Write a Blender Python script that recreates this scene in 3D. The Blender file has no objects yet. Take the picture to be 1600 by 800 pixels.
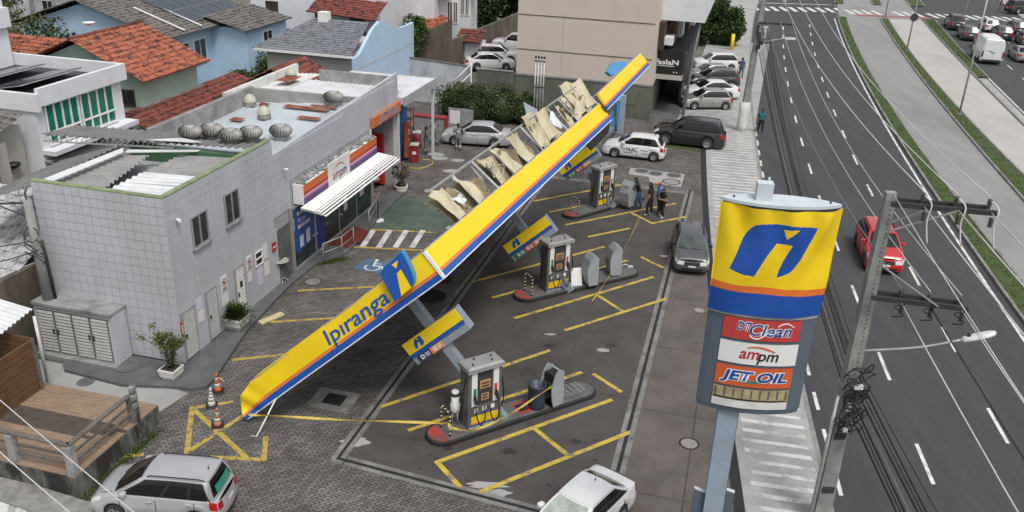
import bpy, bmesh, math, random
from mathutils import Vector, Matrix
random.seed(7)
scene = bpy.context.scene
COL = scene.collection
# ---------------------------------------------------------------- camera
FPX, PITCH, ROLL, CAMH = 1381.06, math.radians(24.04), math.radians(2.04), 17.0
fwd = Vector((0, math.cos(PITCH), -math.sin(PITCH)))
_r0 = Vector((1, 0, 0)); _u0 = _r0.cross(fwd)
rgt = _r0*math.cos(ROLL) + _u0*math.sin(ROLL)
upv = -_r0*math.sin(ROLL) + _u0*math.cos(ROLL)
CAM = Vector((0, 0, CAMH))
cd = bpy.data.cameras.new('camera'); cam = bpy.data.objects.new('camera', cd); COL.objects.link(cam)
cd.sensor_width = 36; cd.sensor_fit = 'HORIZONTAL'; cd.lens = 36*FPX/1600; cd.clip_end = 2000; cd.clip_start = .5
cam.matrix_world = Matrix((( rgt.x, upv.x, -fwd.x, 0), (rgt.y, upv.y, -fwd.y, 0), (rgt.z, upv.z, -fwd.z, CAMH), (0, 0, 0, 1)))
scene.camera = cam
# ---------------------------------------------------------------- light
SUN_EL, SUN_AZ = math.radians(60), math.radians(152)      # azimuth from +Y, clockwise
w = bpy.data.worlds.new('World'); scene.world = w; w.use_nodes = True
nt = w.node_tree; nt.nodes.clear()
sky = nt.nodes.new('ShaderNodeTexSky'); sky.sky_type = 'NISHITA'; sky.sun_disc = False
sky.sun_elevation = SUN_EL; sky.sun_rotation = SUN_AZ; sky.air_density = 1.6; sky.dust_density = 4.0; sky.ozone_density = 1.0
hs = nt.nodes.new('ShaderNodeHueSaturation'); hs.inputs['Saturation'].default_value = .34
bg = nt.nodes.new('ShaderNodeBackground'); bg.inputs['Strength'].default_value = .13
wo = nt.nodes.new('ShaderNodeOutputWorld')
nt.links.new(sky.outputs[0], hs.inputs['Color']); nt.links.new(hs.outputs[0], bg.inputs['Color']); nt.links.new(bg.outputs[0], wo.inputs[0])
sd = bpy.data.lights.new('sun', 'SUN'); so = bpy.data.objects.new('sun', sd); COL.objects.link(so)
sd.energy = 1.45; sd.angle = math.radians(16); sd.color = (1, .97, .93)
sdir = Vector((math.sin(SUN_AZ)*math.cos(SUN_EL), math.cos(SUN_AZ)*math.cos(SUN_EL), math.sin(SUN_EL)))
so.rotation_euler = sdir.to_track_quat('Z', 'Y').to_euler(); so.location = (0, 0, 60)
vs = scene.view_settings; vs.view_transform = 'Standard'; vs.look = 'None'; vs.gamma = 1; vs.exposure = 0.22
scene.render.resolution_x = 1024; scene.render.resolution_y = 512
# ---------------------------------------------------------------- pixel helpers (photograph 1600 x 800)
def D(x, y): return rgt*(x-800) - upv*(y-400) + fwd*FPX
def G(x, y, z=0.0):
    d = D(x, y); return CAM + d*((z-CAMH)/d.z)
def PLN(x, y, p0, n):
    d = D(x, y); return CAM + d*((Vector(p0)-CAM).dot(n)/d.dot(n))
def PJ(p):
    d = Vector(p)-CAM; k = d.dot(fwd); return (800+FPX*d.dot(rgt)/k, 400-FPX*d.dot(upv)/k)
def HT(p, yt):                                   # height above ground point p that shows at picture row yt
    lo, hi = 0.0, 16.0
    for _ in range(40):
        m = (lo+hi)/2
        if PJ((p[0], p[1], m))[1] > yt: lo = m
        else: hi = m
    return lo
SA = math.radians(14.3)
E1 = Vector((math.sin(SA), math.cos(SA), 0)); E2 = Vector((math.cos(SA), -math.sin(SA), 0)); EZ = Vector((0, 0, 1))
def S(l, a, z=0.0): return E2*l + E1*a + EZ*z    # station frame: l to the right, a away from the camera
def LOC(p): return Vector((p.dot(E2), p.dot(E1), p.z))
def FL(x, y, l): return LOC(PLN(x, y, E2*l, E2)) # pixel on the vertical plane l = const
def FA(x, y, a): return LOC(PLN(x, y, E1*a, E1))
# ---------------------------------------------------------------- materials
MATS = {}
def mat(name, col, rough=.6, metal=0.0, var=.12, scale=3.0, bump=0.0, bscale=40.0, spec=.5, stain=None, stain_amt=0.0, stain_scale=.6, stain_lo=.47, stain_hi=.68, coat=0.0, detail=6, alpha=None, trans=0.0, stretch=None):
    if name in MATS: return MATS[name]
    m = bpy.data.materials.new(name); m.use_nodes = True; MATS[name] = m
    n = m.node_tree.nodes; L = m.node_tree.links; b = n['Principled BSDF']
    b.inputs['Roughness'].default_value = rough; b.inputs['Metallic'].default_value = metal
    b.inputs['Specular IOR Level'].default_value = spec
    if coat: b.inputs['Coat Weight'].default_value = coat; b.inputs['Coat Roughness'].default_value = .06
    if trans: b.inputs['Transmission Weight'].default_value = trans
    c = (*col, 1)
    tc = n.new('ShaderNodeTexCoord'); geo = n.new('ShaderNodeNewGeometry')
    src = geo.outputs['Position']
    if stretch:
        mp = n.new('ShaderNodeMapping'); mp.inputs['Scale'].default_value = stretch; L.new(src, mp.inputs[0]); src = mp.outputs[0]
    if var:
        nz = n.new('ShaderNodeTexNoise'); nz.inputs['Scale'].default_value = scale; nz.inputs['Detail'].default_value = detail; nz.inputs['Roughness'].default_value = .62
        L.new(src, nz.inputs['Vector'])
        mr = n.new('ShaderNodeMapRange'); mr.inputs['From Min'].default_value = .3; mr.inputs['From Max'].default_value = .7
        mr.inputs['To Min'].default_value = 1-var; mr.inputs['To Max'].default_value = 1+var
        L.new(nz.outputs['Fac'], mr.inputs[0])
        mx = n.new('ShaderNodeMix'); mx.data_type = 'RGBA'; mx.blend_type = 'MULTIPLY'; mx.inputs[0].default_value = 1
        mx.inputs[6].default_value = c; L.new(mr.outputs[0], mx.inputs[7])
        outc = mx.outputs[2]
        if stain:
            nz2 = n.new('ShaderNodeTexNoise'); nz2.inputs['Scale'].default_value = stain_scale; nz2.inputs['Detail'].default_value = 9; nz2.inputs['Roughness'].default_value = .7
            L.new(src, nz2.inputs['Vector'])
            m2 = n.new('ShaderNodeMapRange'); m2.inputs['From Min'].default_value = stain_lo; m2.inputs['From Max'].default_value = stain_hi; m2.inputs['To Max'].default_value = stain_amt
            L.new(nz2.outputs['Fac'], m2.inputs[0])
            mx2 = n.new('ShaderNodeMix'); mx2.data_type = 'RGBA'; L.new(m2.outputs[0], mx2.inputs[0]); L.new(outc, mx2.inputs[6]); mx2.inputs[7].default_value = (*stain, 1)
            outc = mx2.outputs[2]
        L.new(outc, b.inputs['Base Color'])
    else:
        b.inputs['Base Color'].default_value = c
    if bump:
        nb = n.new('ShaderNodeTexNoise'); nb.inputs['Scale'].default_value = bscale; nb.inputs['Detail'].default_value = 4; L.new(src, nb.inputs['Vector'])
        bp = n.new('ShaderNodeBump'); bp.inputs['Strength'].default_value = bump; bp.inputs['Distance'].default_value = .02
        L.new(nb.outputs['Fac'], bp.inputs['Height']); L.new(bp.outputs[0], b.inputs['Normal'])
    return m
def node(m, t, **kw):
    x = m.node_tree.nodes.new(t)
    for k, v in kw.items(): setattr(x, k, v)
    return x
# ---------------------------------------------------------------- mesh builder
class MB:
    def __init__(s): s.v = []; s.f = []; s.m = []; s.sm = []
    def add(s, vs, fs, mi=0, smooth=False):
        o = len(s.v); s.v += [tuple(v) for v in vs]
        for f in fs: s.f.append(tuple(i+o for i in f)); s.m.append(mi); s.sm.append(smooth)
        return s
    def hexa(s, p, mi=0):        # 8 points: bottom ring 4 (ccw from above), top ring 4
        return s.add(p, [(3,2,1,0), (4,5,6,7), (0,1,5,4), (1,2,6,5), (2,3,7,6), (3,0,4,7)], mi)
    def box(s, x0, x1, y0, y1, z0, z1, mi=0):
        return s.hexa([(x0,y0,z0),(x1,y0,z0),(x1,y1,z0),(x0,y1,z0),(x0,y0,z1),(x1,y0,z1),(x1,y1,z1),(x0,y1,z1)], mi)
    def bbox(s, x0, x1, y0, y1, z0, z1, r=.01, mi=0):      # box with chamfered vertical edges and top
        def ring(d, z): return [(x0+d+r,y0+d,z),(x1-d-r,y0+d,z),(x1-d,y0+d+r,z),(x1-d,y1-d-r,z),(x1-d-r,y1-d,z),(x0+d+r,y1-d,z),(x0+d,y1-d-r,z),(x0+d,y0+d+r,z)]
        return s.loft([ring(0,z0), ring(0,z1-r), ring(r,z1)], True, mi)
    def obox(s, c, ax, ay, az, mi=0):                      # centre and three half axes
        c = Vector(c); ax = Vector(ax); ay = Vector(ay); az = Vector(az)
        return s.hexa([c-ax-ay-az, c+ax-ay-az, c+ax+ay-az, c-ax+ay-az, c-ax-ay+az, c+ax-ay+az, c+ax+ay+az, c-ax+ay+az], mi)
    def bar(s, a, b, w, h=None, up=EZ, mi=0):
        a = Vector(a); b = Vector(b); h = h or w; d = (b-a)
        if d.length < 1e-6: return s
        x = d.cross(up)
        if x.length < 1e-5: x = d.cross(Vector((1,0,0)))
        x.normalize(); z = x.cross(d).normalized()
        return s.obox((a+b)/2, d/2, x*w/2, z*h/2, mi)
    def tube(s, pts, r, n=8, mi=0, caps=True, smooth=True):
        pts = [Vector(p) for p in pts]; rs = r if isinstance(r, (list, tuple)) else [r]*len(pts)
        o = len(s.v); prev = None
        for i, p in enumerate(pts):
            t = (pts[min(i+1, len(pts)-1)]-pts[max(i-1, 0)])
            if t.length < 1e-9: t = Vector((0,0,1))
            t.normalize()
            if prev is None:
                x = t.cross(EZ)
                if x.length < 1e-3: x = t.cross(Vector((1,0,0)))
            else: x = prev - t*prev.dot(t)
            x.normalize(); prev = x; y = t.cross(x)
            for k in range(n):
                a = 2*math.pi*k/n; s.v.append(tuple(p + (x*math.cos(a)+y*math.sin(a))*rs[i]))
        for i in range(len(pts)-1):
            for k in range(n):
                k2 = (k+1) % n; s.f.append((o+i*n+k, o+i*n+k2, o+(i+1)*n+k2, o+(i+1)*n+k)); s.m.append(mi); s.sm.append(smooth)
        if caps:
            s.f.append(tuple(o+k for k in reversed(range(n)))); s.m.append(mi); s.sm.append(False)
            q = o+(len(pts)-1)*n; s.f.append(tuple(q+k for k in range(n))); s.m.append(mi); s.sm.append(False)
        return s
    def lathe(s, prof, n=16, c=(0,0,0), axis='z', mi=0, smooth=True, close=True):
        c = Vector(c); o = len(s.v)
        for r, h in prof:
            for k in range(n):
                a = 2*math.pi*k/n; x, y = r*math.cos(a), r*math.sin(a)
                p = {'z': (x, y, h), 'y': (x, h, -y), 'x': (h, x, y)}[axis]
                s.v.append(tuple(c+Vector(p)))
        m = len(prof)
        for i in range(m-1):
            for k in range(n):
                k2 = (k+1) % n; s.f.append((o+i*n+k, o+i*n+k2, o+(i+1)*n+k2, o+(i+1)*n+k)); s.m.append(mi); s.sm.append(smooth)
        if close:
            s.f.append(tuple(o+k for k in reversed(range(n)))); s.m.append(mi); s.sm.append(False)
            s.f.append(tuple(o+(m-1)*n+k for k in range(n))); s.m.append(mi); s.sm.append(False)
        return s
    def loft(s, rings, caps=True, mi=0, smooth=False):
        o = len(s.v); n = len(rings[0])
        for r in rings: s.v += [tuple(p) for p in r]
        for i in range(len(rings)-1):
            for k in range(n):
                k2 = (k+1) % n; s.f.append((o+i*n+k, o+i*n+k2, o+(i+1)*n+k2, o+(i+1)*n+k)); s.m.append(mi); s.sm.append(smooth)
        if caps:
            s.f.append(tuple(o+k for k in reversed(range(n)))); s.m.append(mi); s.sm.append(False)
            q = o+(len(rings)-1)*n; s.f.append(tuple(q+k for k in range(n))); s.m.append(mi); s.sm.append(False)
        return s
    def prism(s, poly, z0, z1, mi=0):
        return s.loft([[(p[0], p[1], z0) for p in poly], [(p[0], p[1], z1) for p in poly]], True, mi)
    def slab(s, poly, off, mi=0):                          # any planar 3D polygon given a thickness vector
        off = Vector(off); return s.loft([[Vector(p) for p in poly], [Vector(p)+off for p in poly]], True, mi)
    def grid(s, fn, nu, nv, mi=0, smooth=True):
        o = len(s.v)
        for j in range(nv+1):
            for i in range(nu+1): s.v.append(tuple(fn(i/nu, j/nv)))
        for j in range(nv):
            for i in range(nu):
                a = o+j*(nu+1)+i; s.f.append((a, a+1, a+nu+2, a+nu+1)); s.m.append(mi); s.sm.append(smooth)
        return s
    def mesh(s, name, mats, fix=True, sharp=None, weld=0):
        me = bpy.data.meshes.new(name); me.from_pydata(s.v, [], s.f)
        mats = mats if isinstance(mats, (list, tuple)) else [mats]
        for m in mats: me.materials.append(MATS[m] if isinstance(m, str) else m)
        me.polygons.foreach_set('material_index', s.m); me.polygons.foreach_set('use_smooth', s.sm)
        if fix or sharp or weld:
            bm = bmesh.new(); bm.from_mesh(me)
            if weld: bmesh.ops.remove_doubles(bm, verts=bm.verts, dist=weld)
            if fix: bmesh.ops.recalc_face_normals(bm, faces=bm.faces)
            if sharp:
                for e in bm.edges:
                    if len(e.link_faces) == 2 and e.calc_face_angle(0) > sharp: e.smooth = False
            bm.to_mesh(me); bm.free()
        me.update(); return me
    def build(s, name, mats, parent=None, fix=True, sharp=None, weld=0):
        me = s.mesh(name, mats, fix, sharp, weld)
        o = bpy.data.objects.new(name, me); COL.objects.link(o)
        if parent is not None: o.parent = parent
        return o
def thing(name, label, cat, loc=(0,0,0), rz=0.0, group=None, kind=None):
    o = bpy.data.objects.new(name, None); COL.objects.link(o); o.empty_display_size = .2
    o.location = loc; o.rotation_euler = (0, 0, rz); o['label'] = label; o['category'] = cat
    if group: o['group'] = group
    return o
def tag(o, label, cat, group=None):
    o['label'] = label; o['category'] = cat
    if group: o['group'] = group
    return o
def struct(o): o['kind'] = 'structure'; return o
def stuff(o): o['kind'] = 'stuff'; return o
def dup(o, parent=None):
    c = o.copy(); COL.objects.link(c); c.parent = parent
    for ch in o.children: dup(ch, c)
    return c
def sthing(name, label, cat, l, a, z=0.0, group=None):     # station-frame thing: local x = right, y = away
    return thing(name, label, cat, S(l, a, z), -SA, group)
def text_mesh(txt, size, shear=0.0, bold=0.0, squeeze=1.0):
    cu = bpy.data.curves.new('txt', 'FONT'); cu.body = txt; cu.size = size; cu.shear = shear; cu.offset = bold; cu.align_x = 'CENTER'; cu.align_y = 'CENTER'
    cu.resolution_u = 3
    o = bpy.data.objects.new('txt', cu); COL.objects.link(o)
    dg = bpy.context.evaluated_depsgraph_get(); me = bpy.data.meshes.new_from_object(o.evaluated_get(dg))
    bpy.data.objects.remove(o); bpy.data.curves.remove(cu)
    if squeeze != 1.0: me.transform(Matrix.Scale(squeeze, 4, (1,0,0)))
    return me
def text(txt, size, m, parent, origin, xdir, ydir, shear=0.0, bold=0.0, squeeze=1.0, name='lettering', fit=None):
    me = text_mesh(txt, size, shear, bold, squeeze)
    if fit and me.vertices:
        xs = [v.co.x for v in me.vertices]; wd = max(xs)-min(xs)
        me.transform(Matrix.Scale(fit/wd, 4, (1,0,0)))
    x = Vector(xdir).normalized(); y = Vector(ydir); y = (y - x*y.dot(x)).normalized(); z = x.cross(y)
    o0 = Vector(origin)
    M = Matrix(((x.x, y.x, z.x, o0.x), (x.y, y.y, z.y, o0.y), (x.z, y.z, z.z, o0.z), (0,0,0,1)))
    me.transform(M); me.materials.clear(); me.materials.append(MATS[m] if isinstance(m, str) else m)
    o = bpy.data.objects.new(name, me); COL.objects.link(o)
    if parent is not None: o.parent = parent
    return o
def inside(px, py, poly):
    c = False; n = len(poly); j = n-1
    for i in range(n):
        xi, yi = poly[i]; xj, yj = poly[j]
        if (yi > py) != (yj > py) and px < (xj-xi)*(py-yi)/(yj-yi)+xi: c = not c
        j = i
    return c
def arcpts(pts, n=6):                             # catmull-rom through points
    out = []; P = [Vector(p) for p in pts]
    for i in range(len(P)-1):
        p0 = P[max(i-1,0)]; p1 = P[i]; p2 = P[i+1]; p3 = P[min(i+2,len(P)-1)]
        for k in range(n):
            t = k/n; out.append(.5*((2*p1)+(p2-p0)*t+(2*p0-5*p1+4*p2-p3)*t*t+(3*p1-p0-3*p2+p3)*t**3))
    out.append(P[-1]); return out
def wire(a, b, sag, n=14):
    a = Vector(a); b = Vector(b); return [a.lerp(b, i/n) - EZ*(sag*4*(i/n)*(1-i/n)) for i in range(n+1)]
import numpy as np
from mathutils import noise as mnoise
# ---------------------------------------------------------------- shared materials
mat('asphalt', (.053,.053,.0555), .85, var=.16, scale=2.2, bump=.25, bscale=60, stain=(.037,.037,.0385), stain_amt=.7, stain_scale=.5, detail=8, stretch=(1,.13,1))
mat('asphalt_far', (.055,.056,.058), .85, var=.15, scale=1.1)
mat('ground_dirt', (.15,.135,.115), .95, var=.3, scale=1.2, bump=.3, bscale=12, stain=(.06,.08,.03), stain_amt=.8, stain_scale=.35)
mat('forecourt', (.072,.064,.059), .72, var=.2, scale=.9, bump=.1, bscale=30, stain=(.036,.033,.031), stain_amt=.8, stain_scale=.28, detail=9)
mat('apron', (.115,.099,.089), .75, var=.16, scale=1.2, bump=.1, bscale=30, stain=(.065,.057,.052), stain_amt=.7, stain_scale=.4, detail=9)
mat('concrete_light', (.33,.33,.32), .85, var=.14, scale=2.0, stain=(.18,.18,.175), stain_amt=.6, stain_scale=.5, bump=.12)
mat('concrete_bus', (.245,.242,.235), .85, var=.12, scale=.7, stain=(.16,.16,.156), stain_amt=.7, stain_scale=.12, detail=10, stretch=(1.2,.35,1))
mat('concrete_bus_pale', (.40,.385,.36), .85, var=.1, scale=.7, stain=(.29,.28,.265), stain_amt=.6, stain_scale=.14, detail=10, stretch=(1.2,.35,1))
mat('drain_worn', (.20,.195,.185), .9, var=.25, scale=2.5, stain=(.075,.07,.066), stain_amt=.9, stain_scale=.8, detail=9)
mat('kerb', (.24,.235,.22), .9, var=.25, scale=3, stain=(.09,.085,.075), stain_amt=.8, stain_scale=.9)
mat('walk_grey', (.092,.096,.098), .8, var=.15, scale=1.6, stain=(.22,.22,.215), stain_amt=.35, stain_scale=1.1)
mat('walk_stone', (.34,.335,.325), .85, var=.2, scale=1.6, stain=(.21,.205,.195), stain_amt=.6, stain_scale=.6, bump=.2)
mat('black_drain', (.018,.018,.018), .7, var=.2)
mat('grass', (.045,.075,.016), .95, var=.4, scale=2.2, stain=(.085,.07,.04), stain_amt=.9, stain_scale=.9)
mat('moss', (.05,.07,.02), .95, var=.4, scale=3)
def worn(name, col, base, thr=.5, scale=3.5, rough=.75):
    m = mat(name, col, rough, var=.14, scale=4, stain=base, stain_amt=.9, stain_scale=scale, stain_lo=.5, stain_hi=.6, detail=8)
    return m
worn('yellow_line', (.50,.36,.055), (.16,.145,.115), scale=2.3)
worn('yellow_paver', (.42,.30,.06), (.12,.10,.07), scale=3.2)
worn('white_line', (.62,.62,.60), (.30,.30,.30), scale=1.6)
worn('white_stripe', (.56,.555,.54), (.32,.315,.305), scale=1.3)
worn('blue_paint', (.06,.14,.25), (.11,.13,.15), scale=1.5)
worn('red_paint', (.35,.05,.04), (.12,.08,.07), scale=2)
worn('red_walk', (.30,.09,.085), (.26,.2,.19), scale=1)
def paver(name, c1, c2, mortar, rot, bw=.25, rh=.115, zig=.05, moss=True):
    m = bpy.data.materials.new(name); m.use_nodes = True; MATS[name] = m
    n = m.node_tree.nodes; L = m.node_tree.links; b = n['Principled BSDF']; b.inputs['Roughness'].default_value = .85
    g = node(m, 'ShaderNodeNewGeometry'); mp = node(m, 'ShaderNodeMapping'); mp.inputs['Rotation'].default_value = (0, 0, rot); L.new(g.outputs['Position'], mp.inputs[0])
    sx = node(m, 'ShaderNodeSeparateXYZ'); L.new(mp.outputs[0], sx.inputs[0])
    pp = node(m, 'ShaderNodeMath', operation='PINGPONG'); L.new(sx.outputs[0], pp.inputs[0]); pp.inputs[1].default_value = bw/2
    ml = node(m, 'ShaderNodeMath', operation='MULTIPLY'); L.new(pp.outputs[0], ml.inputs[0]); ml.inputs[1].default_value = zig/(bw/2)
    ad = node(m, 'ShaderNodeMath', operation='ADD'); L.new(sx.outputs[1], ad.inputs[0]); L.new(ml.outputs[0], ad.inputs[1])
    cb = node(m, 'ShaderNodeCombineXYZ'); L.new(sx.outputs[0], cb.inputs[0]); L.new(ad.outputs[0], cb.inputs[1])
    br = node(m, 'ShaderNodeTexBrick'); br.inputs['Scale'].default_value = 1; br.inputs['Brick Width'].default_value = bw; br.inputs['Row Height'].default_value = rh
    br.inputs['Mortar Size'].default_value = .014; br.inputs['Mortar Smooth'].default_value = .3; br.inputs['Bias'].default_value = 0
    br.inputs['Color1'].default_value = (*c1,1); br.inputs['Color2'].default_value = (*c2,1); br.inputs['Mortar'].default_value = (*mortar,1); L.new(cb.outputs[0], br.inputs['Vector'])
    nz = node(m, 'ShaderNodeTexNoise'); nz.inputs['Scale'].default_value = .55; nz.inputs['Detail'].default_value = 10; nz.inputs['Roughness'].default_value = .7; L.new(g.outputs['Position'], nz.inputs['Vector'])
    mr = node(m, 'ShaderNodeMapRange'); mr.inputs['From Min'].default_value = .33; mr.inputs['From Max'].default_value = .68; mr.inputs['To Min'].default_value = .55; mr.inputs['To Max'].default_value = 1.25; L.new(nz.outputs['Fac'], mr.inputs[0])
    mx = node(m, 'ShaderNodeMix', data_type='RGBA', blend_type='MULTIPLY'); mx.inputs[0].default_value = 1; L.new(br.outputs['Color'], mx.inputs[6]); L.new(mr.outputs[0], mx.inputs[7])
    L.new(mx.outputs[2], b.inputs['Base Color'])
    bp = node(m, 'ShaderNodeBump'); bp.inputs['Strength'].default_value = .6; bp.inputs['Distance'].default_value = .012; bp.invert = True; L.new(br.outputs['Fac'], bp.inputs['Height']); L.new(bp.outputs[0], b.inputs['Normal'])
    return m
paver('pavers', (.185,.167,.153), (.105,.096,.088), (.026,.024,.022), math.radians(-32), zig=.035)
paver('pavers_green', (.105,.15,.115), (.085,.125,.095), (.035,.05,.038), math.radians(24))
# ---------------------------------------------------------------- sheets
def sheet(name, pts, z, m, parent=None, kind=True):
    o = MB().add([(p[0], p[1], z) for p in pts], [tuple(range(len(pts)))]).build(name, m, parent)
    if parent is None and kind: struct(o)
    return o
ground = struct(MB().add([(-700,-60,-.16),(700,-60,-.16),(700,1200,-.16),(-700,1200,-.16)], [(0,1,2,3)]).build('ground', 'ground_dirt'))
ROADZ = -.1
PX = dict(
 kerb=[(1184,5),(1178,70),(1175,140),(1175,200),(1184,250),(1192,300),(1260,615),(1275,685),(1291,740)],
 d0=[(1182.5,225),(1186,244),(1189,261),(1192,281),(1277,642),(1292,701)],
 d1=[(1224,51),(1224.5,80.5),(1225.5,100),(1229,120),(1233,144),(1239,172),(1249,204),(1259,241),(1274,287),(1319,412),(1347,489),(1401,620),(1464,772)],
 d2=[(1264,29),(1266.5,52.5),(1273,81),(1284,121),(1301,171),(1316,205),(1333,242.5),(1356,290),(1538,628)],
 edge=[(1302,25),(1310,45),(1330,92),(1350,137),(1384,200),(1425,267),(1482,352),(1560,472),(1600,532)],
 g1l=[(1307,24.5),(1325,75),(1355,137),(1390,200),(1435,267),(1526,400),(1557,450),(1600,507)],
 g1r=[(1322,24.5),(1340,72),(1375,135),(1417,202),(1465,277),(1522,355),(1570,400),(1600,442)],
 g2l=[(1372.5,26),(1395,65),(1430,107),(1462,157),(1500,201),(1535,242),(1600,315)],
 g2r=[(1387,27),(1417,75),(1452,117),(1500,172),(1526,200),(1600,275)],
 g3l=[(1439,30),(1465,60),(1500,95),(1550,150),(1600,197)],
 g3r=[(1460,30),(1492,67),(1532,110),(1552,130)],
 e2=[(1465,39),(1505,82),(1550,127),(1600,177)],
 zl=[(1103,240),(1105,300),(1148,690),(1158,750),(1162,800)])
PF = {}
for k, v in PX.items():
    P = np.array([G(x, y, ROADZ)[:] for x, y in v]); PF[k] = np.polyfit(P[:,1], P[:,0], 2)
def LX(k, y, off=0.0):
    c = PF[k]; y = float(y)
    if y > 135: return float(np.polyval(c, 135) + (2*c[0]*135+c[1])*(y-135)) + off
    return float(np.polyval(c, y)) + off
def band(name, ka, oa, kb, ob, z, m, y0=8, y1=200, step=3, parent=None):
    b = MB(); n = int((y1-y0)/step)+1; ys = [y0+(y1-y0)*i/n for i in range(n+1)]
    vs = []
    for y in ys: vs += [(LX(ka,y,oa), y, z), (LX(kb,y,ob), y, z)]
    b.add(vs, [(2*i, 2*i+1, 2*i+3, 2*i+2) for i in range(n)])
    o = b.build(name, m, parent)
    if parent is None: struct(o)
    return o
def kerbband(name, ka, oa, wdt, z0, z1, m, y0=8, y1=200, step=3, parent=None):
    b = MB(); n = int((y1-y0)/step)+1; ys = [y0+(y1-y0)*i/n for i in range(n+1)]
    b.loft([[(LX(ka,y,oa),y,z0),(LX(ka,y,oa+wdt),y,z0),(LX(ka,y,oa+wdt),y,z1),(LX(ka,y,oa),y,z1)] for y in ys], True)
    o = b.build(name, m, parent)
    if parent is None: struct(o)
    return o
road = band('road', 'kerb', 0, 'g1l', 0, ROADZ, 'asphalt', y1=260)
band('bus_lane', 'g1r', -.02, 'g2l', 0, ROADZ+.02, 'concrete_bus', y1=118)
band('bus_lane', 'g2r', 0, 'g3l', 0, ROADZ+.02, 'concrete_bus_pale', y1=118)
band('bus_lane', 'g1r', -1, 'g3l', 0, ROADZ+.016, 'concrete_bus', y0=118, y1=260)
far_road = struct(MB().add([(LX('g3l',8,.1),8,ROADZ+.004),(LX('g3l',60,.1),60,ROADZ+.004),(LX('g3l',118,.1),118,ROADZ+.004),(LX('g3l',260,.1),260,ROADZ+.004),(LX('g3l',260,18),260,ROADZ+.004),(LX('g3l',118,14),118,ROADZ+.004),(LX('g3l',60,18),60,ROADZ+.004),(LX('g3l',8,18),8,ROADZ+.004)], [tuple(range(8))]).build('road', 'asphalt_far'))
# medians: kerbs, soil and grass tufts
def median(ka, kb, y0, y1, pk=True):
    o = kerbband('median', ka, .0, .14, ROADZ, ROADZ+.14, 'kerb', y0, y1)
    kerbband('kerb', kb, -.14, .14, ROADZ, ROADZ+.14, 'kerb', y0, y1, parent=o)
    band('turf_bed', ka, .14, kb, -.14, ROADZ+.11, 'grass', y0, y1, parent=o)
    return o
medians = [('g1l','g1r',10,118), ('g2l','g2r',10,118), ('g3l','g3r',83,118), ('g1l','g1r',131,200), ('g2l','g2r',131,200), ('g3l','g3r',131,200)]
for m_ in medians: median(*m_)
band('median', 'g3l', 0, 'e2', -.25, ROADZ+.012, 'walk_stone', 8, 83)
kerbband('kerb', 'g3l', 0, .14, ROADZ, ROADZ+.12, 'kerb', 8, 83)
gm = MB(); rg = random.Random(3)
for (ka, kb, y0, y1) in medians[:3]:
    y = y0
    while y < y1:
        xa, xb = LX(ka,y)+.16, LX(kb,y)-.16
        dens = 30 if y < 70 else 12
        for k in range(int((xb-xa)*dens*1.3)):
            x = rg.uniform(xa, xb); yy = y+rg.uniform(0,1.0); a = rg.uniform(0,6.28); q = .035 if y < 70 else .07
            h = rg.uniform(.03,.1)*(1.6 if rg.random() < .06 else 1)
            if mnoise.noise(Vector((x*.9,yy*.9,0)))*.9+.1*rg.random() > .25 and rg.random() < .75: continue
            gm.add([(x-q*math.cos(a),yy-q*math.sin(a),ROADZ+.105),(x+q*math.cos(a),yy+q*math.sin(a),ROADZ+.105),(x+rg.uniform(-.05,.05),yy+rg.uniform(-.05,.05),ROADZ+.12+h)], [(0,1,2)])
        y += 1.0
mat('grass_blade', (.06,.115,.018), .8, var=.45, scale=1.5)
tag(stuff(gm.build('median_grass', 'grass_blade', fix=False)), 'short green grass on the narrow medians between the bus lanes', 'grass')
# lane paint
def stripe(name, ka, off, y0, y1, wd, m, parent, z=ROADZ+.008, step=4):
    n = max(1, int((y1-y0)/step)); ys = [y0+(y1-y0)*i/n for i in range(n+1)]; vs = []
    for y in ys: vs += [(LX(ka,y,off-wd/2),y,z),(LX(ka,y,off+wd/2),y,z)]
    return MB().add(vs, [(2*i,2*i+1,2*i+3,2*i+2) for i in range(n)]).build(name, m, parent)
stripe('edge_line', 'edge', 0, 8, 117, .14, 'white_line', road)
for k, ph, per, ln in (('d1', 22.2, 6.05, 2.1), ('d2', 24.5, 6.05, 2.1)):
    y = ph-18.15
    while y < 112: stripe('lane_dash', k, 0, y, y+ln, .13, 'white_line', road); y += per
y = 10
while y < 112: stripe('lane_dash', 'd0', .05, y, y+1.15, .13, 'white_line', road); y += 2.3
stripe('edge_line', 'e2', 0, 20, 117, .14, 'white_line', far_road)
for off in (3.3, 6.5):
    y = 30+off
    while y < 114: stripe('lane_dash', 'e2', off, y, y+2.1, .13, 'white_line', far_road); y += 6.05
def qrect(name, p, u, v, z, m, parent): return MB().add([(q[0],q[1],z) for q in (p, p+u, p+u+v, p+v)], [(0,1,2,3)]).build(name, m, parent)
for i in range(11):                                  # crossing, near carriageway
    x = 31.5+i*1.28
    qrect('crossing_bar', Vector((x, 121.6+i*.09, 0)), Vector((.62,.05,0)), Vector((.1,4.0,0)), ROADZ+.009, 'white_line', road)
for i in range(4): qrect('crossing_bar', Vector((44.0+i*1.25, 121.3,0)), Vector((.6,.05,0)), Vector((.1,4,0)), ROADZ+.03, 'white_line', road)
for i in range(3): qrect('crossing_bar', Vector((50.6+i*1.3, 121,0)), Vector((.62,0,0)), Vector((.1,4,0)), ROADZ+.03, 'white_line', road)
for i in range(12): qrect('crossing_bar', Vector((55.0+i*1.25, 120.6-i*.1,0)), Vector((.62,-.05,0)), Vector((.1,4,0)), ROADZ+.012, 'white_line', far_road)
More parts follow.
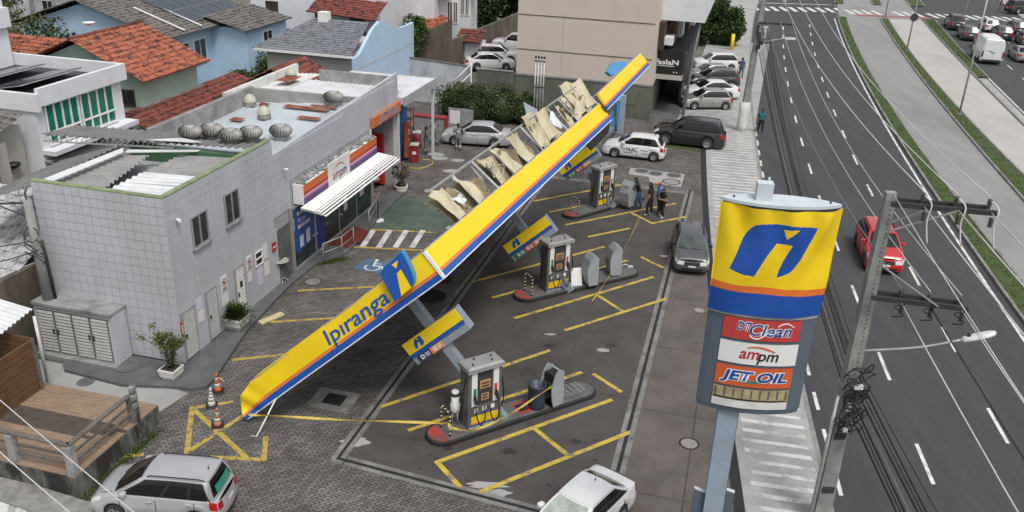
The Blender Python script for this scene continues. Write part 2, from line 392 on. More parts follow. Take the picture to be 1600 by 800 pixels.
qrect('stop_line', Vector((31,128.5,0)), Vector((13,.8,0)), Vector((0,.4,0)), ROADZ+.03, 'white_line', road)
qrect('red_crossing', Vector((44.5,119.6,0)), Vector((9.5,-.2,0)), Vector((0,1.5,0)), ROADZ+.026, 'red_walk', road)
for i in range(5):
    qrect('lane_dash', Vector((34.3+i*1.0,131+i*7,0)), Vector((.15,0,0)), Vector((.7,4,0)), ROADZ+.009, 'white_line', road)
    qrect('lane_dash', Vector((37.9+i*1.0,131+i*7,0)), Vector((.15,0,0)), Vector((.7,4,0)), ROADZ+.009, 'white_line', road)
# ---------------------------------------------------------------- station paving
pave = sheet('paved_yard', [S(-60,6),S(2,6),(LX('zl',14),14),(LX('zl',30),30),(LX('zl',50),50),(LX('zl',66),66),S(-2,69),S(-27,69),S(-27,50),S(-60,50)], -.012, 'pavers')
# public pavement beside the road, with worn white bars
walk = kerbband('pavement', 'zl', 0, 2.0, ROADZ, -.002, 'walk_stone', 8, 190)
b = MB(); ys = [8+i*3 for i in range(62)]
b.loft([[(LX('zl',y,.0),y,ROADZ),(LX('kerb',y,-.16),y,ROADZ),(LX('kerb',y,-.16),y,.0),(LX('zl',y,.0),y,.0)] for y in ys], True)
bpy.data.objects.remove(walk); walk = struct(b.build('pavement', 'walk_stone'))
kerbband('kerb', 'kerb', -.158, .158, ROADZ, .004, 'kerb', 8, 190, parent=walk)
y = 15.0; rs = random.Random(5)
while y < 62:
    xl, xr = LX('zl',y)+.32+rs.uniform(-.05,.08), LX('kerb',y)-.32-rs.uniform(0,.12); t = .2+rs.uniform(-.03,.03); dy = -(xr-xl)*.17
    MB().add([(xl,y,.006),(xr,y+dy,.006),(xr,y+dy+t,.006),(xl,y+t,.006)], [(0,1,2,3)]).build('painted_bar', 'white_stripe', walk); y += .56
# dark drain along the pavement
b = MB(); vs = []; n = 22
for i in range(n+1):
    yy = 14+i*2.2; vs += [(LX('zl',yy,-.34),yy,.0),(LX('zl',yy,-.02),yy,.0)]
b.add(vs, [(2*i,2*i+1,2*i+3,2*i+2) for i in range(n)]); b.build('drain_channel', 'black_drain', walk)
# forecourt slab
c0 = G(527.5,717.5); cF = c0 + E2*20
fl0 = S(-10.5,20.35); 
def mdot(pts, z): return [(p[0],p[1],z) for p in pts]
fdir = LOC(G(842,799)) - Vector((-10.5,20.35,0)); fdir = fdir/fdir.x
def fa_(l): return 20.35 + fdir.y*(l+10.5)
fc = [S(-10.5,20.35), S(-10.5,48.6), S(-2.1,49.0), S(-2.1,fa_(-2.1))]
forecourt = sheet('forecourt', fc, -.006, 'forecourt')
apr = [S(-2.1,13)] + [S(-2.1,49.0), Vector((LX('zl',47,-.34),47,0)), Vector((LX('zl',36,-.34),36,0)), Vector((LX('zl',26,-.34),26,0)), Vector((LX('zl',13,-.34),13,0))]
apron = sheet('apron', apr, -.008, 'apron')
def srect(name, l0, l1, a0, a1, z, m, parent): return MB().add([S(l0,a0,z),S(l1,a0,z),S(l1,a1,z),S(l0,a1,z)], [(0,1,2,3)]).build(name, m, parent)
srect('drain_edge', -10.72,-10.28, 20.07,48.6, -.002, 'drain_worn', forecourt); srect('drain_channel', -10.55,-10.45, 20.29,49.0, .002, 'black_drain', forecourt)
def sq4(name, l0, l1, d0, d1, z, m): return MB().add([S(l0,fa_(l0)+d0,z),S(l1,fa_(l1)+d0,z),S(l1,fa_(l1)+d1,z),S(l0,fa_(l0)+d1,z)], [(0,1,2,3)]).build(name, m, forecourt)
sq4('drain_edge', -10.22,-2.0, -.22,.22, -.002, 'drain_worn'); sq4('drain_channel', -10.44,-2.04, -.06,.06, .002, 'black_drain')
srect('drain_edge', -2.33,-1.87, fa_(-2.1)+.3,49.3, -.0015, 'drain_worn', forecourt); srect('drain_channel', -2.16,-2.04, fa_(-2.1),49.3, .0025, 'black_drain', forecourt)
srect('drain_edge', -10.5,-2.38, 48.6,49.0, -.002, 'drain_worn', forecourt)
mat('slab_joint', (.05,.047,.045), .9, var=.3)
for a in (26.5, 33.0, 39.5, 45): srect('slab_joint', -10.2,-2.4, a, a+.035, -.003, 'slab_joint', forecourt)
for l in (-7.6,-4.9): srect('slab_joint', l, l+.03, 20.7, 48.5, -.003, 'slab_joint', forecourt)
for a in (17,21.5,26,30.5,35,39.5,44): srect('slab_joint', -1.8, 1.6, a, a+.03, -.004, 'slab_joint', apron)
srect('slab_joint', -.05,-.01, 13, 48, -.004, 'slab_joint', apron)
PLK = [0]
def pline(px, wd, m, parent, z=.004, name='yellow_line'):
    PLK[0] += 1; z += .0007*(PLK[0] % 7)
    P = [G(*p) for p in px]
    for i in range(len(P)-1):
        a, b_ = P[i], P[i+1]; d = (b_-a).normalized(); s = Vector((-d.y, d.x, 0))*wd/2
        MB().add([(q.x,q.y,z+.0003*i) for q in (a-s-d*.05, b_-s+d*.05, b_+s+d*.05, a+s-d*.05)], [(0,1,2,3)]).build(name, m, parent)
for ln in ([(955,625),(683,722),(718,760)], [(752,768),(985,675)], [(833,668),(888,712)], [(805,497),(1020,433)], [(884,516),(1040,467)], [(935,462),(972,486)],
           [(885,351),(1055,318)], [(985,332),(1019,349),(1070,339)], [(597,635),(858,548)], [(640,672),(908,582)], [(740,440),(943,386)], [(770,465),(980,407)],
           [(835,314),(970,289)], [(860,331),(1000,304)], [(920,370),(982,357)], [(1003,402),(1015,408)], [(1018,410),(1036,418)], [(928,585),(970,612)]):
    pline(ln, .17, 'yellow_line', forecourt)
for ln in ([(362,628),(300,637),(292,707)], [(190,712),(222,710)], [(330,714),(412,718),(415,683)], [(300,637),(385,715)], [(292,707),(378,650)], [(365,562),(452,553)], [(425,503),(520,497)], [(467,454),(582,448)],
           [(555,386),(660,391)], [(575,358),(680,363)]):
    pline(ln, .17, 'yellow_paver', pave, z=-.004)
sheet('green_bay', [G(582,358),G(607,309),G(688,311),G(712,345),G(690,360)], -.006, 'pavers_green', pave)
for x in (566,592,618,644): pline([(x,386),(x+17,360)], .28, 'white_stripe', pave, z=-.003, name='white_bar')
sheet('blue_bay', [G(551,419),G(574,404),G(612,411),G(598,428)], -.005, 'blue_paint', pave)
# wheelchair mark
wc = thing('x', 'x', 'x'); bpy.data.objects.remove(wc)
pw = G(583,416); ux = (G(595,417)-pw).normalized(); uy = Vector((-ux.y, ux.x, 0))
b = MB(); cpt = [pw + (ux*math.cos(t)+uy*math.sin(t))*.34 - uy*.12 + EZ*-.001 for t in [math.radians(d) for d in range(150, 391, 20)]]
for q in range(len(cpt)-1): b.bar(cpt[q], cpt[q+1], .09, .004)
b.bar(pw+uy*.55, pw+uy*.02, .11, .005); b.bar(pw+uy*.05, pw+ux*.4+uy*.05, .09, .006); b.bar(pw+ux*.4+uy*.05, pw+ux*.55-uy*.35, .09, .004); b.bar(pw+uy*.3, pw+ux*.3+uy*.3, .08, .006)
b.lathe([(.1,0),(.1,.003)], 10, pw+uy*.68)
b.build('wheelchair_mark', 'white_line', pave)
# manholes, covers and patches
mat('manhole_steel', (.1,.1,.1), .6, metal=.3, var=.25, scale=8)
def manhole(px, py, r, m='manhole_steel', ring='concrete_light', sq=None, z=.004):
    p = G(px, py); o = MB().lathe([(r,z-.004),(r,z)], 20, (p.x,p.y,0)).build('manhole_cover', m, pave)
    b = MB(); b.lathe([(r*1.04,z-.006),(r*1.04,z+.006),(r*1.22,z+.006),(r*1.22,z-.006)], 20, (p.x,p.y,0), close=False); b.build('manhole_ring', ring, pave)
manhole(1077,693,.27,'concrete_bus','black_drain'); manhole(1093,485,.2,'concrete_bus','drain_worn'); manhole(1065,475,.2,'apron','drain_worn')
for p in ((1003,267),(1024,271),(1053,274)): manhole(*p,.42,'manhole_steel','concrete_light')
manhole(1049,284,.45,'concrete_bus','slab_joint'); manhole(489,440,.34,'drain_worn','slab_joint'); manhole(675,463,.55,'black_drain','slab_joint'); manhole(690,437,.4,'black_drain','slab_joint')
sheet('concrete_patch', [G(985,262),G(1070,272),G(1064,292),G(1015,285),G(1014,276),G(982,272)], -.007, 'concrete_light', pave)
q = G(521,624); b = MB(); 
sheet('inspection_slab', [q+E2*-.75+E1*-.6, q+E2*.75+E1*-.6, q+E2*.75+E1*.6, q+E2*-.75+E1*.6], -.007, 'kerb', pave); sheet('inspection_pit', [q+E2*-.32+E1*-.3, q+E2*.38+E1*-.3, q+E2*.38+E1*.35, q+E2*-.32+E1*.35], -.003, 'black_drain', pave)
for (x, y, r) in ((682,241,.5),(688,247,.5),(705,267,.45),(672,298,.35),(700,355,.3),(715,250,.4),(1000,445,.0),(562,575,.0)):
    if r:
        p = G(x,y); sheet('concrete_patch', [p+Vector((r*1.2*math.cos(t)*rs.uniform(.8,1.1), r*.8*math.sin(t)*rs.uniform(.8,1.1),0)) for t in [k*math.pi/4 for k in range(8)]], -.007+.0005*r, 'concrete_light', pave)
mat('oil_stain', (.03,.028,.027), .6, var=.3, scale=5); mat('cement_patch', (.36,.36,.355), .9, var=.2, scale=3, stain=(.2,.195,.19), stain_amt=.8, stain_scale=1.5)
rs2 = random.Random(77)
def blot(x, y, r, m, z, asp=.7):
    p = G(x,y); sheet('stain' if m == 'oil_stain' else 'cement_patch', [p+Vector((r*math.cos(t)*rs2.uniform(.55,1.15), r*asp*math.sin(t)*rs2.uniform(.55,1.15),0)) for t in [k*math.pi/9 for k in range(18)]], z, m, forecourt)
for i in range(46): blot(rs2.uniform(640,1000), rs2.uniform(360,760), rs2.uniform(.03,.11), 'oil_stain', -.0035+.00002*i)
for (x,y,r) in ((795,705,.3),(900,690,.22),(860,540,.25),(955,540,.2),(700,700,.2)): blot(x,y,r,'oil_stain',-.0022)
for (x,y,r,a_) in ((556,690,.55,.5),(760,757,.7,.3),(775,770,.6,.3),(1040,400,.4,.4),(942,547,.3,.5),(860,522,.25,.4)): blot(x,y,r,'cement_patch',-.0045,a_)
# grassy bits of ground by the back wall and right of the totem
sheet('grass_verge', [S(-5,57.5),S(.5,57.0),S(.8,60.5),S(-4.6,61.5)], -.004, 'moss', pave)
# ---------------------------------------------------------------- store building
mat('tile_wall', (.47,.48,.515), .45, var=.07, scale=1.2, stain=(.36,.36,.37), stain_amt=.55, stain_scale=.5, stretch=(1,1,.35))
mat('grout', (.17,.17,.178), .9, var=.2)
mat('grout_light', (.34,.345,.365), .9, var=.15)
mat('plaster_grey', (.36,.36,.36), .8, var=.12, scale=1.5, stain=(.2,.2,.19), stain_amt=.5, stain_scale=.9)
mat('cement', (.27,.27,.265), .9, var=.25, scale=1.8, stain=(.1,.1,.095), stain_amt=.8, stain_scale=1.3, bump=.2)
mat('cement_dark', (.13,.13,.128), .9, var=.3, scale=2, stain=(.05,.05,.047), stain_amt=.7, stain_scale=1.2)
mat('sheet_white', (.66,.67,.68), .4, metal=.1, var=.08, scale=1.5, stain=(.45,.46,.46), stain_amt=.6, stain_scale=.8)
mat('sheet_grey', (.29,.285,.275), .55, metal=.1, var=.15, scale=2, stain=(.2,.19,.18), stain_amt=.7, stain_scale=.7)
mat('sheet_fibre', (.17,.165,.16), .9, var=.22, scale=1.4, stain=(.12,.115,.11), stain_amt=.8, stain_scale=.5)
mat('sheet_blue', (.50,.55,.58), .35, metal=.15, var=.07, scale=1.5, stain=(.33,.35,.36), stain_amt=.6, stain_scale=.6, stretch=(1,.4,1))
mat('rust', (.20,.055,.028), .9, var=.4, scale=4, stain=(.35,.2,.14), stain_amt=.6, stain_scale=2)
mat('green_paint', (.05,.13,.06), .7, var=.25, scale=2)
mat('moss_edge', (.20,.25,.13), .9, var=.3, scale=3)
mat('alu', (.52,.53,.54), .4, metal=.6, var=.1, scale=5)
mat('steel_galv', (.45,.45,.44), .5, metal=.5, var=.2, scale=4)
mat('glass_dark', (.02,.024,.026), .06, var=0, spec=.7)
mat('glass_window', (.045,.052,.058), .1, var=.3, scale=3, spec=.6)
mat('glass_store', (.03,.04,.045), .07, var=.5, scale=1.2, spec=.6)
mat('white_paint', (.75,.75,.73), .5, var=.06, scale=3)
mat('white_dirty', (.62,.62,.60), .7, var=.12, scale=2, stain=(.35,.34,.32), stain_amt=.5, stain_scale=1.1)
mat('louvre', (.52,.52,.50), .5, metal=.2, var=.12, scale=6)
mat('black_trim', (.015,.015,.016), .5, var=.2)
mat('paper', (.68,.66,.66), .8, var=.1, scale=20)
mat('paper_lilac', (.60,.55,.66), .8, var=.12, scale=14)
mat('red_sign', (.48,.025,.025), .5, var=.08)
mat('am_orange', (.62,.135,.02), .45, var=.06); mat('am_red', (.42,.03,.02), .45, var=.06); mat('am_purple', (.085,.045,.16), .45, var=.06); mat('am_pink', (.50,.16,.40), .45, var=.06)
mat('sign_white', (.72,.72,.71), .4, var=.04); mat('blue_deep', (.012,.05,.22), .45, var=.1, scale=2); mat('blue_sign', (.01,.075,.34), .4, var=.08, scale=2)
mat('orange_jet', (.58,.15,.045), .5, var=.08, scale=2); mat('text_red', (.38,.02,.03), .5, var=0); mat('text_black', (.015,.015,.015), .5, var=0); mat('text_blue', (.02,.06,.28), .5, var=0); mat('text_white', (.75,.75,.75), .5, var=0)
mat('mat_red', (.13,.022,.014), .95, var=.15, scale=8)
L0, A0 = -18.02, 23.58
store = sthing('fuel_station_store', 'white tiled two storey station shop with turbine vents on its metal roof', 'building', L0, A0)
def lc(l, a, z): return (l-L0, a-A0, z)
b = MB()                                     # wall core
def wallbox(b, l0, l1, a0, a1, z0, z1, mi=0): b.box(l0-L0, l1-L0, a0-A0, a1-A0, z0, z1, mi)
wallbox(b, -23.2, -18.06, 23.62, 30.76, 0, 5.75)
wallbox(b, -23.2, -18.06, 30.76, 40.5, 0, 5.5)
wallbox(b, -23.2, -18.06, 40.5, 44.38, 4.2, 5.5)
wallbox(b, -23.2, -22.9, 40.5, 44.38, 0, 4.2); wallbox(b, -22.9, -18.3, 44.18, 44.38, 0, 4.2)
b.build('wall', 'grout_light', store)
# parapets
b = MB(); wallbox(b, -18.22, -18.06, 23.78, 30.76, 5.75, 6.42); wallbox(b, -23.2, -23.0, 23.78, 30.2, 5.75, 6.3); wallbox(b, -23.2, -18.06, 23.62, 23.78, 5.75, 6.42)
b.build('parapet', 'tile_wall', store)
b = MB()
b.hexa([lc(-18.2,30.76,5.5),lc(-18.06,30.76,5.5),lc(-18.06,44.38,5.5),lc(-18.2,44.38,5.5),lc(-18.2,30.76,5.78),lc(-18.06,30.76,5.78),lc(-18.06,44.38,6.4),lc(-18.2,44.38,6.4)])
b.build('parapet', 'tile_wall', store)
b = MB(); wallbox(b, -23.25,-18.03, 23.58, 23.8, 6.42, 6.46); wallbox(b, -18.25,-18.03, 23.8, 30.7, 6.42, 6.46); b.build('parapet_cap', 'moss_edge', store)
b = MB(); wallbox(b, -23.4,-23.2, 30.2, 38.4, 0, 6.5); b.build('back_parapet', 'cement', store)
b = MB(); b.hexa([lc(-23.2,38.2,5.5),lc(-18.3,39.9,5.5),lc(-18.3,40.1,5.5),lc(-23.2,38.4,5.5),lc(-23.2,38.2,6.45),lc(-18.3,39.9,6.02),lc(-18.3,40.1,6.02),lc(-23.2,38.4,6.45)]); b.build('dividing_parapet', 'sheet_grey', store)
b = MB(); wallbox(b, -22.6,-18.2, 44.2, 44.36, 5.5, 6.2); b.build('end_parapet', 'cement', store)
b = MB(); wallbox(b, -25.0,-24.8, 38.4, 46, 0, 6.0); wallbox(b, -24.8,-23.2, 38.4,38.6,0,5.8); b.build('back_parapet', 'white_dirty', store)
# end-wall tiles: one object each
TW, TH_ = .3255, .331
tile_me = MB().bbox(.006, TW-.006, -.03, 0, .006, TH_-.006, .004)
tb = MB()
def tile_shape(wd, ht, t=.028, gp=.012):
    m = MB(); x0, x1, z0, z1 = gp/2, wd-gp/2, gp/2, ht-gp/2; e = .006
    m.add([(x0,0,z0),(x1,0,z0),(x1,0,z1),(x0,0,z1),(x0+e,-t,z0+e),(x1-e,-t,z0+e),(x1-e,-t,z1-e),(x0+e,-t,z1-e)], [(4,5,6,7),(0,1,5,4),(1,2,6,5),(2,3,7,6),(3,0,4,7)])
    return m
tm = tile_shape(TW, TH_).mesh('tile', 'tile_wall'); back = MB(); wallbox(back, -23.2, -18.06, 23.605, 23.62, 0, 6.42); back.build('tile_backing', 'grout', store)
rt = random.Random(2); cnt = 0
for r in range(19):
    for c in range(16):
        l = -23.21+c*TW; z = .13+r*TH_
        if z+TH_ < 1.9 and l+TW < -20.25: continue
        t = bpy.data.objects.new('tile', tm); COL.objects.link(t); t.parent = store
        t.location = (l-L0, 23.606-A0-rt.uniform(0,.004), z); t.rotation_euler = (rt.uniform(-.006,.006), 0, rt.uniform(-.006,.006)); cnt += 1
# facade tiles, joined
openings = [(24.93,25.9,4.05,5.25),(27.06,28.03,4.1,5.35),(23.7,24.55,.0,2.1),(25.24,25.95,0,2.2),(27.2,27.9,0,2.25),(30.62,44.4,0,3.1),(32.1,40.2,3.1,4.2),(40.5,44.4,3.1,4.2),(28.76,29.33,1.66,2.28)]
fm = MB(); TA, TZ = .3, .3
for r in range(22):
    for c in range(70):
        a = 23.6+c*TA; z = .1+r*TZ; top = 6.42 if a+TA <= 30.8 else 5.78+(a-30.76)*.0456
        if a+TA > 44.4 or z+TZ > top+.02: continue
        if any(a < o[1] and a+TA > o[0] and z < o[3] and z+TZ > o[2] for o in openings): continue
        q = tile_shape(TA, TZ, .022+rt.uniform(0,.004), .006)
        fm.add([(0.0 - .04 - v[1]*1.0, a-A0+v[0], z+v[2]) for v in q.v], q.f)
o = fm.build('facade_tiles', 'tile_wall', store); stuff(o)
for (a0,a1,z0,z1) in ((24.6,26.2,3.7,5.6),(26.7,28.4,3.7,5.7),(23.66,30.7,.08,2.6)):
    b = MB(); wallbox(b, -18.06, -18.035, a0, a1, z0, z1); b.build('rendered_surround', 'tile_wall', store)
def fbox(b, a0, a1, z0, z1, d0, d1, mi=0): b.box(-18.02-L0+d0, -18.02-L0+d1, a0-A0, a1-A0, z0, z1, mi)
for (a0,a1,z0,z1) in openings[:2]:
    b = MB(); fbox(b,a0,a1,z0,z1,.0,.012); w_ = b.build('window', 'glass_window', store)
    b = MB(); fbox(b,a0,a1,z1-.06,z1,.012,.05); fbox(b,a0,a1,z0,z0+.06,.012,.05); fbox(b,a0,a0+.05,z0+.06,z1-.06,.012,.05); fbox(b,a1-.05,a1,z0+.06,z1-.06,.012,.05); fbox(b,(a0+a1)/2-.03,(a0+a1)/2+.03,z0+.06,z1-.06,.012,.045)
    b.build('window_frame', 'alu', w_)
    b = MB(); fbox(b,a0-.06,a1+.06,z0-.07,z0,-.01,.09); b.build('window_sill', 'cement', w_)
def louvre_door(a0,a1,z0,z1,m='louvre'):
    b = MB(); fbox(b,a0,a1,z0,z1,0,.012); d = b.build('door', 'cement_dark', store)
    b = MB(); n = int((z1-z0)/.125)
    for i in range(n):
        z = z0+.03+i*(z1-z0-.06)/n
        b.hexa([(.012,a0-A0+.05,z),(.045,a0-A0+.05,z),(.045,a1-A0-.05,z),(.012,a1-A0-.05,z),(.012,a0-A0+.05,z+.085),(.018,a0-A0+.05,z+.085),(.018,a1-A0-.05,z+.085),(.012,a1-A0-.05,z+.085)])
    stuff(b.build('louvre_slats', m, d))
    b = MB(); fbox(b,a0,a0+.05,z0,z1,.012,.05); fbox(b,a1-.05,a1,z0,z1,.012,.05); fbox(b,a0+.05,a1-.05,z1-.05,z1,.012,.05); b.build('door_frame', 'alu', d)
    b = MB(); fbox(b,a0+.1,a0+.14,1.05,1.2,.05,.09); b.build('door_handle', 'black_trim', d)
louvre_door(23.72,24.5,.2,2.08); louvre_door(25.25,25.93,.2,2.2); louvre_door(27.22,27.88,.2,2.26,'white_dirty')
b = MB(); fbox(b,27.5,27.66,1.35,1.62,.05,.054); b.build('door_mark', 'text_black', store)
b = MB(); fbox(b,28.78,29.31,1.68,2.26,0,.01); gw = b.build('vent_window', 'glass_dark', store)
b = MB()
for k in range(3): fbox(b,28.76,29.33,1.66+k*.29,1.7+k*.29,.01,.05)
fbox(b,28.76,28.8,1.7,2.24,.01,.05); fbox(b,29.29,29.33,1.7,2.24,.01,.05); b.build('window_frame', 'white_paint', gw)
# notices
def notice(a0,a1,z0,z1,m,name='notice',d=.008):
    b = MB(); fbox(b,a0,a1,z0,z1,-.005,d); return b.build(name, m, store)
def nosmoke(a0,a1,z0,z1):
    n_ = notice(a0,a1,z0,z1,'sign_white','warning_sign',.02); ac, zc, r = (a0+a1)/2-A0, z0+(z1-z0)*.6, (a1-a0)*.38
    b = MB(); ring = [(.024, ac+r*math.cos(t), zc+r*math.sin(t)) for t in [k*math.pi/10 for k in range(21)]]
    for q in range(20): b.bar(ring[q], ring[q+1], .03, .004, Vector((1,0,0)))
    b.bar((.024,ac-r*.7,zc+r*.7),(.024,ac+r*.7,zc-r*.7),.03,.004,Vector((1,0,0))); b.build('red_ring','red_sign',n_)
    b = MB(); b.box(.021,.025,ac-r*.5,ac+r*.35,zc-r*.4,zc+r*.4); b.box(.021,.024,a0-A0+.04,a1-A0-.04,z0+.05,z0+.09); b.box(.021,.024,a0-A0+.04,a1-A0-.04,z0+.13,z0+.17); b.build('symbol','text_black',n_)
nosmoke(26.3,26.68,1.65,2.3); nosmoke(28.16,28.5,1.75,2.35); nosmoke(31.85,32.1,2.0,2.55)
notice(26.25,26.72,1.1,1.6,'paper'); notice(28.15,28.45,1.25,1.7,'paper'); notice(28.85,29.25,1.2,1.62,'paper_lilac'); notice(28.9,29.2,.75,1.15,'paper_lilac'); notice(29.4,29.75,1.7,2.35,'paper'); notice(29.4,29.8,.95,1.55,'paper'); notice(24.68,25.02,1.7,2.15,'paper_lilac'); notice(24.7,25.05,1.2,1.65,'paper')
n_ = notice(30.15,30.45,1.75,2.15,'red_sign','fire_sign',.02); b = MB(); fbox(b,30.2,30.4,1.9,1.98,.02,.024); b.build('sign_text','text_white',n_)
b = MB(); fbox(b,23.64,23.72,1.2,1.75,.0,.03); n_ = b.build('fire_sign','red_sign',store); b = MB(); fbox(b,23.66,23.70,1.3,1.65,.03,.034); b.build('sign_text','text_white',n_)
# recessed grey entrance and shopfront
b = MB(); fbox(b,30.64,31.75,.16,2.55,-.0,.01); b.build('grey_panel', 'cement_dark', store)
b = MB(); fbox(b,31.75,31.95,.16,3.12,0,.06); fbox(b,31.95,40.3,2.98,3.12,0,.06); fbox(b,33.9,34.0,.16,2.98,0,.06); fbox(b,36.4,36.46,.16,2.98,0,.05); fbox(b,38.4,38.46,.16,2.98,0,.05); fbox(b,40.2,40.4,.16,2.98,0,.06); fbox(b,31.95,40.2,.12,.22,0,.07)
b.build('shop_frame', 'alu', store)
b = MB(); fbox(b,31.95,40.2,.22,2.98,-.02,.012); b.build('shop_glass', 'glass_store', store)
b = MB(); fbox(b,32.15,33.85,.9,2.95,.012,.018); pn = b.build('blue_poster', 'blue_sign', store)
text('TE DA', .26, 'text_white', pn, (.024, 32.75-A0, 2.28), (0,1,0), (0,0,1), bold=.006, fit=.7)
b = MB()
for (zz,ws) in ((2.55,(.16,.1,.14,.12,.2)),(1.92,(.2,.12,.14,.1,.16,.14))):
    yy = 32.4-A0
    for w_ in ws: b.box(.018,.022,yy,yy+w_,zz,zz+.17); yy += w_+.05
stuff(b.build('poster_print','text_white',pn))
b = MB(); b.box(.018,.022,32.5-A0,32.85-A0,1.0,1.55); b.box(.018,.022,33.1-A0,33.45-A0,1.0,1.65); b.build('poster_picture','paper',pn)
b = MB(); fbox(b,34.05,34.95,.25,1.75,.012,.02); b.build('blue_decal', 'blue_deep', store)
b = MB(); fbox(b,34.3,37.6,2.0,2.6,.012,.018); od = b.build('orange_banner', 'orange_jet', store)
b = MB(); yy = 34.45-A0
for w_ in (.3,.18,.35,.22,.4,.2,.3,.25): b.box(.018,.023,yy,yy+w_,2.12+.05*(w_>.28),2.5); yy += w_+.1
stuff(b.build('banner_print','am_red',od))
b = MB(); fbox(b,37.0,37.4,1.1,1.9,.018,.024); b.build('small_poster','paper',store)
b = MB(); fbox(b,38.9,39.4,1.2,2.0,.012,.018); b.build('small_poster','paper_lilac',store)
# fascia sign box with rubble top, coloured bands, white panel
sgn = MB(); sgn.box(.0,.5,32.2-A0,40.1-A0,3.2,4.08); sg = sgn.build('sign_box', 'sign_white', store)
z0, hh = 3.2, .88
for (f0,f1,m) in ((.62,1.0,'am_orange'),(.46,.62,'am_red'),(.42,.46,'sign_white'),(.30,.42,'am_pink'),(.0,.30,'am_purple')):
    for (q0,q1) in ((32.22,34.55),(36.75,40.08)):
        b = MB(); b.box(.5,.506,q0-A0,q1-A0,z0+hh*f0+.0015,z0+hh*f1-.0015); b.build('sign_band', m, sg)
b = MB(); b.box(.5,.56,34.55-A0,36.75-A0,3.12,4.3); wp = b.build('sign_panel','sign_white',sg)
text('am', .62, 'text_red', wp, (.565, 35.27-A0, 3.62), (0,1,0), (0,0,1), shear=.15, bold=.008, fit=.72)
text('pm', .62, 'am_purple', wp, (.565, 36.02-A0, 3.6), (0,1,0), (0,0,1), shear=.15, bold=.016, fit=.72)
b = MB(); arc = [(.566, 35.05-A0+1.15*t, 3.86+.22*math.sin(math.pi*min(1,t*1.0))*(1-.25*t)) for t in [k/14 for k in range(15)]]
for q in range(14): b.bar(arc[q],arc[q+1],.035+.03*math.sin(q/14*3.14),.006,Vector((1,0,0)))
b.build('logo_arc','am_orange',wp)
rb = MB(); rr = random.Random(11)
for i in range(130):
    a = 32.3+rr.random()*7.7; x = .05+rr.random()*.38; s_ = rr.uniform(.05,.14); ang = rr.uniform(0,3)
    rb.obox((x,a-A0,4.1+rr.uniform(0,.05)),(s_*math.cos(ang),s_*math.sin(ang),rr.uniform(-.04,.04)),(-s_*.6*math.sin(ang),s_*.6*math.cos(ang),rr.uniform(-.03,.03)),(0,0,.03))
stuff(rb.build('gravel_top','cement',sg))
# slatted awning
aw = MB(); 
for k in range(10):
    x = .56+(k*.11 if k < 5 else .55+(k-5)*.135); z = 3.2-.012*k - (.10*max(0,(k-6)/3)**2); hw2 = .053 if k < 5 else .034
    b = MB(); b.obox((x+.03, 36.0-A0, z), (hw2,0,-.018), (0,4.2,0), (.004,0,.012)); b.build('awning_slat','white_paint',store)
for a in (31.9,34.0,36.1,38.2,40.1):
    b = MB(); b.bar((.5,a-A0,3.12),(1.62,a-A0,2.98),.04,.05); b.build('awning_bracket','white_paint',store)
# lubricant bay: orange board, dark recess
b = MB(); b.hexa([lc(-18.0,40.55,4.35),lc(-17.86,40.55,4.35),lc(-17.86,44.3,4.35),lc(-18.0,44.3,4.35),lc(-18.0,40.55,4.86),lc(-17.86,40.55,4.86),lc(-17.86,44.3,4.9),lc(-18.0,44.3,4.9)])
jo = b.build('oil_sign','orange_jet',store)
text('JET OIL', .5, 'text_white', jo, (.172, 42.6-A0, 4.62), (0,1,0), (0,0,1), shear=.2, bold=.03, fit=2.5); text('JET OIL', .5, 'text_blue', jo, (.178, 42.6-A0, 4.62), (0,1,0), (0,0,1), shear=.2, bold=.008, fit=2.4)
b = MB(); fbox(b,40.45,40.55,.1,4.3,-.4,.05); b.build('bay_jamb','white_dirty',store); b = MB(); fbox(b,44.25,44.35,.1,4.3,-.3,.05); b.build('bay_jamb','white_dirty',store)
MB().box(-.06-1.2,-.06,40.6-A0,40.9-A0,.1,2.6).build('bay_cabinet','red_sign',store); MB().box(-3.5,-.8,43.9-A0,44.15-A0,.1,3.0).build('bay_cabinet','red_sign',store)
for k in range(4):
    b = MB(); b.box(-3.4,-.9,43.3-A0,43.85-A0,.4+.6*k,.46+.6*k); b.build('bay_shelf','rust',store)
# roofs
def corr(b, p00, p10, p01, n, amp=.03, per=.18, th=.0, mi=0):   # ribs run p00->p01, waves along p00->p10
    p00, p10, p01 = Vector(p00), Vector(p10), Vector(p01); u = p10-p00; v = p01-p00; nm = u.cross(v).normalized(); k = max(2, int(u.length/per))*4
    def fn(s, t): return p00+u*s+v*t+nm*(amp*math.sin(s*k/4*2*math.pi))
    b.grid(fn, k, n)
b = MB(); corr(b, lc(-18.25,30.8,5.62), lc(-18.25,39.9,5.75), lc(-23.2,30.8,5.62), 3, .022, .3); b.build('roof_sheeting','sheet_blue',store,fix=False)
b = MB(); corr(b, lc(-23.2,38.5,5.7), lc(-18.25,40.1,5.7), lc(-23.2,44.2,5.6), 3, .022, .28); b.build('roof_sheeting','sheet_white',store,fix=False)
b = MB(); corr(b, lc(-24.8,38.6,5.6), lc(-23.2,38.6,5.7), lc(-24.8,45.8,5.5), 2, .025, .25); b.build('roof_sheeting','white_dirty',store,fix=False)
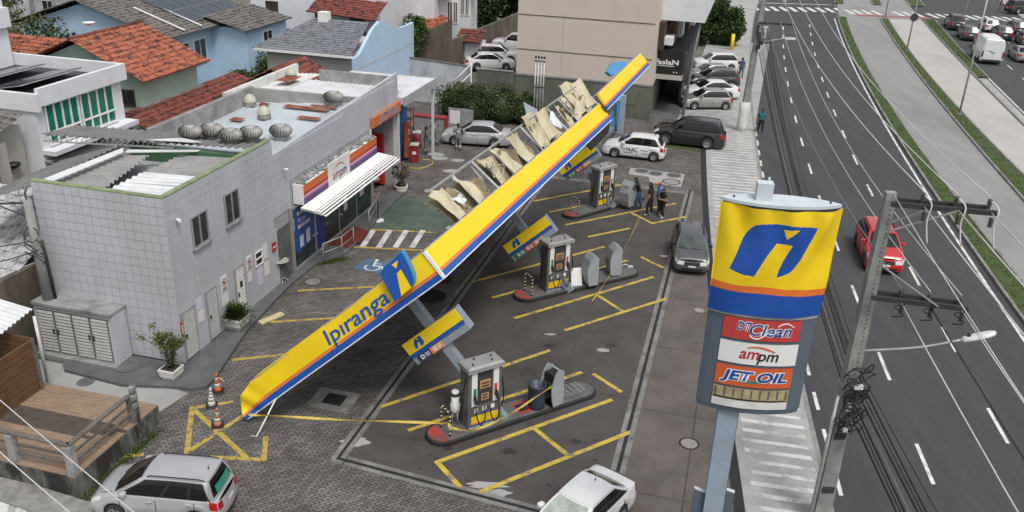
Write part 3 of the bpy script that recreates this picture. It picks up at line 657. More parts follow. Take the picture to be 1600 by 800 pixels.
for (l0,l1,a0,a1) in ((-21.3,-19.0,37.7,38.15),(-19.8,-18.7,36.2,36.6),(-22.5,-21.9,34.8,35.3),(-22.6,-22.1,37.6,38.0),(-24.2,-23.3,42.2,43.6),(-20.2,-18.8,38.3,38.6)):
    b = MB(); b.add([lc(l0,a0,5.72+.013*(a0-30)),lc(l1,a0,5.72+.013*(a0-30)),lc(l1,a1,5.74+.013*(a0-30)),lc(l0,a1,5.74+.013*(a0-30))],[(0,1,2,3)]); b.build('rusted_sheet','rust',store)
b = MB(); corr(b, lc(-18.28,23.9,6.25), lc(-18.28,29.0,6.3), lc(-20.7,23.85,6.12), 4, .055, .3); b.build('roof_sheeting','sheet_grey',store,fix=False)
b = MB(); corr(b, lc(-18.28,23.85,6.3), lc(-18.28,26.2,6.33), lc(-20.65,23.85,6.2), 4, .05, .3); b.build('roof_sheeting','sheet_white',store,fix=False)
b = MB(); corr(b, lc(-20.6,23.85,6.28), lc(-21.4,27.6,6.36), lc(-22.9,23.9,6.1), 4, .055, .3); b.build('roof_sheeting','sheet_grey',store,fix=False)
b = MB(); b.hexa([lc(-20.7,23.85,6.31),lc(-20.5,23.85,6.31),lc(-22.85,23.9,6.18),lc(-22.9,24.2,6.18),lc(-20.7,23.85,6.34),lc(-20.5,24.0,6.34),lc(-22.85,23.9,6.21),lc(-22.9,24.2,6.21)]); 
b = MB(); b.slab([lc(-22.95,23.95,6.4),lc(-22.6,23.9,6.36),lc(-22.2,27.2,6.5),lc(-22.5,27.6,6.52)],(0,0,.03)); b.slab([lc(-22.2,27.3,6.46),lc(-19.9,28.5,6.4),lc(-19.9,28.7,6.4),lc(-22.3,27.6,6.46)],(0,0,.03)); b.build('roof_flashing','sheet_white',store)
b = MB(); b.box(-22.9-L0,-18.4-L0,28.6-A0,28.75-A0,5.76,6.4); b.build('inner_wall','green_paint',store)
b = MB(); corr(b, lc(-17.95-.3,29.2,6.52), lc(-26.2,27.6,6.66), lc(-18.3,31.2,6.34), 4, .05, .3); b.build('roof_sheeting','sheet_fibre',store,fix=False)
b = MB(); b.slab([lc(-21.9,28.35,6.7),lc(-20.3,28.7,6.67),lc(-20.0,29.0,6.64),lc(-21.0,29.1,6.67)],(0,0,.015)); b.build('roof_flashing','sheet_white',store)
b = MB(); corr(b, lc(-23.25,23.6,6.2), lc(-22.9,28.4,6.5), lc(-26.0,23.1,5.3), 5, .035, .3); b.build('lean_to_sheeting','sheet_fibre',store,fix=False)
b = MB()
for k in range(26): b.bar(lc(-26.0+k*.2,27.55+k*.04,6.45), lc(-25.9+k*.2,27.57+k*.04,6.62), .02); 
b.bar(lc(-26.1,27.55,6.42), lc(-21.0,28.55,6.42), .05); b.build('roof_truss','steel_galv',store)
b = MB(); b.tube([lc(-17.95,31.5,5.0),lc(-17.8,31.5,5.0),lc(-17.78,31.5,4.95)],.05,8); b.build('camera_housing','white_paint',store)
b = MB(); b.tube([lc(-17.98,24.15,5.5),lc(-17.8,24.1,5.48)],.06,8); b.build('camera_housing','white_paint',store)
# wind turbines and domes: separate things on the roof
mat('vent_steel',(.30,.29,.275),.6,metal=.3,var=.25,scale=5)
def turbine(l, a, z, r, lab, squat=False):
    t = sthing('roof_turbine_vent', lab, 'roof vent', l, a, z, 'turbine vents on the shop roof'); t.scale = (1,1,.74)
    MB().lathe([(r*.75,0),(r*.75,r*.55),(r*.85,r*.6)],18).build('neck','steel_galv',t)
    b = MB(); n = 26
    for k in range(n):
        a0 = 2*math.pi*k/n; pts = []
        for i in range(9):
            f = -1.15+2.3*i/8; rr_ = r*math.cos(f)**.6*1.08; tw = a0+.08*f
            pts.append(Vector((rr_*math.cos(tw), rr_*math.sin(tw), r*.6+r*.72*(1+math.sin(f)/math.sin(1.15)))))
        vs_ = []
        for p in pts:
            d = Vector((-p.y,p.x,0)).normalized()*r*.1; vs_ += [p-d*.9, p+d*.9+p.xy.to_3d()*.10]
        b.add(vs_, [(2*i,2*i+1,2*i+3,2*i+2) for i in range(8)])
    bl = b.build('blades','vent_steel',t,fix=False); stuff(bl)
    MB().lathe([(r*.83,r*.62),(r*.9,r*1.0),(r*.9,r*1.6),(r*.7,r*2.0)],18).build('core','cement_dark',t)
    MB().lathe([(r*.55,r*1.98),(r*.5,r*2.1),(r*.1,r*2.16)],18).build('cap','steel_galv',t)
    return t
turbine(-19.0,33.3,5.66,.42,'grey turbine vent on blue roof sheets closest to the facade step')
turbine(-19.3,39.1,5.78,.42,'farthest turbine vent on the shop roof near the far parapet')
for i,(x,y,lab) in enumerate(((299,219,'turbine vent at the left end of the row of four'),(332,216,'second turbine vent from the left in the row of four'),(361,224,'third turbine vent from the left in the row of four'),(393,220,'turbine vent at the right end of the row of four'))):
    p = LOC(G(x,y,6.45)); turbine(p.x,p.y,6.42,.4,lab)
mat('dome_plastic',(.42,.41,.33),.5,var=.1,scale=4)
for (x,y,lab) in ((413,184,'cream domed roof exhaust nearer the front of the shop roof'),(391,165,'cream domed roof exhaust beside the back parapet'),(455,122,'cream domed roof exhaust on the far rusty roof section')):
    p = LOC(G(x,y,5.75)); t = sthing('roof_exhaust_dome', lab, 'roof vent', p.x,p.y,5.7,'domed exhausts on the shop roof')
    MB().lathe([(.3,0),(.3,.22)],16).build('base','cement',t); MB().lathe([(.32,.22),(.32,.3),(.26,.46),(.12,.6),(.02,.63)],16).build('dome','dome_plastic',t)
# raised walkway
wk = [G(x,y,.12) for x,y in ((100,577),(190,600),(262,603),(300,606),(322,603),(336,590),(385,516),(452,445),(497,409),(522,402),(542,394),(578,356),(602,329),(642,289))]
wpoly = [S(-23.2,22.3)] and wk + [S(-18.05,45),S(-18.05,23.5),S(-23.3,23.5)]
walkway = struct(MB().prism(wpoly,-.01,.12).build('walkway','walk_grey'))
srect('door_mat', -17.95,-16.9, 35.0,36.4, .125, 'mat_red', walkway)
sheet('door_mat',[G(533,362,.13),G(553,353,.13),G(577,361,.13),G(561,380,.13)],.13,'mat_red',walkway)
# white canopy beyond the shop
wc_ = sthing('flat_canopy','white flat roofed canopy with grey fascia beyond the end of the shop','canopy',-17.75,44.6,0)
MB().box(-5.5,-.06,.06,5.2,4.6,4.98).build('roof_slab','sheet_white',wc_); MB().box(-.06,0,-.0,5.2,4.5,5.02).build('fascia','plaster_grey',wc_)
b = MB(); b.box(-5.5,-.06,5.2,5.26,4.5,5.02); b.build('fascia','plaster_grey',wc_)
b = MB(); b.box(-.25,-.12,4.95,5.1,0,4.6); b.build('post','white_dirty',wc_)
# ---------------------------------------------------------------- collapsed canopy
mat('ip_yellow', (.80,.57,.012), .42, var=.05, scale=.8); mat('ip_blue', (.012,.085,.36), .4, var=.06, scale=1); mat('ip_orange', (.66,.19,.05), .45, var=.05)
mat('soffit', (.045,.045,.045), .8, var=.3, scale=1.5); mat('column_grey', (.235,.27,.30), .5, var=.1, scale=2, stain=(.14,.15,.16), stain_amt=.5, stain_scale=1.2)
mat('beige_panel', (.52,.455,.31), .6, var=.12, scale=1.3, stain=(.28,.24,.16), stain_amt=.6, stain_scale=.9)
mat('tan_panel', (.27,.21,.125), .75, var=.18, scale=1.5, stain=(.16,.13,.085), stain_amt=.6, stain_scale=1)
mat('ip_blue_light', (.05,.25,.50), .4, var=.05)
zJ = 5.8
def lerp(a,b,t): return a+(b-a)*t
cT = G(388,655,.15); cJ = G(695,435,zJ); cF_ = G(957,187,zJ)
wv = cJ-cT; WL = wv.length; wv = wv/WL; av = cF_-cJ; AL = av.length; av = av/AL
nv = wv.cross(av).normalized()
if nv.z < 0: nv = -nv
canopy = thing('fallen_canopy', 'collapsed yellow and blue station canopy tipped on its side across the yard', 'canopy', cT)
def rel(p): return Vector(p)-cT
en = nv.cross(wv); en = -en if en.y > 0 else en         # outward normal of the end fascia (towards the camera)
ln_ = nv.cross(av); ln_ = -ln_ if ln_.dot(wv) < 0 else ln_  # outward normal of the long fascia
rc = random.Random(4)
def endP(s, t, off=0.0):                                  # s metres from the tip, t metres up the fascia
    k = max(0.0, 1-s/1.7); crump = k*k
    p = wv*s + nv*(t*(1-.34*crump)) + en*off
    p += en*(.10*crump*math.sin(s*9+t*5)) + wv*(.22*crump*(t-.3)) - EZ*(.0*crump)
    p += en*.012*math.sin(s*1.7+t*2)
    return p
FH = 1.0
bands = ((0,.035,'sign_white','white_trim'),(.035,.225,'ip_blue','blue_band'),(.225,.325,'ip_orange','orange_band'),(.325,FH,'ip_yellow','yellow_panel'))
for (t0,t1,m,nm) in bands:
    s0 = 0
    b = MB(); b.grid(lambda u,v: endP(s0+u*(WL-s0-.02), t0+(t1-t0)*v), 60, 4 if t1-t0 > .1 else 1); b.grid(lambda u,v: endP(s0+u*(WL-s0-.02), t0+(t1-t0)*v, -.1), 30, 1); b.build(nm, m, canopy, fix=False)
    def lonP(s,t,off=0.0): return cJ-cT+av*s+nv*t+ln_*(off+.014*math.sin(s*2.1+t*3)*math.sin(s*.7)+.008*math.sin(s*6+t*4))
    b = MB(); b.grid(lambda u,v: lonP(.02+u*(AL-.02),lerp(t0,t1,v)),120,4 if t1-t0 > .1 else 1); b.grid(lambda u,v: lonP(.02+u*(AL-.02),lerp(t0,t1,v),-.1),30,1); b.build(nm, m, canopy, fix=False)
b = MB(); b.bar(cJ-cT, cJ-cT+nv*FH, .09, .1, en); b.build('corner_trim','sign_white',canopy)
b = MB(); b.slab([endP(.9,FH+.005), endP(WL-.05,FH+.005), endP(WL-.05,FH+.005)+av*.3-wv*.3, endP(.9,FH+.005)+av*.3], nv*.03); b.build('fascia_capping','steel_galv',canopy)
b = MB(); b.slab([rel(cJ)+nv*FH+av*.05, rel(cF_)+nv*FH, rel(cF_)+nv*FH-wv*.28, rel(cJ)+nv*FH+av*.35-wv*.28], nv*.03); b.build('fascia_capping','steel_galv',canopy)
b = MB(); b.slab([wv*.5+av*.12+nv*.1, rel(cJ)+av*.12-wv*.12+nv*.1, rel(cF_)-wv*.12+nv*.1, wv*.5+av*AL+nv*.1], nv*.35); b.build('roof_deck','soffit',canopy)
# torn far end of the soffit, hanging below the long fascia
b = MB(); b.slab([rel(cF_)-av*4.2-wv*.1, rel(cF_)-av*.05-wv*.1, rel(cF_)-av*.0-wv*.2-EZ*.55, rel(cF_)-av*2.6-wv*.3-EZ*.6], -wv*.08); b.build('hanging_soffit','black_trim',canopy)
# end strut resting on the ground
g1 = G(401,682,.03); b = MB(); b.tube([endP(1.35,.02), rel(g1), rel(G(392,681,.03))], .022, 6); b.build('bent_strut','sign_white',canopy)
# raised letters
pc = PLN(556,500,cT,en); tl_ = (PLN(511,538,cT,en)-PLN(603,463,cT,en)).length; tc_ = (pc-cT).dot(nv); text('Ipıranga', .68, 'ip_blue', canopy, rel(pc)+nv*(.60-tc_)+en*.02, wv, nv, shear=.2, bold=.008, fit=tl_, name='brand_lettering')
# emblem block standing proud of the fascia
def emb(zpts, org, sc, off): return [PLN(org[0]+x/sc, org[1]+y/sc, cT+en*off, en) for x, y in zpts]
E_out = [(530,104),(548,125),(575,175),(600,235),(612,268),(616,300),(608,322),(592,340),(560,368),(490,430),(468,392),(440,335),(415,285),(400,250),(402,228),(414,208),(440,185)]
ef = emb(E_out,(500,370),4.21,.24)
b = MB(); b.slab([rel(p) for p in ef], -en*.2); emo = b.build('emblem','ip_blue',canopy)
rim = [p+(wv*.05) for p in ef]
b = MB(); b.slab([rel(p)+wv*.045+nv*.02-en*.015 for p in ef], -en*.2); b.build('emblem_rim','ip_blue_light',canopy)
for pts in ([(470,185),(512,155),(503,208)], [(505,240),(532,215),(600,335),(535,390)]):
    b = MB(); b.slab([rel(p) for p in emb(pts,(500,370),4.21,.246)], -en*.006); b.build('emblem_mark','ip_yellow',emo)
# ripped upper frame and sheet panels behind the long fascia
def onL(x, y, off=0.0): return PLN(x, y, cJ+ln_*off, ln_)
t_near = (onL(687,309)-cJ).dot(av); t_far = (onL(905,128)-cJ).dot(av); HB = 1.28
def LP(s, t, off=0.0): return rel(cJ)+av*s+nv*(FH+.04+t)+ln_*off
b = MB(); b.bar(LP(t_near-.2,HB), LP(t_far,HB,.0), .06,.06); b.bar(LP(t_near-.1,HB*.5,-.35), LP(t_far,HB*.5,-.35), .05,.05); fr_ = b.build('frame_rail','steel_galv',canopy)
nb = 10; bay = (t_far-t_near)/nb
for k in range(nb+1):
    s = t_near+k*bay; b = MB(); b.bar(LP(s+.25,0), LP(s-.15,HB), .05,.06); b.build('frame_rib','sheet_white',canopy)
rp = random.Random(21)
def sheetpanel(m, p, n=10, curl=.2, tear=.25):
    n = 12
    p = [Vector(q) for q in p]; sd_ = rp.random()*9
    def fn(u,v):
        q = p[0]*(1-u)*(1-v)+p[1]*u*(1-v)+p[2]*u*v+p[3]*(1-u)*v
        nn = (p[1]-p[0]).cross(p[3]-p[0]).normalized()
        q = q + nn*(curl*v*v*math.sin(1.5*u+sd_)+.05*math.sin(7*u+sd_)*v+.085*mnoise.noise(Vector((u*2.0+sd_,v*2.0,sd_)))+.025*mnoise.noise(Vector((u*7+sd_,v*7,sd_))))+(p[1]-p[0])*(.12*v*mnoise.noise(Vector((v*3,sd_,0))))
        if v > .7: q -= (p[3]-p[0])*tear*(v-.7)*abs(math.sin(5*u+sd_))
        return q
    b = MB(); b.grid(fn, n, n); return b.build('torn_panel', m, canopy, fix=False)
for k in range(nb):
    s = t_near+(k+rp.uniform(-.22,.22))*bay
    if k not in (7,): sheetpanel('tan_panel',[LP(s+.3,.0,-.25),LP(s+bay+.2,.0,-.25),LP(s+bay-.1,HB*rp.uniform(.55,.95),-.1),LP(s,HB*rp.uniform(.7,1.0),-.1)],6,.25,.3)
    sheetpanel('beige_panel',[LP(s+.25,.0,.02),LP(s+bay*rp.uniform(.35,.6)+.2,.02,.02),LP(s+bay*rp.uniform(.3,.5),HB*rp.uniform(.6,.98),.05),LP(s-.1,HB,.02)],6,rp.uniform(-.25,.3),.2)
for (s,wd,ht) in ((t_near+bay*5.1,2.0,1.55),(t_near+bay*8.4,2.3,1.75)):
    sheetpanel('beige_panel',[LP(s,.1,.06),LP(s+wd,.1,.06),LP(s+wd*.75,ht,.05),LP(s-.35,ht,.05)],8,.22,.06)
    sheetpanel('beige_panel',[LP(s+wd*.5,.15,.12),LP(s+wd*1.15,.1,.1),LP(s+wd*1.05,ht*.85,.1),LP(s+wd*.6,ht*.9,.1)],8,-.25,.15)
for k in range(7):                                    # hanging wires and bent trusses
    s = t_near+rp.uniform(.5,t_far-t_near-.5); b = MB(); b.tube(arcpts([LP(s,.1,-.2),LP(s+rp.uniform(-.5,.5),.5,.12),LP(s+rp.uniform(-1,1),rp.uniform(.7,1.2),.05)],4),.02,5); b.build('bent_rod','steel_galv' if k % 2 else 'arm_',canopy) if False else b.build('bent_rod','steel_galv',canopy)
for k in range(8):
    s = t_near+rp.uniform(.3,t_far-t_near-.8); sheetpanel('beige_panel' if k % 3 else 'sheet_white',[LP(s,rp.uniform(.1,.4),.08),LP(s+rp.uniform(.3,.7),rp.uniform(.1,.4),.1),LP(s+rp.uniform(.2,.6),rp.uniform(.6,1.1),.12),LP(s+rp.uniform(-.2,.1),rp.uniform(.6,1.0),.1)],8,.3,.3)
b = MB(); b.slab([rel(G(818,160,3.2)),rel(G(840,172,3.2)),rel(G(838,190,2.6)),rel(G(824,185,2.6))],(0,.04,.02)); b.build('bent_sheet','sheet_blue',canopy)
# broken-off far length of the same fascia, lifted clear of the rest
def onR(x,y): return PLN(x, y, cF_+ln_*.25, ln_)
f0, f1 = onR(951.6,170), onR(1016,102); u0_, u1_ = onR(935,146), onR(1000.5,83)
frag = thing('canopy_fragment', 'short broken end of the yellow canopy fascia sticking up near the beige building', 'canopy', f0)
for (t0,t1,m,nm) in bands:
    b = MB(); b.slab([(f0.lerp(u0_,t0)-f0),(f1.lerp(u1_,t0)-f0),(f1.lerp(u1_,t1)-f0),(f0.lerp(u0_,t1)-f0)], -ln_*.12); b.build(nm, m, frag)
b = MB(); b.slab([u0_-f0,u1_-f0,u1_-f0-wv*.35,u0_-f0-wv*.35], nv*.03); b.build('fascia_capping','steel_galv',frag)
dd = (f1-f0).normalized(); em0 = onR(955,110); eu = (u0_-f0).normalized()
pts = [onR(x,y)-f0-ln_*.3 for x,y in ((955,106),(962,94),(975,90),(986,92),(985,97),(968,110),(962,112))]
b = MB(); b.slab(pts, -ln_*.15); b.build('emblem_back','ip_blue_light',frag)
b = MB(); b.bar(f0.lerp(f1,.25)-f0-ln_*.25-wv*.1, f0.lerp(f1,.25)-f0-wv*1.8-nv*.6, .22,.22); b.build('bent_beam','column_grey',frag)
fq = f0.lerp(f1,.3)-wv*.5; b = MB(); b.bar(fq-f0, S(-8.15,60.3,.0)-f0, .16,.16); b.build('support_prop','column_grey',frag)
b = MB(); b.slab([f0-f0-ln_*.14, f0.lerp(f1,.9)-f0-ln_*.14, f0.lerp(f1,.9)-f0-ln_*.14-wv*1.6, -ln_*.14-wv*2.2], nv*.3); b.build('roof_deck','soffit',frag)
# leaning columns (parts of the canopy) with their pump price boxes
roof0 = cJ+nv*.1
def column(px, py, bx, tags, ln=2.3, ht=.85):
    B = G(px,py,.15); Lc = (roof0-B).dot(nv)
    MB().bar(rel(B-nv*.1), rel(B+nv*Lc), .3,.3, en).build('leaning_column','column_grey',canopy)
    best = min((i/100*Lc for i in range(100)), key=lambda q: abs(PJ(B+nv*q)[0]-bx)); c = B+nv*best
    pbx = MB().obox(rel(c), wv*ln/2, nv*ht/2, en*.24).build('price_box','column_grey',canopy)
    f = rel(c)+en*.24
    def face(x0,x1,z0,z1,m,nm,pr=.008): return MB().slab([f+wv*x0+nv*z0,f+wv*x1+nv*z0,f+wv*x1+nv*z1,f+wv*x0+nv*z1], en*pr).build(nm,m,pbx)
    h = ht/2
    face(-ln/2,ln/2,-h+ht*.48,h,'ip_yellow','yellow_panel',.05); face(-ln/2,ln/2,-h+ht*.32,-h+ht*.475,'ip_blue','blue_band',.05)
    e0 = f+wv*(-ln*.27)+nv*(h-ht*.26)+en*.052
    sc = ht*.19
    def em2(pts,pr,m): MB().slab([e0+wv*x*sc+nv*y*sc for x,y in pts], en*pr).build('emblem_mark',m,pbx)
    em2([(-1.2,-1),(-.9,.2),(-.3,.8),(.5,1),(1.3,1),(1.3,-.6),(.9,-1),(.2,-1),(.4,.1),(-.2,-.2),(-.5,-1)],.004,'ip_blue')
    em2([(.15,.75),(.6,.75),(.38,.35)],.006,'ip_yellow')
    x = -ln*.42
    for (m,wd,txt,tm) in tags:
        tg = face(x,x+wd,-h+.02,-h+ht*.30,m,'fuel_tag',.055)
        text(txt,.2,tm,pbx,f+wv*(x+wd*.35)+nv*(-h+ht*.16)+en*.058,wv,nv,bold=.008,name='tag_lettering')
        b = MB()
        for q in range(3): b.slab([f+wv*(x+wd*.58)+nv*(-h+ht*(.09+.06*q))+en*.056, f+wv*(x+wd*.92)+nv*(-h+ht*(.09+.06*q))+en*.056, f+wv*(x+wd*.92)+nv*(-h+ht*(.115+.06*q))+en*.056, f+wv*(x+wd*.58)+nv*(-h+ht*(.115+.06*q))+en*.056], en*.002)
        stuff(b.build('tag_small_print',tm,pbx)); x += wd+.02
    return B
mat('tag_navy',(.02,.035,.12),.5,var=0); mat('tag_orange',(.58,.24,.08),.5,var=0); mat('tag_green',(.03,.2,.08),.5,var=0); mat('tag_red',(.48,.05,.045),.5,var=0)
cb1 = column(785,652,684,[('tag_navy',.52,'D','text_white'),('tag_orange',.5,'G','text_white')])
cb2 = column(890,452,829,[('tag_green',.5,'E','text_white'),('tag_red',.46,'G','text_white'),('tag_orange',.5,'G','text_white')],2.3,.85)
cb3 = column(957,322,906,[('tag_green',.5,'E','text_white'),('tag_red',.46,'G','text_white'),('tag_orange',.5,'G','text_white')],2.3,.85)
p_ = cb1+nv*.95+en*.16-cT
MB().obox(p_, wv*.1, nv*.09, en*.005).build('column_sticker','red_sign',canopy)
# ---------------------------------------------------------------- islands and pumps
mat('island_top',(.10,.10,.10),.85,var=.25,scale=3,stain=(.17,.165,.16),stain_amt=.5,stain_scale=1.4); mat('rubber_black',(.02,.02,.02),.7,var=.3)
mat('pump_grey',(.115,.115,.115),.5,var=.12,scale=3); mat('pump_dark',(.045,.045,.048),.45,var=.15); mat('pump_silver',(.36,.36,.36),.4,metal=.3,var=.1)
mat('screen_amber',(.45,.25,.09),.5,var=.2,scale=12); mat('stand_grey',(.30,.32,.335),.5,var=.1,scale=2); mat('bin_blue',(.03,.045,.07),.5,var=.2)
islands = []
for i,((x0,y0),(x1,y1),lab) in enumerate((((692,682),(906,613),'nearest dark kerbed pump island carrying the trash drum'),((822,464),(978,427),'middle dark kerbed pump island with two grey service stands'),((895,337),(992,309),'farthest pump island beside the standing group of people'))):
    p0, p1 = G(x0,y0), G(x1,y1); d = (p1-p0).normalized(); ang = math.atan2(d.y,d.x); L_ = (p1-p0).length; r = .56
    t = thing('pump_island', lab, 'kerb island', p0, ang, 'pump islands on the forecourt')
    def stad(rr, ins=0): return [(rr*math.cos(q), rr*math.sin(q)) for q in [math.radians(k) for k in range(90,271,15)]] + [(L_+rr*math.cos(q), rr*math.sin(q)) for q in [math.radians(k) for k in range(-90,91,15)]]
    MB().loft([[(x,y,-.01) for x,y in stad(r)],[(x,y,.13) for x,y in stad(r)],[(x,y,.15) for x,y in stad(r-.03)]]).build('rubber_edge','rubber_black',t)
    MB().prism(stad(r-.07),.13,.155).build('top','island_top',t)
    MB().prism([(x,y) for x,y in stad(r-.075) if x < .25] , .156,.159).build('red_tip','red_paint',t)
    pr_ = {0:2.75,1:2.55,2:2.2}[i]; MB().box(pr_,pr_+.55,-.35,.35,.156,.16).build('column_stub_patch','red_paint',t); MB().box(pr_+.05,pr_+.4,-.2,.2,.16,.165).build('column_stub','black_trim',t)
    islands.append((t,p0,d,ang,L_))
def make_pump(label):
    t = thing('fuel_pump', label, 'fuel pump', (0,0,0), 0, 'fuel pumps on the islands')
    W2, D2 = .56, .27
    MB().bbox(-W2-.02,W2+.02,-D2-.02,D2+.02,0,.06,.01).build('plinth','pump_silver',t)
    MB().box(-W2,W2,-D2+.03,D2-.03,.06,2.12).build('cabinet','pump_grey',t)
    for s in (-1,1):
        MB().bbox(s*W2-.055,s*W2+.055,-D2-.01,D2+.01,.06,2.14,.012).build('side_post','pump_grey',t)
    b = MB(); b.loft([[(-W2-.1,-D2-.1,2.12),(W2+.1,-D2-.1,2.12),(W2+.1,D2+.1,2.12),(-W2-.1,D2+.1,2.12)],[(-W2-.1,-D2-.1,2.26),(W2+.1,-D2-.1,2.26),(W2+.1,D2+.1,2.26),(-W2-.1,D2+.1,2.26)],[(-W2-.02,-D2-.02,2.3),(W2+.02,-D2-.02,2.3),(W2+.02,D2+.02,2.3),(-W2-.02,D2+.02,2.3)]]); top = b.build('top_cap','pump_silver',t)
    for (x,y) in ((-.4,-.15),(.3,-.15),(-.2,.15),(.4,.1)): MB().lathe([(.035,2.3),(.03,2.35)],8,(x,y,0)).build('bolt','black_trim',top)
    for f in (-1,1):
        y0 = f*(D2-.03)
        def pan(x0,x1,z0,z1,d,m,nm,par=t):
            a_,b_ = sorted((y0,y0+f*d)); return MB().box(x0,x1,a_,b_,z0,z1).build(nm,m,par)
        lo = pan(-.5,.5,.08,.44,.045,'ip_yellow','yellow_panel'); pan(-.5,.5,.14,.18,.05,'ip_orange','orange_band',lo); pan(-.5,.5,.08,.138,.05,'ip_blue','blue_band',lo)
        gp = pan(-.5,.5,.46,.82,.04,'pump_grey','keypad_panel')
        for (x0,x1,m) in ((-.4,-.28,'paper'),(-.1,.05,'paper'),(.18,.36,'sign_white')): pan(x0,x1,.58,.74,.046,m,'sticker',gp)
        dp = pan(-.26,.26,.84,2.08,.02,'pump_dark','display_recess')
        for (x0,x1,z0,z1) in ((-.19,.19,1.42,1.72),(-.14,.14,.98,1.22)):
            sc_ = pan(x0,x1,z0,z1,.04,'screen_amber','screen',dp)
            for q in range(2): pan(x0+.05,x1-.05,z0+.05+.11*q,z0+.11+.11*q,.044,'pump_dark','digits',sc_)
        for s in (-1,1):
            lp = pan(min(s*.3,s*.5),max(s*.3,s*.5),.84,2.08,.05,'sign_white','light_panel'); pan(min(s*.33,s*.44),max(s*.33,s*.44),1.05,1.5,.056,'tag_green' if s < 0 else 'tag_red','fuel_label',lp)
            yb = y0+f*.13
            nz_ = MB(); nz_.bar((s*.4,yb-f*.05,1.25),(s*.4,yb+f*.03,.98),.06,.09,Vector((0,1,0))); nz_.bar((s*.4,yb,1.02),(s*.44,yb+f*.09,.93),.035,.035); nz_.build('nozzle','black_trim',t)
            h = MB(); h.tube(arcpts([(s*.4,yb+f*.02,.98),(s*.42,yb+f*.12,.6),(s*.28,yb+f*.16,.22),(s*.12,yb+f*.14,.45),(s*.1,yb+f*.05,.84)],5),.022,6); h.build('hose','black_trim',t)
    for s in (-1,1):
        h = MB(); h.tube(arcpts([(s*(W2+.06),-.12,1.9),(s*(W2+.2),-.14,1.2),(s*(W2+.24),-.1,.6),(s*(W2+.14),-.02,.3),(s*(W2+.1),.06,.8),(s*(W2+.06),.1,1.1)],5),.022,6); h.build('hose','black_trim',t)
    return t
def at_isl(i, f, off=0.0, z=.155):
    t,p0,d,ang,L_ = islands[i]; return p0+d*(f*L_)+Vector((-d.y,d.x,0))*off+EZ*z
pump0 = make_pump('fuel pump on the nearest island, beside the trash drum')
for i,(px,py,lab) in enumerate(((751,664,None),(864,452,'fuel pump on the middle island, front of the grey stands'),(940,325,'fuel pump on the farthest island next to the group of people'))):
    t = pump0 if i == 0 else dup(pump0)
    g = G(px,py); t0,p0,d,ang,L_ = islands[i]; s = (g-p0).dot(d); t.location = p0+d*s+EZ*.155; t.rotation_euler = (0,0,ang)
    if lab: t['label'] = lab
# striped hoop guards
mat('stripe_guard',(.6,.55,.4),.5,var=0)
def guard(i, lab):
    t0,p0,d,ang,L_ = islands[i]
    t = thing('hoop_guard', lab, 'barrier', p0+d*.1+EZ*.155, ang, 'hoop guards on the island tips')
    pts = []
    for (x,y,z) in ((0,-.3,0),(0,-.3,.85),(0,.3,.85),(0,.3,0)): pts.append(Vector((x,y,z)))
    MB().tube([pts[0],pts[1]],.028,8).build('leg','black_trim',t); MB().tube([pts[3],pts[2]],.028,8).build('leg','black_trim',t); MB().tube([pts[1]-Vector((0,.028,.0)),pts[2]+Vector((0,.028,0))],.028,8).build('crossbar','black_trim',t)
    for y in (-.3,.3):
        for k in range(5): MB().tube([(0,y,.08+k*.16),(0,y,.15+k*.16)],.031,8).build('white_stripe','stripe_guard',t)
    for k in range(3): MB().tube([(0,-.2+k*.18,.85),(0,-.12+k*.18,.85)],.031,8).build('white_stripe','stripe_guard',t)
guard(0,'black and white striped hoop guard on the nearest island'); guard(1,'black and white striped hoop guard on the middle island'); guard(2,'black and white striped hoop guard on the farthest island')
# white air unit
p = G(711,660,.155); t = thing('air_unit','white cylindrical unit with black collar on the nearest island tip','equipment',p)
MB().lathe([(.14,.45),(.17,.5),(.17,.75),(.13,.8),(.13,1.05)],14).build('body','white_dirty',t); MB().lathe([(.135,1.05),(.135,1.14)],14).build('collar','black_trim',t); MB().lathe([(.13,1.14),(.13,1.2),(.08,1.24)],14).build('cap','white_dirty',t)
for x,y in ((-.08,-.06),(.08,-.06),(0,.09)): MB().tube([(x,y,0),(x,y,.46)],.025,6).build('leg','steel_galv',t)
MB().tube(arcpts([(.15,0,.7),(.3,0,.72),(.32,0,.5),(.2,0,.4)],4),.025,6).build('pipe','white_dirty',t)
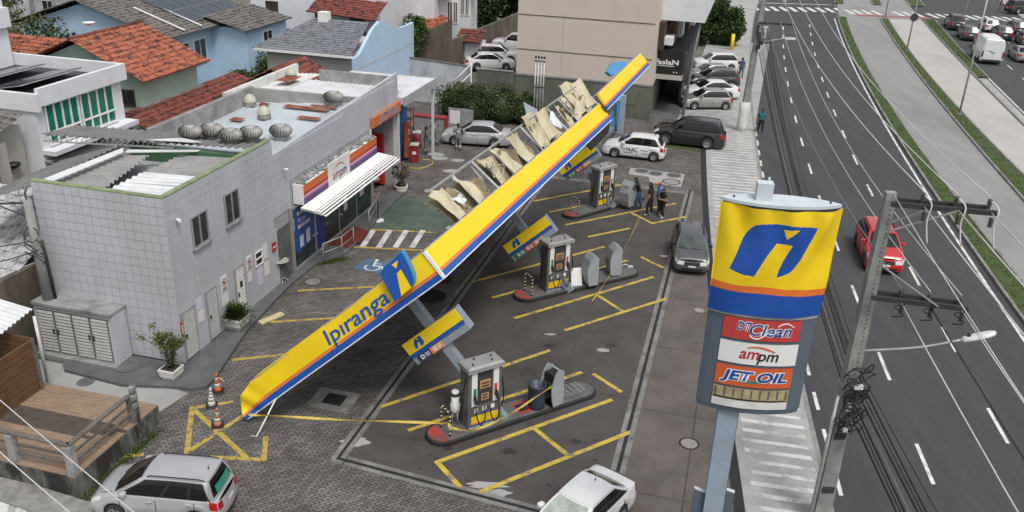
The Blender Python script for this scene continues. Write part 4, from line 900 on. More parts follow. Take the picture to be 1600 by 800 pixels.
# drum bin and service stands
p = G(838,635,.155); t = thing('trash_drum','dark blue open topped drum on the nearest island','bin',p)
b = MB(); b.lathe([(.27,0),(.29,.1),(.3,.45),(.31,.85),(.32,.88),(.27,.88),(.26,.3)],18); b.build('drum','bin_blue',t); MB().lathe([(.262,.28),(.262,.3)],18).build('inside','black_trim',t)
def stand(px,py,ang,lab,open_=False):
    p = G(px,py,.155); t = thing('service_stand',lab,'service stand',p,ang,'curved grey service stands')
    prof = [(-.2,0),(.26,0),(.22,1.28),(-.02,1.42),(-.2,1.18),(-.32,.75),(-.28,.3)]
    if not open_:
        MB().loft([[(x,-.3,z+.06) for x,z in prof],[(x,.3,z+.06) for x,z in prof]]).build('shell','stand_grey',t)
    else:
        MB().loft([[(x,-.3,z+.06) for x,z in prof],[(x,-.26,z+.06) for x,z in prof]]).build('side_wall','stand_grey',t); MB().loft([[(x,.26,z+.06) for x,z in prof],[(x,.3,z+.06) for x,z in prof]]).build('side_wall','stand_grey',t)
        MB().hexa([(.2,-.26,.06),(.26,-.26,.06),(.26,.26,.06),(.2,.26,.06),(.16,-.26,1.3),(.22,-.26,1.3),(.22,.26,1.3),(.16,.26,1.3)]).build('back_wall','stand_grey',t)
        MB().box(-.25,.18,-.255,.255,.45,.5).build('shelf','pump_dark',t); MB().box(-.25,.17,-.255,.255,.85,.9).build('shelf','pump_dark',t); MB().box(-.2,.16,-.2,.2,.9,1.25).build('box_inside','black_trim',t)
    MB().box(-.18,.2,-.24,.24,0,.06).build('plinth','black_trim',t)
stand(862,630,islands[0][3]+.15,'open backed grey service stand next to the trash drum',True)
stand(921,444,islands[1][3]-.1,'large curved grey service stand beside the middle pump'); stand(958,428,islands[1][3]-.25,'curved grey service stand at the right end of the middle island'); stand(979,322,islands[2][3]+.1,'grey service stand leaned on by a man in black')
p = G(884,612,.158); t = thing('cast_plate','rough grey round plate on the end of the nearest island','plate',p)
MB().prism([(.75*math.cos(q)*1.1,.4*math.sin(q)) for q in [k*math.pi/8 for k in range(16)]],0,.04).build('plate','cement_dark',t); t.rotation_euler=(0,0,islands[0][3])
for k in range(7):
    q = MB().bar((-.6+k*.2,-.3,.045),(-.6+k*.2,.3,.05),.03,.02).build('rib','cement',t)
p = G(893,440,.16); t = thing('loose_cladding','white sheet panel leaning against the middle pump','debris',p,islands[1][3]); MB().slab([(-.28,-.4,.0),(.22,-.5,.0),(.3,-.25,.7),(-.2,-.2,.75)],(0,.02,.02)).build('panel','sign_white',t)
p = G(977,417,.16); t = thing('loose_bracket','small bent metal bracket lying on the middle island','debris',p,.4); MB().tube([(-.3,0,.03),(0,.05,.1),(.25,-.1,.04)],.03,6).build('rod','steel_galv',t); MB().box(.1,.35,-.12,.02,0,.03).build('plate','sign_white',t)
# barrier tape
mat('tape',(.62,.46,.10),.5,var=.2,scale=6)
def tape(name, pts, lab, wd=.075):
    base = Vector(pts[0]); t = MB(); P = [Vector(p)-base for p in pts]; P = arcpts(P,6)
    vs_ = []
    for i,p in enumerate(P):
        tw = .25*math.sin(i*.9); vs_ += [p+Vector((0,tw*wd,wd/2)), p-Vector((0,tw*wd,wd/2))]
    t.add(vs_,[(2*i,2*i+1,2*i+3,2*i+2) for i in range(len(P)-1)]); o = t.build(name,'tape',None,fix=False); o.location = base; return tag(o,lab,'barrier tape')
tape('barrier_tape',[G(388,648,.75),G(430,650,.85),G(560,657,.9),G(690,661,.95),G(700,664,.95)],'yellow barrier tape strung from the fallen canopy tip to the nearest pump')
tape('barrier_tape',[G(700,664,.95)+Vector((.0,-.1,0)),G(740,650,1.0)+Vector((0,-.75,0)),G(790,632,1.0)+Vector((0,-.7,0)),G(838,612,1.0)+Vector((0,-.3,0)),G(873,596,1.05)],'yellow barrier tape stretched across the front of the nearest pump')
tape('barrier_tape',[G(925,471,.02),G(948,437,.3),G(975,390,.6),G(1000,338,.9),G(1006,318,1.05)],'yellow barrier tape running from the ground to the standing group')
tape('barrier_tape',[G(358,627,.5),G(352,600,.35),G(342,590,.5),G(338,597,.6)],'yellow tape looped from the traffic cones to the canopy tip',.06)

# ---------------------------------------------------------------- vehicles
def paint(name, col, metal=.0, rough=.28): 
    return mat(name, col, rough, metal=metal, var=.05, scale=1.2, coat=.6, stain=tuple(c*.8 for c in col), stain_amt=.25, stain_scale=1.6)
paint('car_white',(.68,.68,.68)); paint('car_silver',(.50,.505,.515),.45,.32); paint('car_grey',(.115,.115,.12),.4,.3); paint('car_black',(.018,.018,.019),.0,.25); paint('car_red',(.48,.02,.022)); paint('car_champ',(.34,.335,.315),.45,.32); paint('car_dark',(.045,.047,.05),.3,.3)
mat('car_glass',(.009,.010,.011),.04,var=0,spec=.5); mat('car_trim',(.02,.02,.021),.55,var=.1); mat('tyre',(.022,.022,.022),.85,var=.15); mat('rim_alloy',(.42,.42,.43),.35,metal=.7,var=.08,scale=6); mat('rim_dark',(.06,.06,.06),.5,metal=.3,var=.1)
mat('lamp_clear',(.62,.62,.60),.12,var=.15,scale=9); mat('lamp_red',(.35,.012,.012),.15,var=.2,scale=9); mat('lamp_amber',(.6,.2,.02),.2,var=.1); mat('plate',(.6,.6,.6),.5,var=.05); mat('glass_green',(.03,.22,.16),.1,var=.1); mat('glass_ws',(.05,.06,.06),.05,var=.5,scale=1.6,spec=.8); mat('seam',(.03,.03,.03),.8,var=0); mat('sun_shade',(.36,.40,.36),.5,var=.35,scale=2.5)
def lerp(a,b,t): return a+(b-a)*t
def interp(pts, x):
    if x <= pts[0][0]: return pts[0][1]
    for (x0,y0),(x1,y1) in zip(pts,pts[1:]):
        if x <= x1:
            t = (x-x0)/(x1-x0); t = t*t*(3-2*t)*.4+t*.6; return y0+(y1-y0)*t
    return pts[-1][1]
TYPES = {   # lengths in metres; x measured from the front bumper
 'hatch': dict(L=3.9,W=1.66,H=1.48,wb=2.47,fo=.80,r=.295,hood=[(0,.70),(.25,.80),(1.0,.97)],cowl=.98,rearbase=3.72,roof0=1.75,roof1=3.35,belt=(.93,1.0),tail=[(3.6,.98),(3.9,.86)],q=False),
 'mini':  dict(L=3.6,W=1.64,H=1.50,wb=2.32,fo=.72,r=.285,hood=[(0,.74),(.2,.84),(.85,.99)],cowl=.82,rearbase=3.46,roof0=1.5,roof1=3.1,belt=(.95,1.03),tail=[(3.4,1.0),(3.6,.88)],q=False),
 'sedan': dict(L=4.5,W=1.74,H=1.46,wb=2.60,fo=.88,r=.31,hood=[(0,.68),(.3,.80),(1.15,.96)],cowl=1.12,rearbase=3.95,roof0=1.98,roof1=3.25,belt=(.92,.99),tail=[(3.8,1.0),(4.3,.99),(4.5,.9)],q=False),
 'mpv':   dict(L=4.08,W=1.77,H=1.64,wb=2.54,fo=.80,r=.31,hood=[(0,.72),(.3,.88),(.95,1.05)],cowl=.80,rearbase=3.92,roof0=1.75,roof1=3.72,belt=(.99,1.05),tail=[(3.8,1.05),(4.08,.9)],q=True),
 'suv':   dict(L=4.75,W=1.85,H=1.80,wb=2.75,fo=.9,r=.385,hood=[(0,.92),(.3,1.06),(1.2,1.16)],cowl=1.15,rearbase=4.6,roof0=1.95,roof1=4.3,belt=(1.13,1.18),tail=[(4.5,1.15),(4.75,1.0)],q=True),
 'csuv':  dict(L=4.2,W=1.76,H=1.60,wb=2.55,fo=.82,r=.335,hood=[(0,.82),(.25,.95),(1.0,1.06)],cowl=.98,rearbase=4.05,roof0=1.75,roof1=3.65,belt=(1.03,1.1),tail=[(3.95,1.08),(4.2,.95)],q=True),
}
def make_car(kind, col, label, group=None, detail=2, cat='car', ws='car_glass', rear='car_glass', rim='rim_alloy', name=None, lower=None, roofm=None, rails=False):
    P = TYPES[kind]; L, W, H = P['L'],P['W'],P['H']; hw = W/2
    t = thing(name or {'suv':'parked_suv'}.get(kind,'parked_car'), label, cat, (0,0,0), 0, group)
    xf = P['fo']; xr = P['fo']+P['wb']; ra = P['r']+.05
    hood = P['hood']; tail = P['tail']; rb = P['rearbase']
    def deck(x):
        if x <= hood[-1][0]: return interp(hood,x)
        if x >= tail[0][0]: return interp(tail,x)
        return lerp(hood[-1][1],tail[0][1],(x-hood[-1][0])/(tail[0][0]-hood[-1][0]))
    def half(x):
        u = abs(2*x/L-1); e = max(0,(u-.78)/.22); return hw*(1-.035*u*u-.13*e*e*e)
    def zb(x):
        z = .19+.05*max(0,abs(2*x/L-1)-.8)/.2
        for c in (xf,xr):
            d = ra*ra-(x-c)**2
            if d > 0: z = max(z, P['r']*.98+math.sqrt(d))
        return z
    def prof(x):
        w_, z0, zt = half(x), zb(x), deck(x); zs = zt-.07
        pts = [(w_*.955,z0)]
        for f,k in ((.12,.985),(.3,.998),(.5,1.0),(.68,.985),(.70,.978),(.88,.965)): pts.append((w_*k, lerp(z0,zs,f)))
        pts += [(w_*.94,zs),(w_*.915,zt-.03),(w_*.86,zt-.008),(w_*.6,zt+.012),(w_*.3,zt+.022),(0,zt+.026)]
        return pts
    def ex(x, z):      # rounding of nose and tail
        if x < .22: k = 1-x/.22; return x + k*k*(.22*max(0,z-.5)+.25*max(0,.34-z)) 
        if x > L-.22: k = (x-L+.22)/.22; return x - k*k*(.18*max(0,z-.55)+.25*max(0,.34-z))
        return x
    xs = sorted(set([0,.03,.08,.15,.24,.36]+[L-v for v in (0,.03,.08,.15,.24,.36)]+[c+ra*math.cos(math.radians(a))*1.0 for c in (xf,xr) for a in range(0,181,18)]+[c+s*(ra+.015) for c in (xf,xr) for s in (-1,1)]+[.36+(L-.72)*i/14 for i in range(15)]))
    xs = [x for i,x in enumerate(xs) if i == 0 or x-xs[i-1] > .004]
    def P3(x,y,z): return (L/2-x, y, z)
    b = MB(); n = 13; rows = [prof(x) for x in xs]
    for s in (1,-1):
        o = len(b.v)
        for x,r in zip(xs,rows):
            for (y,z) in r: b.v.append(P3(ex(x,z), s*y, z))
        for i in range(len(xs)-1):
            for j in range(n-1):
                q = (o+i*n+j, o+(i+1)*n+j, o+(i+1)*n+j+1, o+i*n+j+1); b.f.append(q); b.m.append(0); b.sm.append(True)
    bow = .09
    def capP(x, u, j, off=0.0):           # u -1..1 across, j row fraction in profile
        r = prof(x); f = min(j, n-1.001); k = int(f); y = lerp(r[k][0],r[k+1][0],f-k); z = lerp(r[k][1],r[k+1][1],f-k)
        sgn = -1 if x < L/2 else 1
        return Vector(P3(ex(x,z)+sgn*(bow*(1-u*u)+off), y*u, z))
    for x in (0,L):
        b.grid(lambda u,v: capP(x,2*u-1,v*9), 10, 9); 
    body = b.build('body', col, t, sharp=math.radians(32), weld=.002)
    MB().box(-L/2+.15,L/2-.15,-hw*.84,hw*.84,.16,min(.62,hood[0][1]-.1)).build('underbody','car_trim',t)
    if lower:
        for s in (-1,1):
            b = MB(); b.grid(lambda u,v: Vector(P3(lerp(xf+ra+.02,xr-ra-.02,u), s*(half(L/2)*1.006), lerp(.19,.34,v))),4,1); b.build('sill_cladding',lower,t,fix=False)
    # greenhouse
    xc, xr0, x1, x2 = P['cowl'], rb, P['roof0'], P['roof1']; wg, wt = hw*.905, hw*.70; zc, zr = deck(xc)-.02, deck(xr0)-.02; HB = H-.05
    def side(u,v,s,off=0.0):
        x = lerp(lerp(xc,xr0,u),lerp(x1,x2,u),v); z = lerp(lerp(zc,zr,u),HB-.03*(abs(2*u-1)**2),v); y = lerp(wg,wt,v)+.035*math.sin(math.pi*v)-.05*max(0,abs(2*u-1)-.7)
        return Vector(P3(x, s*(y+off), z+off*.25))
    def wsf(u,v,off=0.0):
        x = lerp(xc,x1,v)-(.10-.05*v)*(1-u*u); z = lerp(zc,HB-.03,v)+.02*(1-u*u)*v; y = u*(lerp(wg,wt,v)+.035*math.sin(math.pi*v)-.015)
        return Vector(P3(x-off*.8, y, z+off*.8))
    def rwf(u,v,off=0.0):
        x = lerp(xr0,x2,v)+(.07-.03*v)*(1-u*u); z = lerp(zr,HB-.03,v)+.02*(1-u*u)*v; y = u*(lerp(wg,wt,v)+.035*math.sin(math.pi*v)-.015)
        return Vector(P3(x+off*.8, y, z+off*.7))
    def roof(u,v):
        x = lerp(x1-.05*(1-u*u),x2+.04*(1-u*u),v); return Vector(P3(x, u*(wt-.01), HB-.03*(abs(2*v-1)**2)+ (H-HB)*(1-u*u)*(1-.5*abs(2*v-1)**3)+.004))
    b = MB()
    for s in (1,-1): b.grid(lambda u,v: side(u,v,s),10,6)
    b.grid(lambda u,v: wsf(2*u-1,v),10,5); b.grid(lambda u,v: rwf(2*u-1,v),10,5); b.build('cabin',col,t,sharp=math.radians(35),weld=.01)
    b = MB(); b.grid(lambda u,v: roof(2*u-1,v),10,10); b.build('roof',roofm or col,t,fix=False)
    def patch(fn,q,m,nm,par=t,nu=6,nv_=4,fix=False):
        b = MB(); b.grid(lambda u,v: fn(*( (q[0][k]*(1-u)+q[1][k]*u)*(1-v)+(q[3][k]*(1-u)+q[2][k]*u)*v for k in (0,1))),nu,nv_); return b.build(nm,m,par,fix=fix)
    patch(lambda u,v: wsf(u,v,.012),[(-.9,.06),(.9,.06),(.86,.94),(-.86,.94)],ws,'windscreen',nu=8)
    patch(lambda u,v: rwf(u,v,.012),[(-.84,.14),(.84,.14),(.8,.92),(-.8,.92)],rear,'rear_window',nu=8)
    for s in (1,-1):
        tr = patch(lambda u,v: side(u,v,s,.008),[(.03,.05),(.985 if P['q'] else .96,.07),(.94,.93),(.07,.93)],'car_trim','window_trim',nu=10)
        cuts = [(.07,.45),(.485,.74),(.77,.95)] if P['q'] else [(.07,.5),(.535,.9)]
        for (u0,u1) in cuts: patch(lambda u,v: side(u,v,s,.016),[(u0,.1),(u1,.1),(min(u1,.95),.88),(u0+.03*(u0<.1),.88)],'car_glass','side_window',tr)
    # lights, grille, plates
    hj = 7.2
    for s in (1,-1):
        b = MB(); 
        def sp(x,j,off=.012):
            r = prof(x); k = int(min(j,n-1.01)); f = j-k; y = lerp(r[k][0],r[k+1][0],f); z = lerp(r[k][1],r[k+1][1],f); return Vector(P3(ex(x,z), s*(y+off), z+off*.6))
        b.grid(lambda u,v: sp(lerp(.02,.42,u),lerp(5.0+1.2*u,7.9,v)),5,4); b.grid(lambda u,v: capP(0,s*lerp(1,.55,u),lerp(5.0,7.9,v),.012),4,4); b.build('headlight','lamp_clear',t,fix=False)
        b = MB(); b.grid(lambda u,v: sp(L-lerp(.02,.26,u),lerp(4.2,8.2,v)),5,4); b.grid(lambda u,v: capP(L,s*lerp(1,.68,u),lerp(4.2,8.2,v),.012),4,4); b.build('tail_light','lamp_red',t,fix=False)
    b = MB(); b.grid(lambda u,v: capP(0,lerp(-.52,.52,u),lerp(4.6,6.9,v),.012),6,2); b.build('grille','car_trim',t,fix=False)
    b = MB(); b.grid(lambda u,v: capP(0,lerp(-.7,.7,u),lerp(.3,2.2,v),.012),6,2); b.build('lower_intake','car_trim',t,fix=False)
    b = MB(); b.grid(lambda u,v: capP(L,lerp(-.8,.8,u),lerp(.1,1.3,v),.012),6,2); b.build('rear_valance','car_trim',t,fix=False)
    b = MB(); b.grid(lambda u,v: capP(0,lerp(-.24,.24,u),lerp(3.0,4.0,v),.02),2,1); b.build('number_plate','plate',t,fix=False)
    b = MB(); b.grid(lambda u,v: capP(L,lerp(-.24,.24,u),lerp(4.6,5.9,v),.02),2,1); b.build('number_plate','plate',t,fix=False)
    # wheels
    rw = P['r']
    for x in (xf,xr):
        for s in (1,-1):
            c = Vector((L/2-x, s*(hw-.1), rw))
            b = MB(); b.lathe([(rw*.64,-.095),(rw*.9,-.1),(rw,-.07),(rw,.07),(rw*.9,.1),(rw*.64,.095)],22,(0,0,0),'y',close=False); wh = b.build('wheel','tyre',t); wh.location = c
            b = MB(); b.lathe([(rw*.66,.05),(rw*.66,.085),(rw*.6,.09),(rw*.57,.03),(rw*.02,.03)],20,(0,0,0),'y',close=False)
            for k in range(5 if rim == 'rim_alloy' else 7):
                a = 2*math.pi*k/(5 if rim == 'rim_alloy' else 7); d = Vector((math.cos(a),0,math.sin(a))); b.bar(d*rw*.1+Vector((0,.065,0)), d*rw*.62+Vector((0,.078,0)), rw*.2, .03, Vector((0,1,0)))
            b.lathe([(rw*.16,.04),(rw*.16,.085),(rw*.05,.09)],10,(0,0,0),'y',close=True)
            ri = b.build('rim',rim,wh); 
            if s < 0: ri.rotation_euler = (0,0,math.pi)
            MB().lathe([(rw*.56,.0),(rw*.56,.028)],16,(0,0,0),'y').build('brake_dark','black_trim',wh).rotation_euler = (0,0,0 if s > 0 else math.pi)
    for s in (1,-1):
        p = side(.09,.12,s,.05); b = MB(); q = Vector((p.x,p.y+s*.06,p.z+.04)); b.loft([[q+Vector((dx*.11,s*dy*.0,dz*.065))*k+Vector((0,s*o_,0)) for dx,dz in ((-1,-.7),(0,-1),(1,-.6),(1,.7),(0,1),(-1,.7))] for k,o_ in ((.75,-.09),(1,-.03),(1,.05),(.7,.1))]); b.build('mirror',col if kind != 'mini' else 'car_trim',t)
    if detail > 1:
        for s in (1,-1):
            def sp2(x,z): return Vector((L/2-x, s*(half(x)*1.004), z))
            zsill, zbelt = .25, deck(L/2)-.1
            b = MB()
            for xd in (xc+.22, lerp(xc+.22,xr-.05,.5), min(xr+.02,rb-.35)):
                zlo = max(zsill, zb(xd)+.03); b.bar(sp2(xd,zlo),sp2(xd,zbelt),.012,.012,Vector((0,1,0)))
            b.bar(sp2(xc+.22,zsill),sp2(xr-ra-.03,zsill),.012,.012,Vector((0,1,0))); stuff(b.build('door_seam','seam',t))
            for xd in (lerp(xc+.22,xr,.5)-.22, min(xr+.02,rb-.35)-.18):
                p = sp2(xd,zbelt-.07); MB().bbox(p.x-.09,p.x+.09,p.y-.025,p.y+.025,p.z-.015,p.z+.02,.006).build('door_handle',col,t)
        MB().lathe([(.03,H-.015),(.012,H+.03),(.006,H+.12)],8,(L/2-x2+.18,0,0)).build('antenna','car_trim',t)
        # bonnet shut lines and wipers
        b = MB()
        for s in (1,-1): b.bar(Vector(P3(.35,s*hw*.72,interp(hood,.35)+.018)),Vector(P3(xc-.05,s*hw*.80,deck(xc-.05)+.018)),.012,.01)
        stuff(b.build('bonnet_seam','seam',t))
        for s in (.45,-.25):
            p0 = wsf(s,.03,.02); p1 = wsf(s-.5,.12,.025); MB().bar(p0,p1,.02,.015).build('wiper','car_trim',t)
    if rails:
        for s in (1,-1): MB().tube([roof(s*.93,.06)+EZ*.0,roof(s*.93,.12)+EZ*.04,roof(s*.93,.88)+EZ*.04,roof(s*.93,.96)],.018,6).build('roof_rail','car_trim',t)
    return t
def place(t, front, rear, z=0.0, kind=None):       # ground pixels under the nose and the tail
    f, r = G(*front,z), G(*rear,z); c = (f+r)/2; t.location = (c.x,c.y,z); t.rotation_euler = (0,0,math.atan2(f.y-r.y,f.x-r.x)); return t
def place2(t, x, y, ang, z=0.0):
    p = G(x,y,z); t.location = (p.x,p.y,z); t.rotation_euler = (0,0,ang); return t
# near cars
c = make_car('mpv','car_silver','silver compact people carrier with green rear glass beside the timber deck',rear='car_glass',rails=True)
mpv_f, mpv_r = G(163,765,.4), G(352,775,.5)
c.location = (-9.5,19.85,0); c.rotation_euler = (0,0,math.pi-.075); c.scale = (.9,.9,.9); MPV = c
b = MB(); b.grid(lambda u,v: Vector((-2.04+.075+.08*v+.03*abs(2*u-1)**2, lerp(-.5,.5,u)*(1-.08*v), lerp(1.14,1.36,v))),6,2); b.build('green_glass_film','glass_green',c,fix=False)
c = make_car('sedan','car_white','white sedan with sun shade behind its windscreen at the bottom of the picture',ws='sun_shade'); WSD = c
c.location = (2.1,19.42,0); c.rotation_euler = (0,0,math.radians(180+53)); c.scale = (.9,.9,.92)
c = make_car('mini','car_grey','dark grey hatchback facing the camera beside the pavement drain',ws='glass_ws',rails=True); c.location = (8.4,38.4,0); c.rotation_euler = (0,0,math.radians(-90-7)); MOBI = c
c = make_car('hatch','car_white','white hatchback with TRIAL lettering on its doors behind the far pump'); GOL = c
p0, p1 = S(-8.05,54.75), S(-4.2,54.75); c.location = (p0+p1)/2; c.rotation_euler = (0,0,math.atan2((p0-p1).y,(p0-p1).x))
text('TRIAL',.3,'text_black',c,(.12,.835,.62),(-1,0,0),(0,0,1),bold=.006,fit=.75); 
b = MB()
for k,(x0,x1,z) in enumerate(((-.95,-.45,.64),(-.95,-.55,.44),(.0,.6,.43))): b.box(x0,x1,.834,.838,z,z+.035)
stuff(b.build('door_small_print','text_black',c))
b = MB(); pr = [(.62+.09*math.cos(q),.836,.63+.09*math.sin(q)) for q in [k*math.pi/4 for k in range(7)]]
for q in range(6): b.bar(pr[q],pr[q+1],.03,.006,Vector((0,1,0)))
b.build('door_logo','text_black',c)
c = make_car('suv','car_black','large black SUV parked across the driveway behind the white hatchback',rim='rim_alloy',rails=True); p0,p1 = S(-5.35,58.9), S(-.65,58.75); c.location = (p0+p1)/2; c.rotation_euler = (0,0,math.atan2((p0-p1).y,(p0-p1).x))
c = make_car('sedan','car_silver','silver sedan parked nose left in front of the clipped hedge'); f,r = G(700,226), G(793,226); c.location = (G(702,224)+G(788,232))/2+Vector((0,.6,0)); c.rotation_euler = (0,0,math.pi-.1)
# row of parked cars by the dark shop sign
row = [('csuv','car_white',(1090,112),(1147,112),'white compact SUV, farthest of the angled row by the dark shop sign'),('sedan','car_champ',(1076,128),(1150,128),'champagne sedan second from the far end of the angled parking row'),('csuv','car_dark',(1078,141),(1154,137),'dark car in the middle of the angled parking row'),('sedan','car_white',(1073,157),(1150,155),'white sedan parked beside the grey hatchback in the angled row'),('hatch','car_champ',(1070,173),(1139,170),'grey hatchback, nearest of the angled row by the dark shop sign')]
for k,col,f,r,lab in row:
    c = make_car(k,col,lab,'cars parked in the angled row',detail=2 if f[1] > 170 else 1); F_,R_ = G(*f),G(*r); mid = (F_+R_)/2+Vector((0,.75,0)); c.location = (mid.x,mid.y,0); c.rotation_euler = (0,0,math.pi+.12)
# white cars behind the back wall
for k,col,x,y,a,lab in (('sedan','car_white',765,107,.15,'white sedan, nearest of the cars behind the white yard wall'),('csuv','car_white',775,96,.1,'white car half hidden behind the white sedan beyond the yard wall'),('suv','car_white',806,80,2.9,'white SUV against the beige building beyond the yard wall')):
    c = make_car(k,col,lab,'cars behind the yard wall',detail=1); p = G(x,y); c.location = (p.x,p.y,0); c.rotation_euler = (0,0,a)
# road traffic
c = make_car('csuv','car_red','red SUV driving towards the camera on the near carriageway',rails=True,name='moving_car',rim='rim_dark'); RED = c
pr_ = G(1380,405,ROADZ); c.location = (17.8,39.7,ROADZ); c.rotation_euler = (0,0,math.radians(-90-11))
far = [('suv','car_black',1488,42,'black SUV at the head of the queue nearest the crossing'),('csuv','car_dark',1508,58,'dark grey SUV waiting behind the black SUV in the queue'),('hatch','car_champ',1533,74,'beige hatchback just ahead of the white van'),('hatch','car_white',1541,45,'white hatchback in the middle lane of the queue'),('csuv','car_dark',1560,58,'dark pickup like car beside the white van roof'),('csuv','car_black',1583,50,'black car in the right lane of the queue'),('hatch','car_champ',1598,66,'pale car cut by the right edge of the picture in the queue'),('sedan','car_champ',1590,90,'silver grey sedan right of the white van'),('hatch','car_black',1446,-6,'black car beyond the crossing, left of two at the top edge'),('hatch','car_dark',1478,-6,'dark car beyond the crossing, right of two at the top edge')]
for i,(k,col,x,y,lab) in enumerate(far):
    c = make_car(k,col,lab,'cars queuing on the far carriageway',detail=1,name='queued_car'); p = G(x,y,ROADZ); c.location = (p.x-.3,p.y-1.0,ROADZ); c.rotation_euler = (0,0,math.radians(75))
c = make_car('suv','car_black','black SUV parked on the far pavement in the top right corner',detail=1); p = G(1585,20); c.location = (p.x+1,p.y,0.02); c.rotation_euler = (0,0,math.radians(10))
# delivery van
mat('van_white',(.70,.71,.72),.35,var=.05,scale=1,coat=.4)
v = thing('delivery_van','tall white delivery van seen from behind in the traffic queue','van',(0,0,0)); W2=1.0
rings = []
for (x,zt,wt) in ((-2.75,2.42,.86),(-2.7,2.5,.9),(-.2,2.52,.9),(1.0,2.48,.88),(1.35,2.3,.86)):
    rings.append([(x,-W2,.32),(x,-W2-.01,1.1),(x,-wt-.06,2.0),(x,-wt+.06,zt-.06),(x,-wt+.2,zt),(x,wt-.2,zt),(x,wt-.06,zt-.06),(x,wt+.06,2.0),(x,W2+.01,1.1),(x,W2,.32)])
b = MB(); b.loft(rings,True); b.build('body','van_white',v)
b = MB(); b.loft([[(1.35,-W2,.32),(1.35,-W2,1.15),(1.35,W2,1.15),(1.35,W2,.32)],[(2.3,-.95,.32),(2.3,-.93,1.1),(2.3,.93,1.1),(2.3,.95,.32)],[(2.6,-.8,.34),(2.6,-.78,.9),(2.6,.78,.9),(2.6,.8,.34)]]); b.build('bonnet','van_white',v)
b = MB(); b.loft([[(1.34,-.94,1.15),(1.34,-.84,2.25),(1.34,.84,2.25),(1.34,.94,1.15)],[(2.05,-.92,1.13),(1.5,-.82,2.22),(1.5,.82,2.22),(2.05,.92,1.13)]]); b.build('cab_glass','car_glass',v)
for s in (-1,1):
    b = MB(); b.box(-2.775,-2.752,min(s*.02,s*.84),max(s*.02,s*.84),.55,2.3); d = b.build('rear_door','van_white',v)
    MB().box(-2.80,-2.775,s*.1-.04,s*.1+.04,1.15,1.28).build('handle','car_trim',d)
    MB().box(-2.8,-2.752,min(s*.88,s*1.0),max(s*.88,s*1.0),.75,1.35).build('tail_light','lamp_red' if s < 0 else 'car_trim',v)
    for x in (-1.7,1.75):
        MB().lathe([(.2,-.1),(.32,-.1),(.34,-.06),(.34,.06),(.32,.1),(.2,.1)],18,(x,s*.92,.34),'y').build('wheel','tyre',v)
MB().box(-2.85,-2.75,-.95,.95,.35,.5).build('bumper','car_trim',v); MB().box(-2.79,-2.776,.15,.45,1.3,1.36).build('badge','car_trim',v); MB().box(-2.79,-2.776,.3,.62,.85,.95).build('number_plate','plate',v)
b = MB(); b.box(-2.4,1.0,-.62,.62,2.505,2.535); b.build('roof_panel','white_dirty',v)
p = G(1547,99,ROADZ); v.location = (p.x+.3,p.y+1.8,ROADZ); v.rotation_euler = (0,0,math.radians(75))
# ---------------------------------------------------------------- brand totem
mat('totem_grey',(.095,.12,.155),.45,var=.1,scale=1.5,stain=(.10,.12,.14),stain_amt=.4,stain_scale=.9); mat('totem_top',(.52,.57,.60),.45,var=.08,scale=2); mat('post_blue',(.27,.34,.42),.5,var=.08,scale=1.5,stain=(.2,.22,.24),stain_amt=.4,stain_scale=1.1)
mat('banner_yellow',(.80,.56,.006),.6,var=.05,scale=.8); mat('banner_blue',(.008,.07,.34),.55,var=.06,scale=1); mat('banner_orange',(.70,.16,.02),.6,var=.05)
mat('board_red',(.48,.05,.045),.45,var=.06); mat('board_orange',(.58,.11,.03),.45,var=.06); mat('text_green',(.06,.2,.14),.5,var=0); mat('tray_tan',(.36,.30,.16),.7,var=.3,scale=4)
TY = 16.0
def onY(x, y, Y): 
    d = D(x,y); return CAM + d*(Y/d.y)
tb0 = Vector((4.71,16.0,0)); 
_l, _r = onY(1108,492,15.95), onY(1280,509,15.95)
# the face turns a little: right edge nearer than the left
ty = Vector((math.cos(-.10), math.sin(-.10), 0)); tn = Vector((ty.y,-ty.x,0))      # along face, outward (towards the camera)
totem = thing('brand_totem','tall station price totem with a yellow and blue cloth banner over its top','sign',tb0)
def onF(x,y,off=0.0): return PLN(x,y,tb0+tn*off,tn)-tb0          # pixel -> face plane
def tcoord(v): return (v.dot(ty), v.z)
zb_, zt_ = onF(1195,640,.3).z, onF(1225,330,.3).z
xl = onF(1108,492,.25).dot(ty); xr_ = onF(1279,509,.25).dot(ty); zmid = onF(1195,500,.3).z
def lens(hw0, dep, n=20): return [(( -1+2*i/n), 1) for i in range(n+1)]
xc_ = (xl+xr_)/2; hw_ = (xr_-xl)/2
def lensring(s, z, dep=.26, sc=1.0):
    dep = dep*.78
    front = [(ty*(xc_+hw_*sc*u)+tn*(dep*(1-u*u)**.8)+EZ*z) for u in [-1+2*i/18 for i in range(19)]]
    backs = [(ty*(xc_+hw_*sc*u)-tn*(dep*(1-u*u)**.8)+EZ*z) for u in [1-2*i/18 for i in range(1,18)]]
    return front+backs
z0_ = onF(1165,648,.3).z
MB().loft([lensring(0,z0_,.32,.97),lensring(0,z0_+.12,.34,1.0),lensring(0,zmid,.34,1.0)]).build('price_cabinet','totem_grey',totem)
MB().loft([lensring(0,zmid,.36,1.02),lensring(0,zmid+.07,.36,1.02)]).build('middle_rim','steel_galv',totem)
MB().loft([lensring(0,zmid+.07,.33,1.0),lensring(0,zt_+.05,.33,1.0)]).build('upper_cabinet','totem_grey',totem)
MB().loft([lensring(0,zt_+.05,.42,1.06),lensring(0,zt_+.11,.42,1.06)]).build('top_plate','totem_top',totem)
bx = onF(1191,318,.0); MB().obox(ty*(bx.dot(ty))+EZ*(zt_+.11+.17), ty*.15, tn*.12, EZ*.17).build('top_box','totem_top',totem)
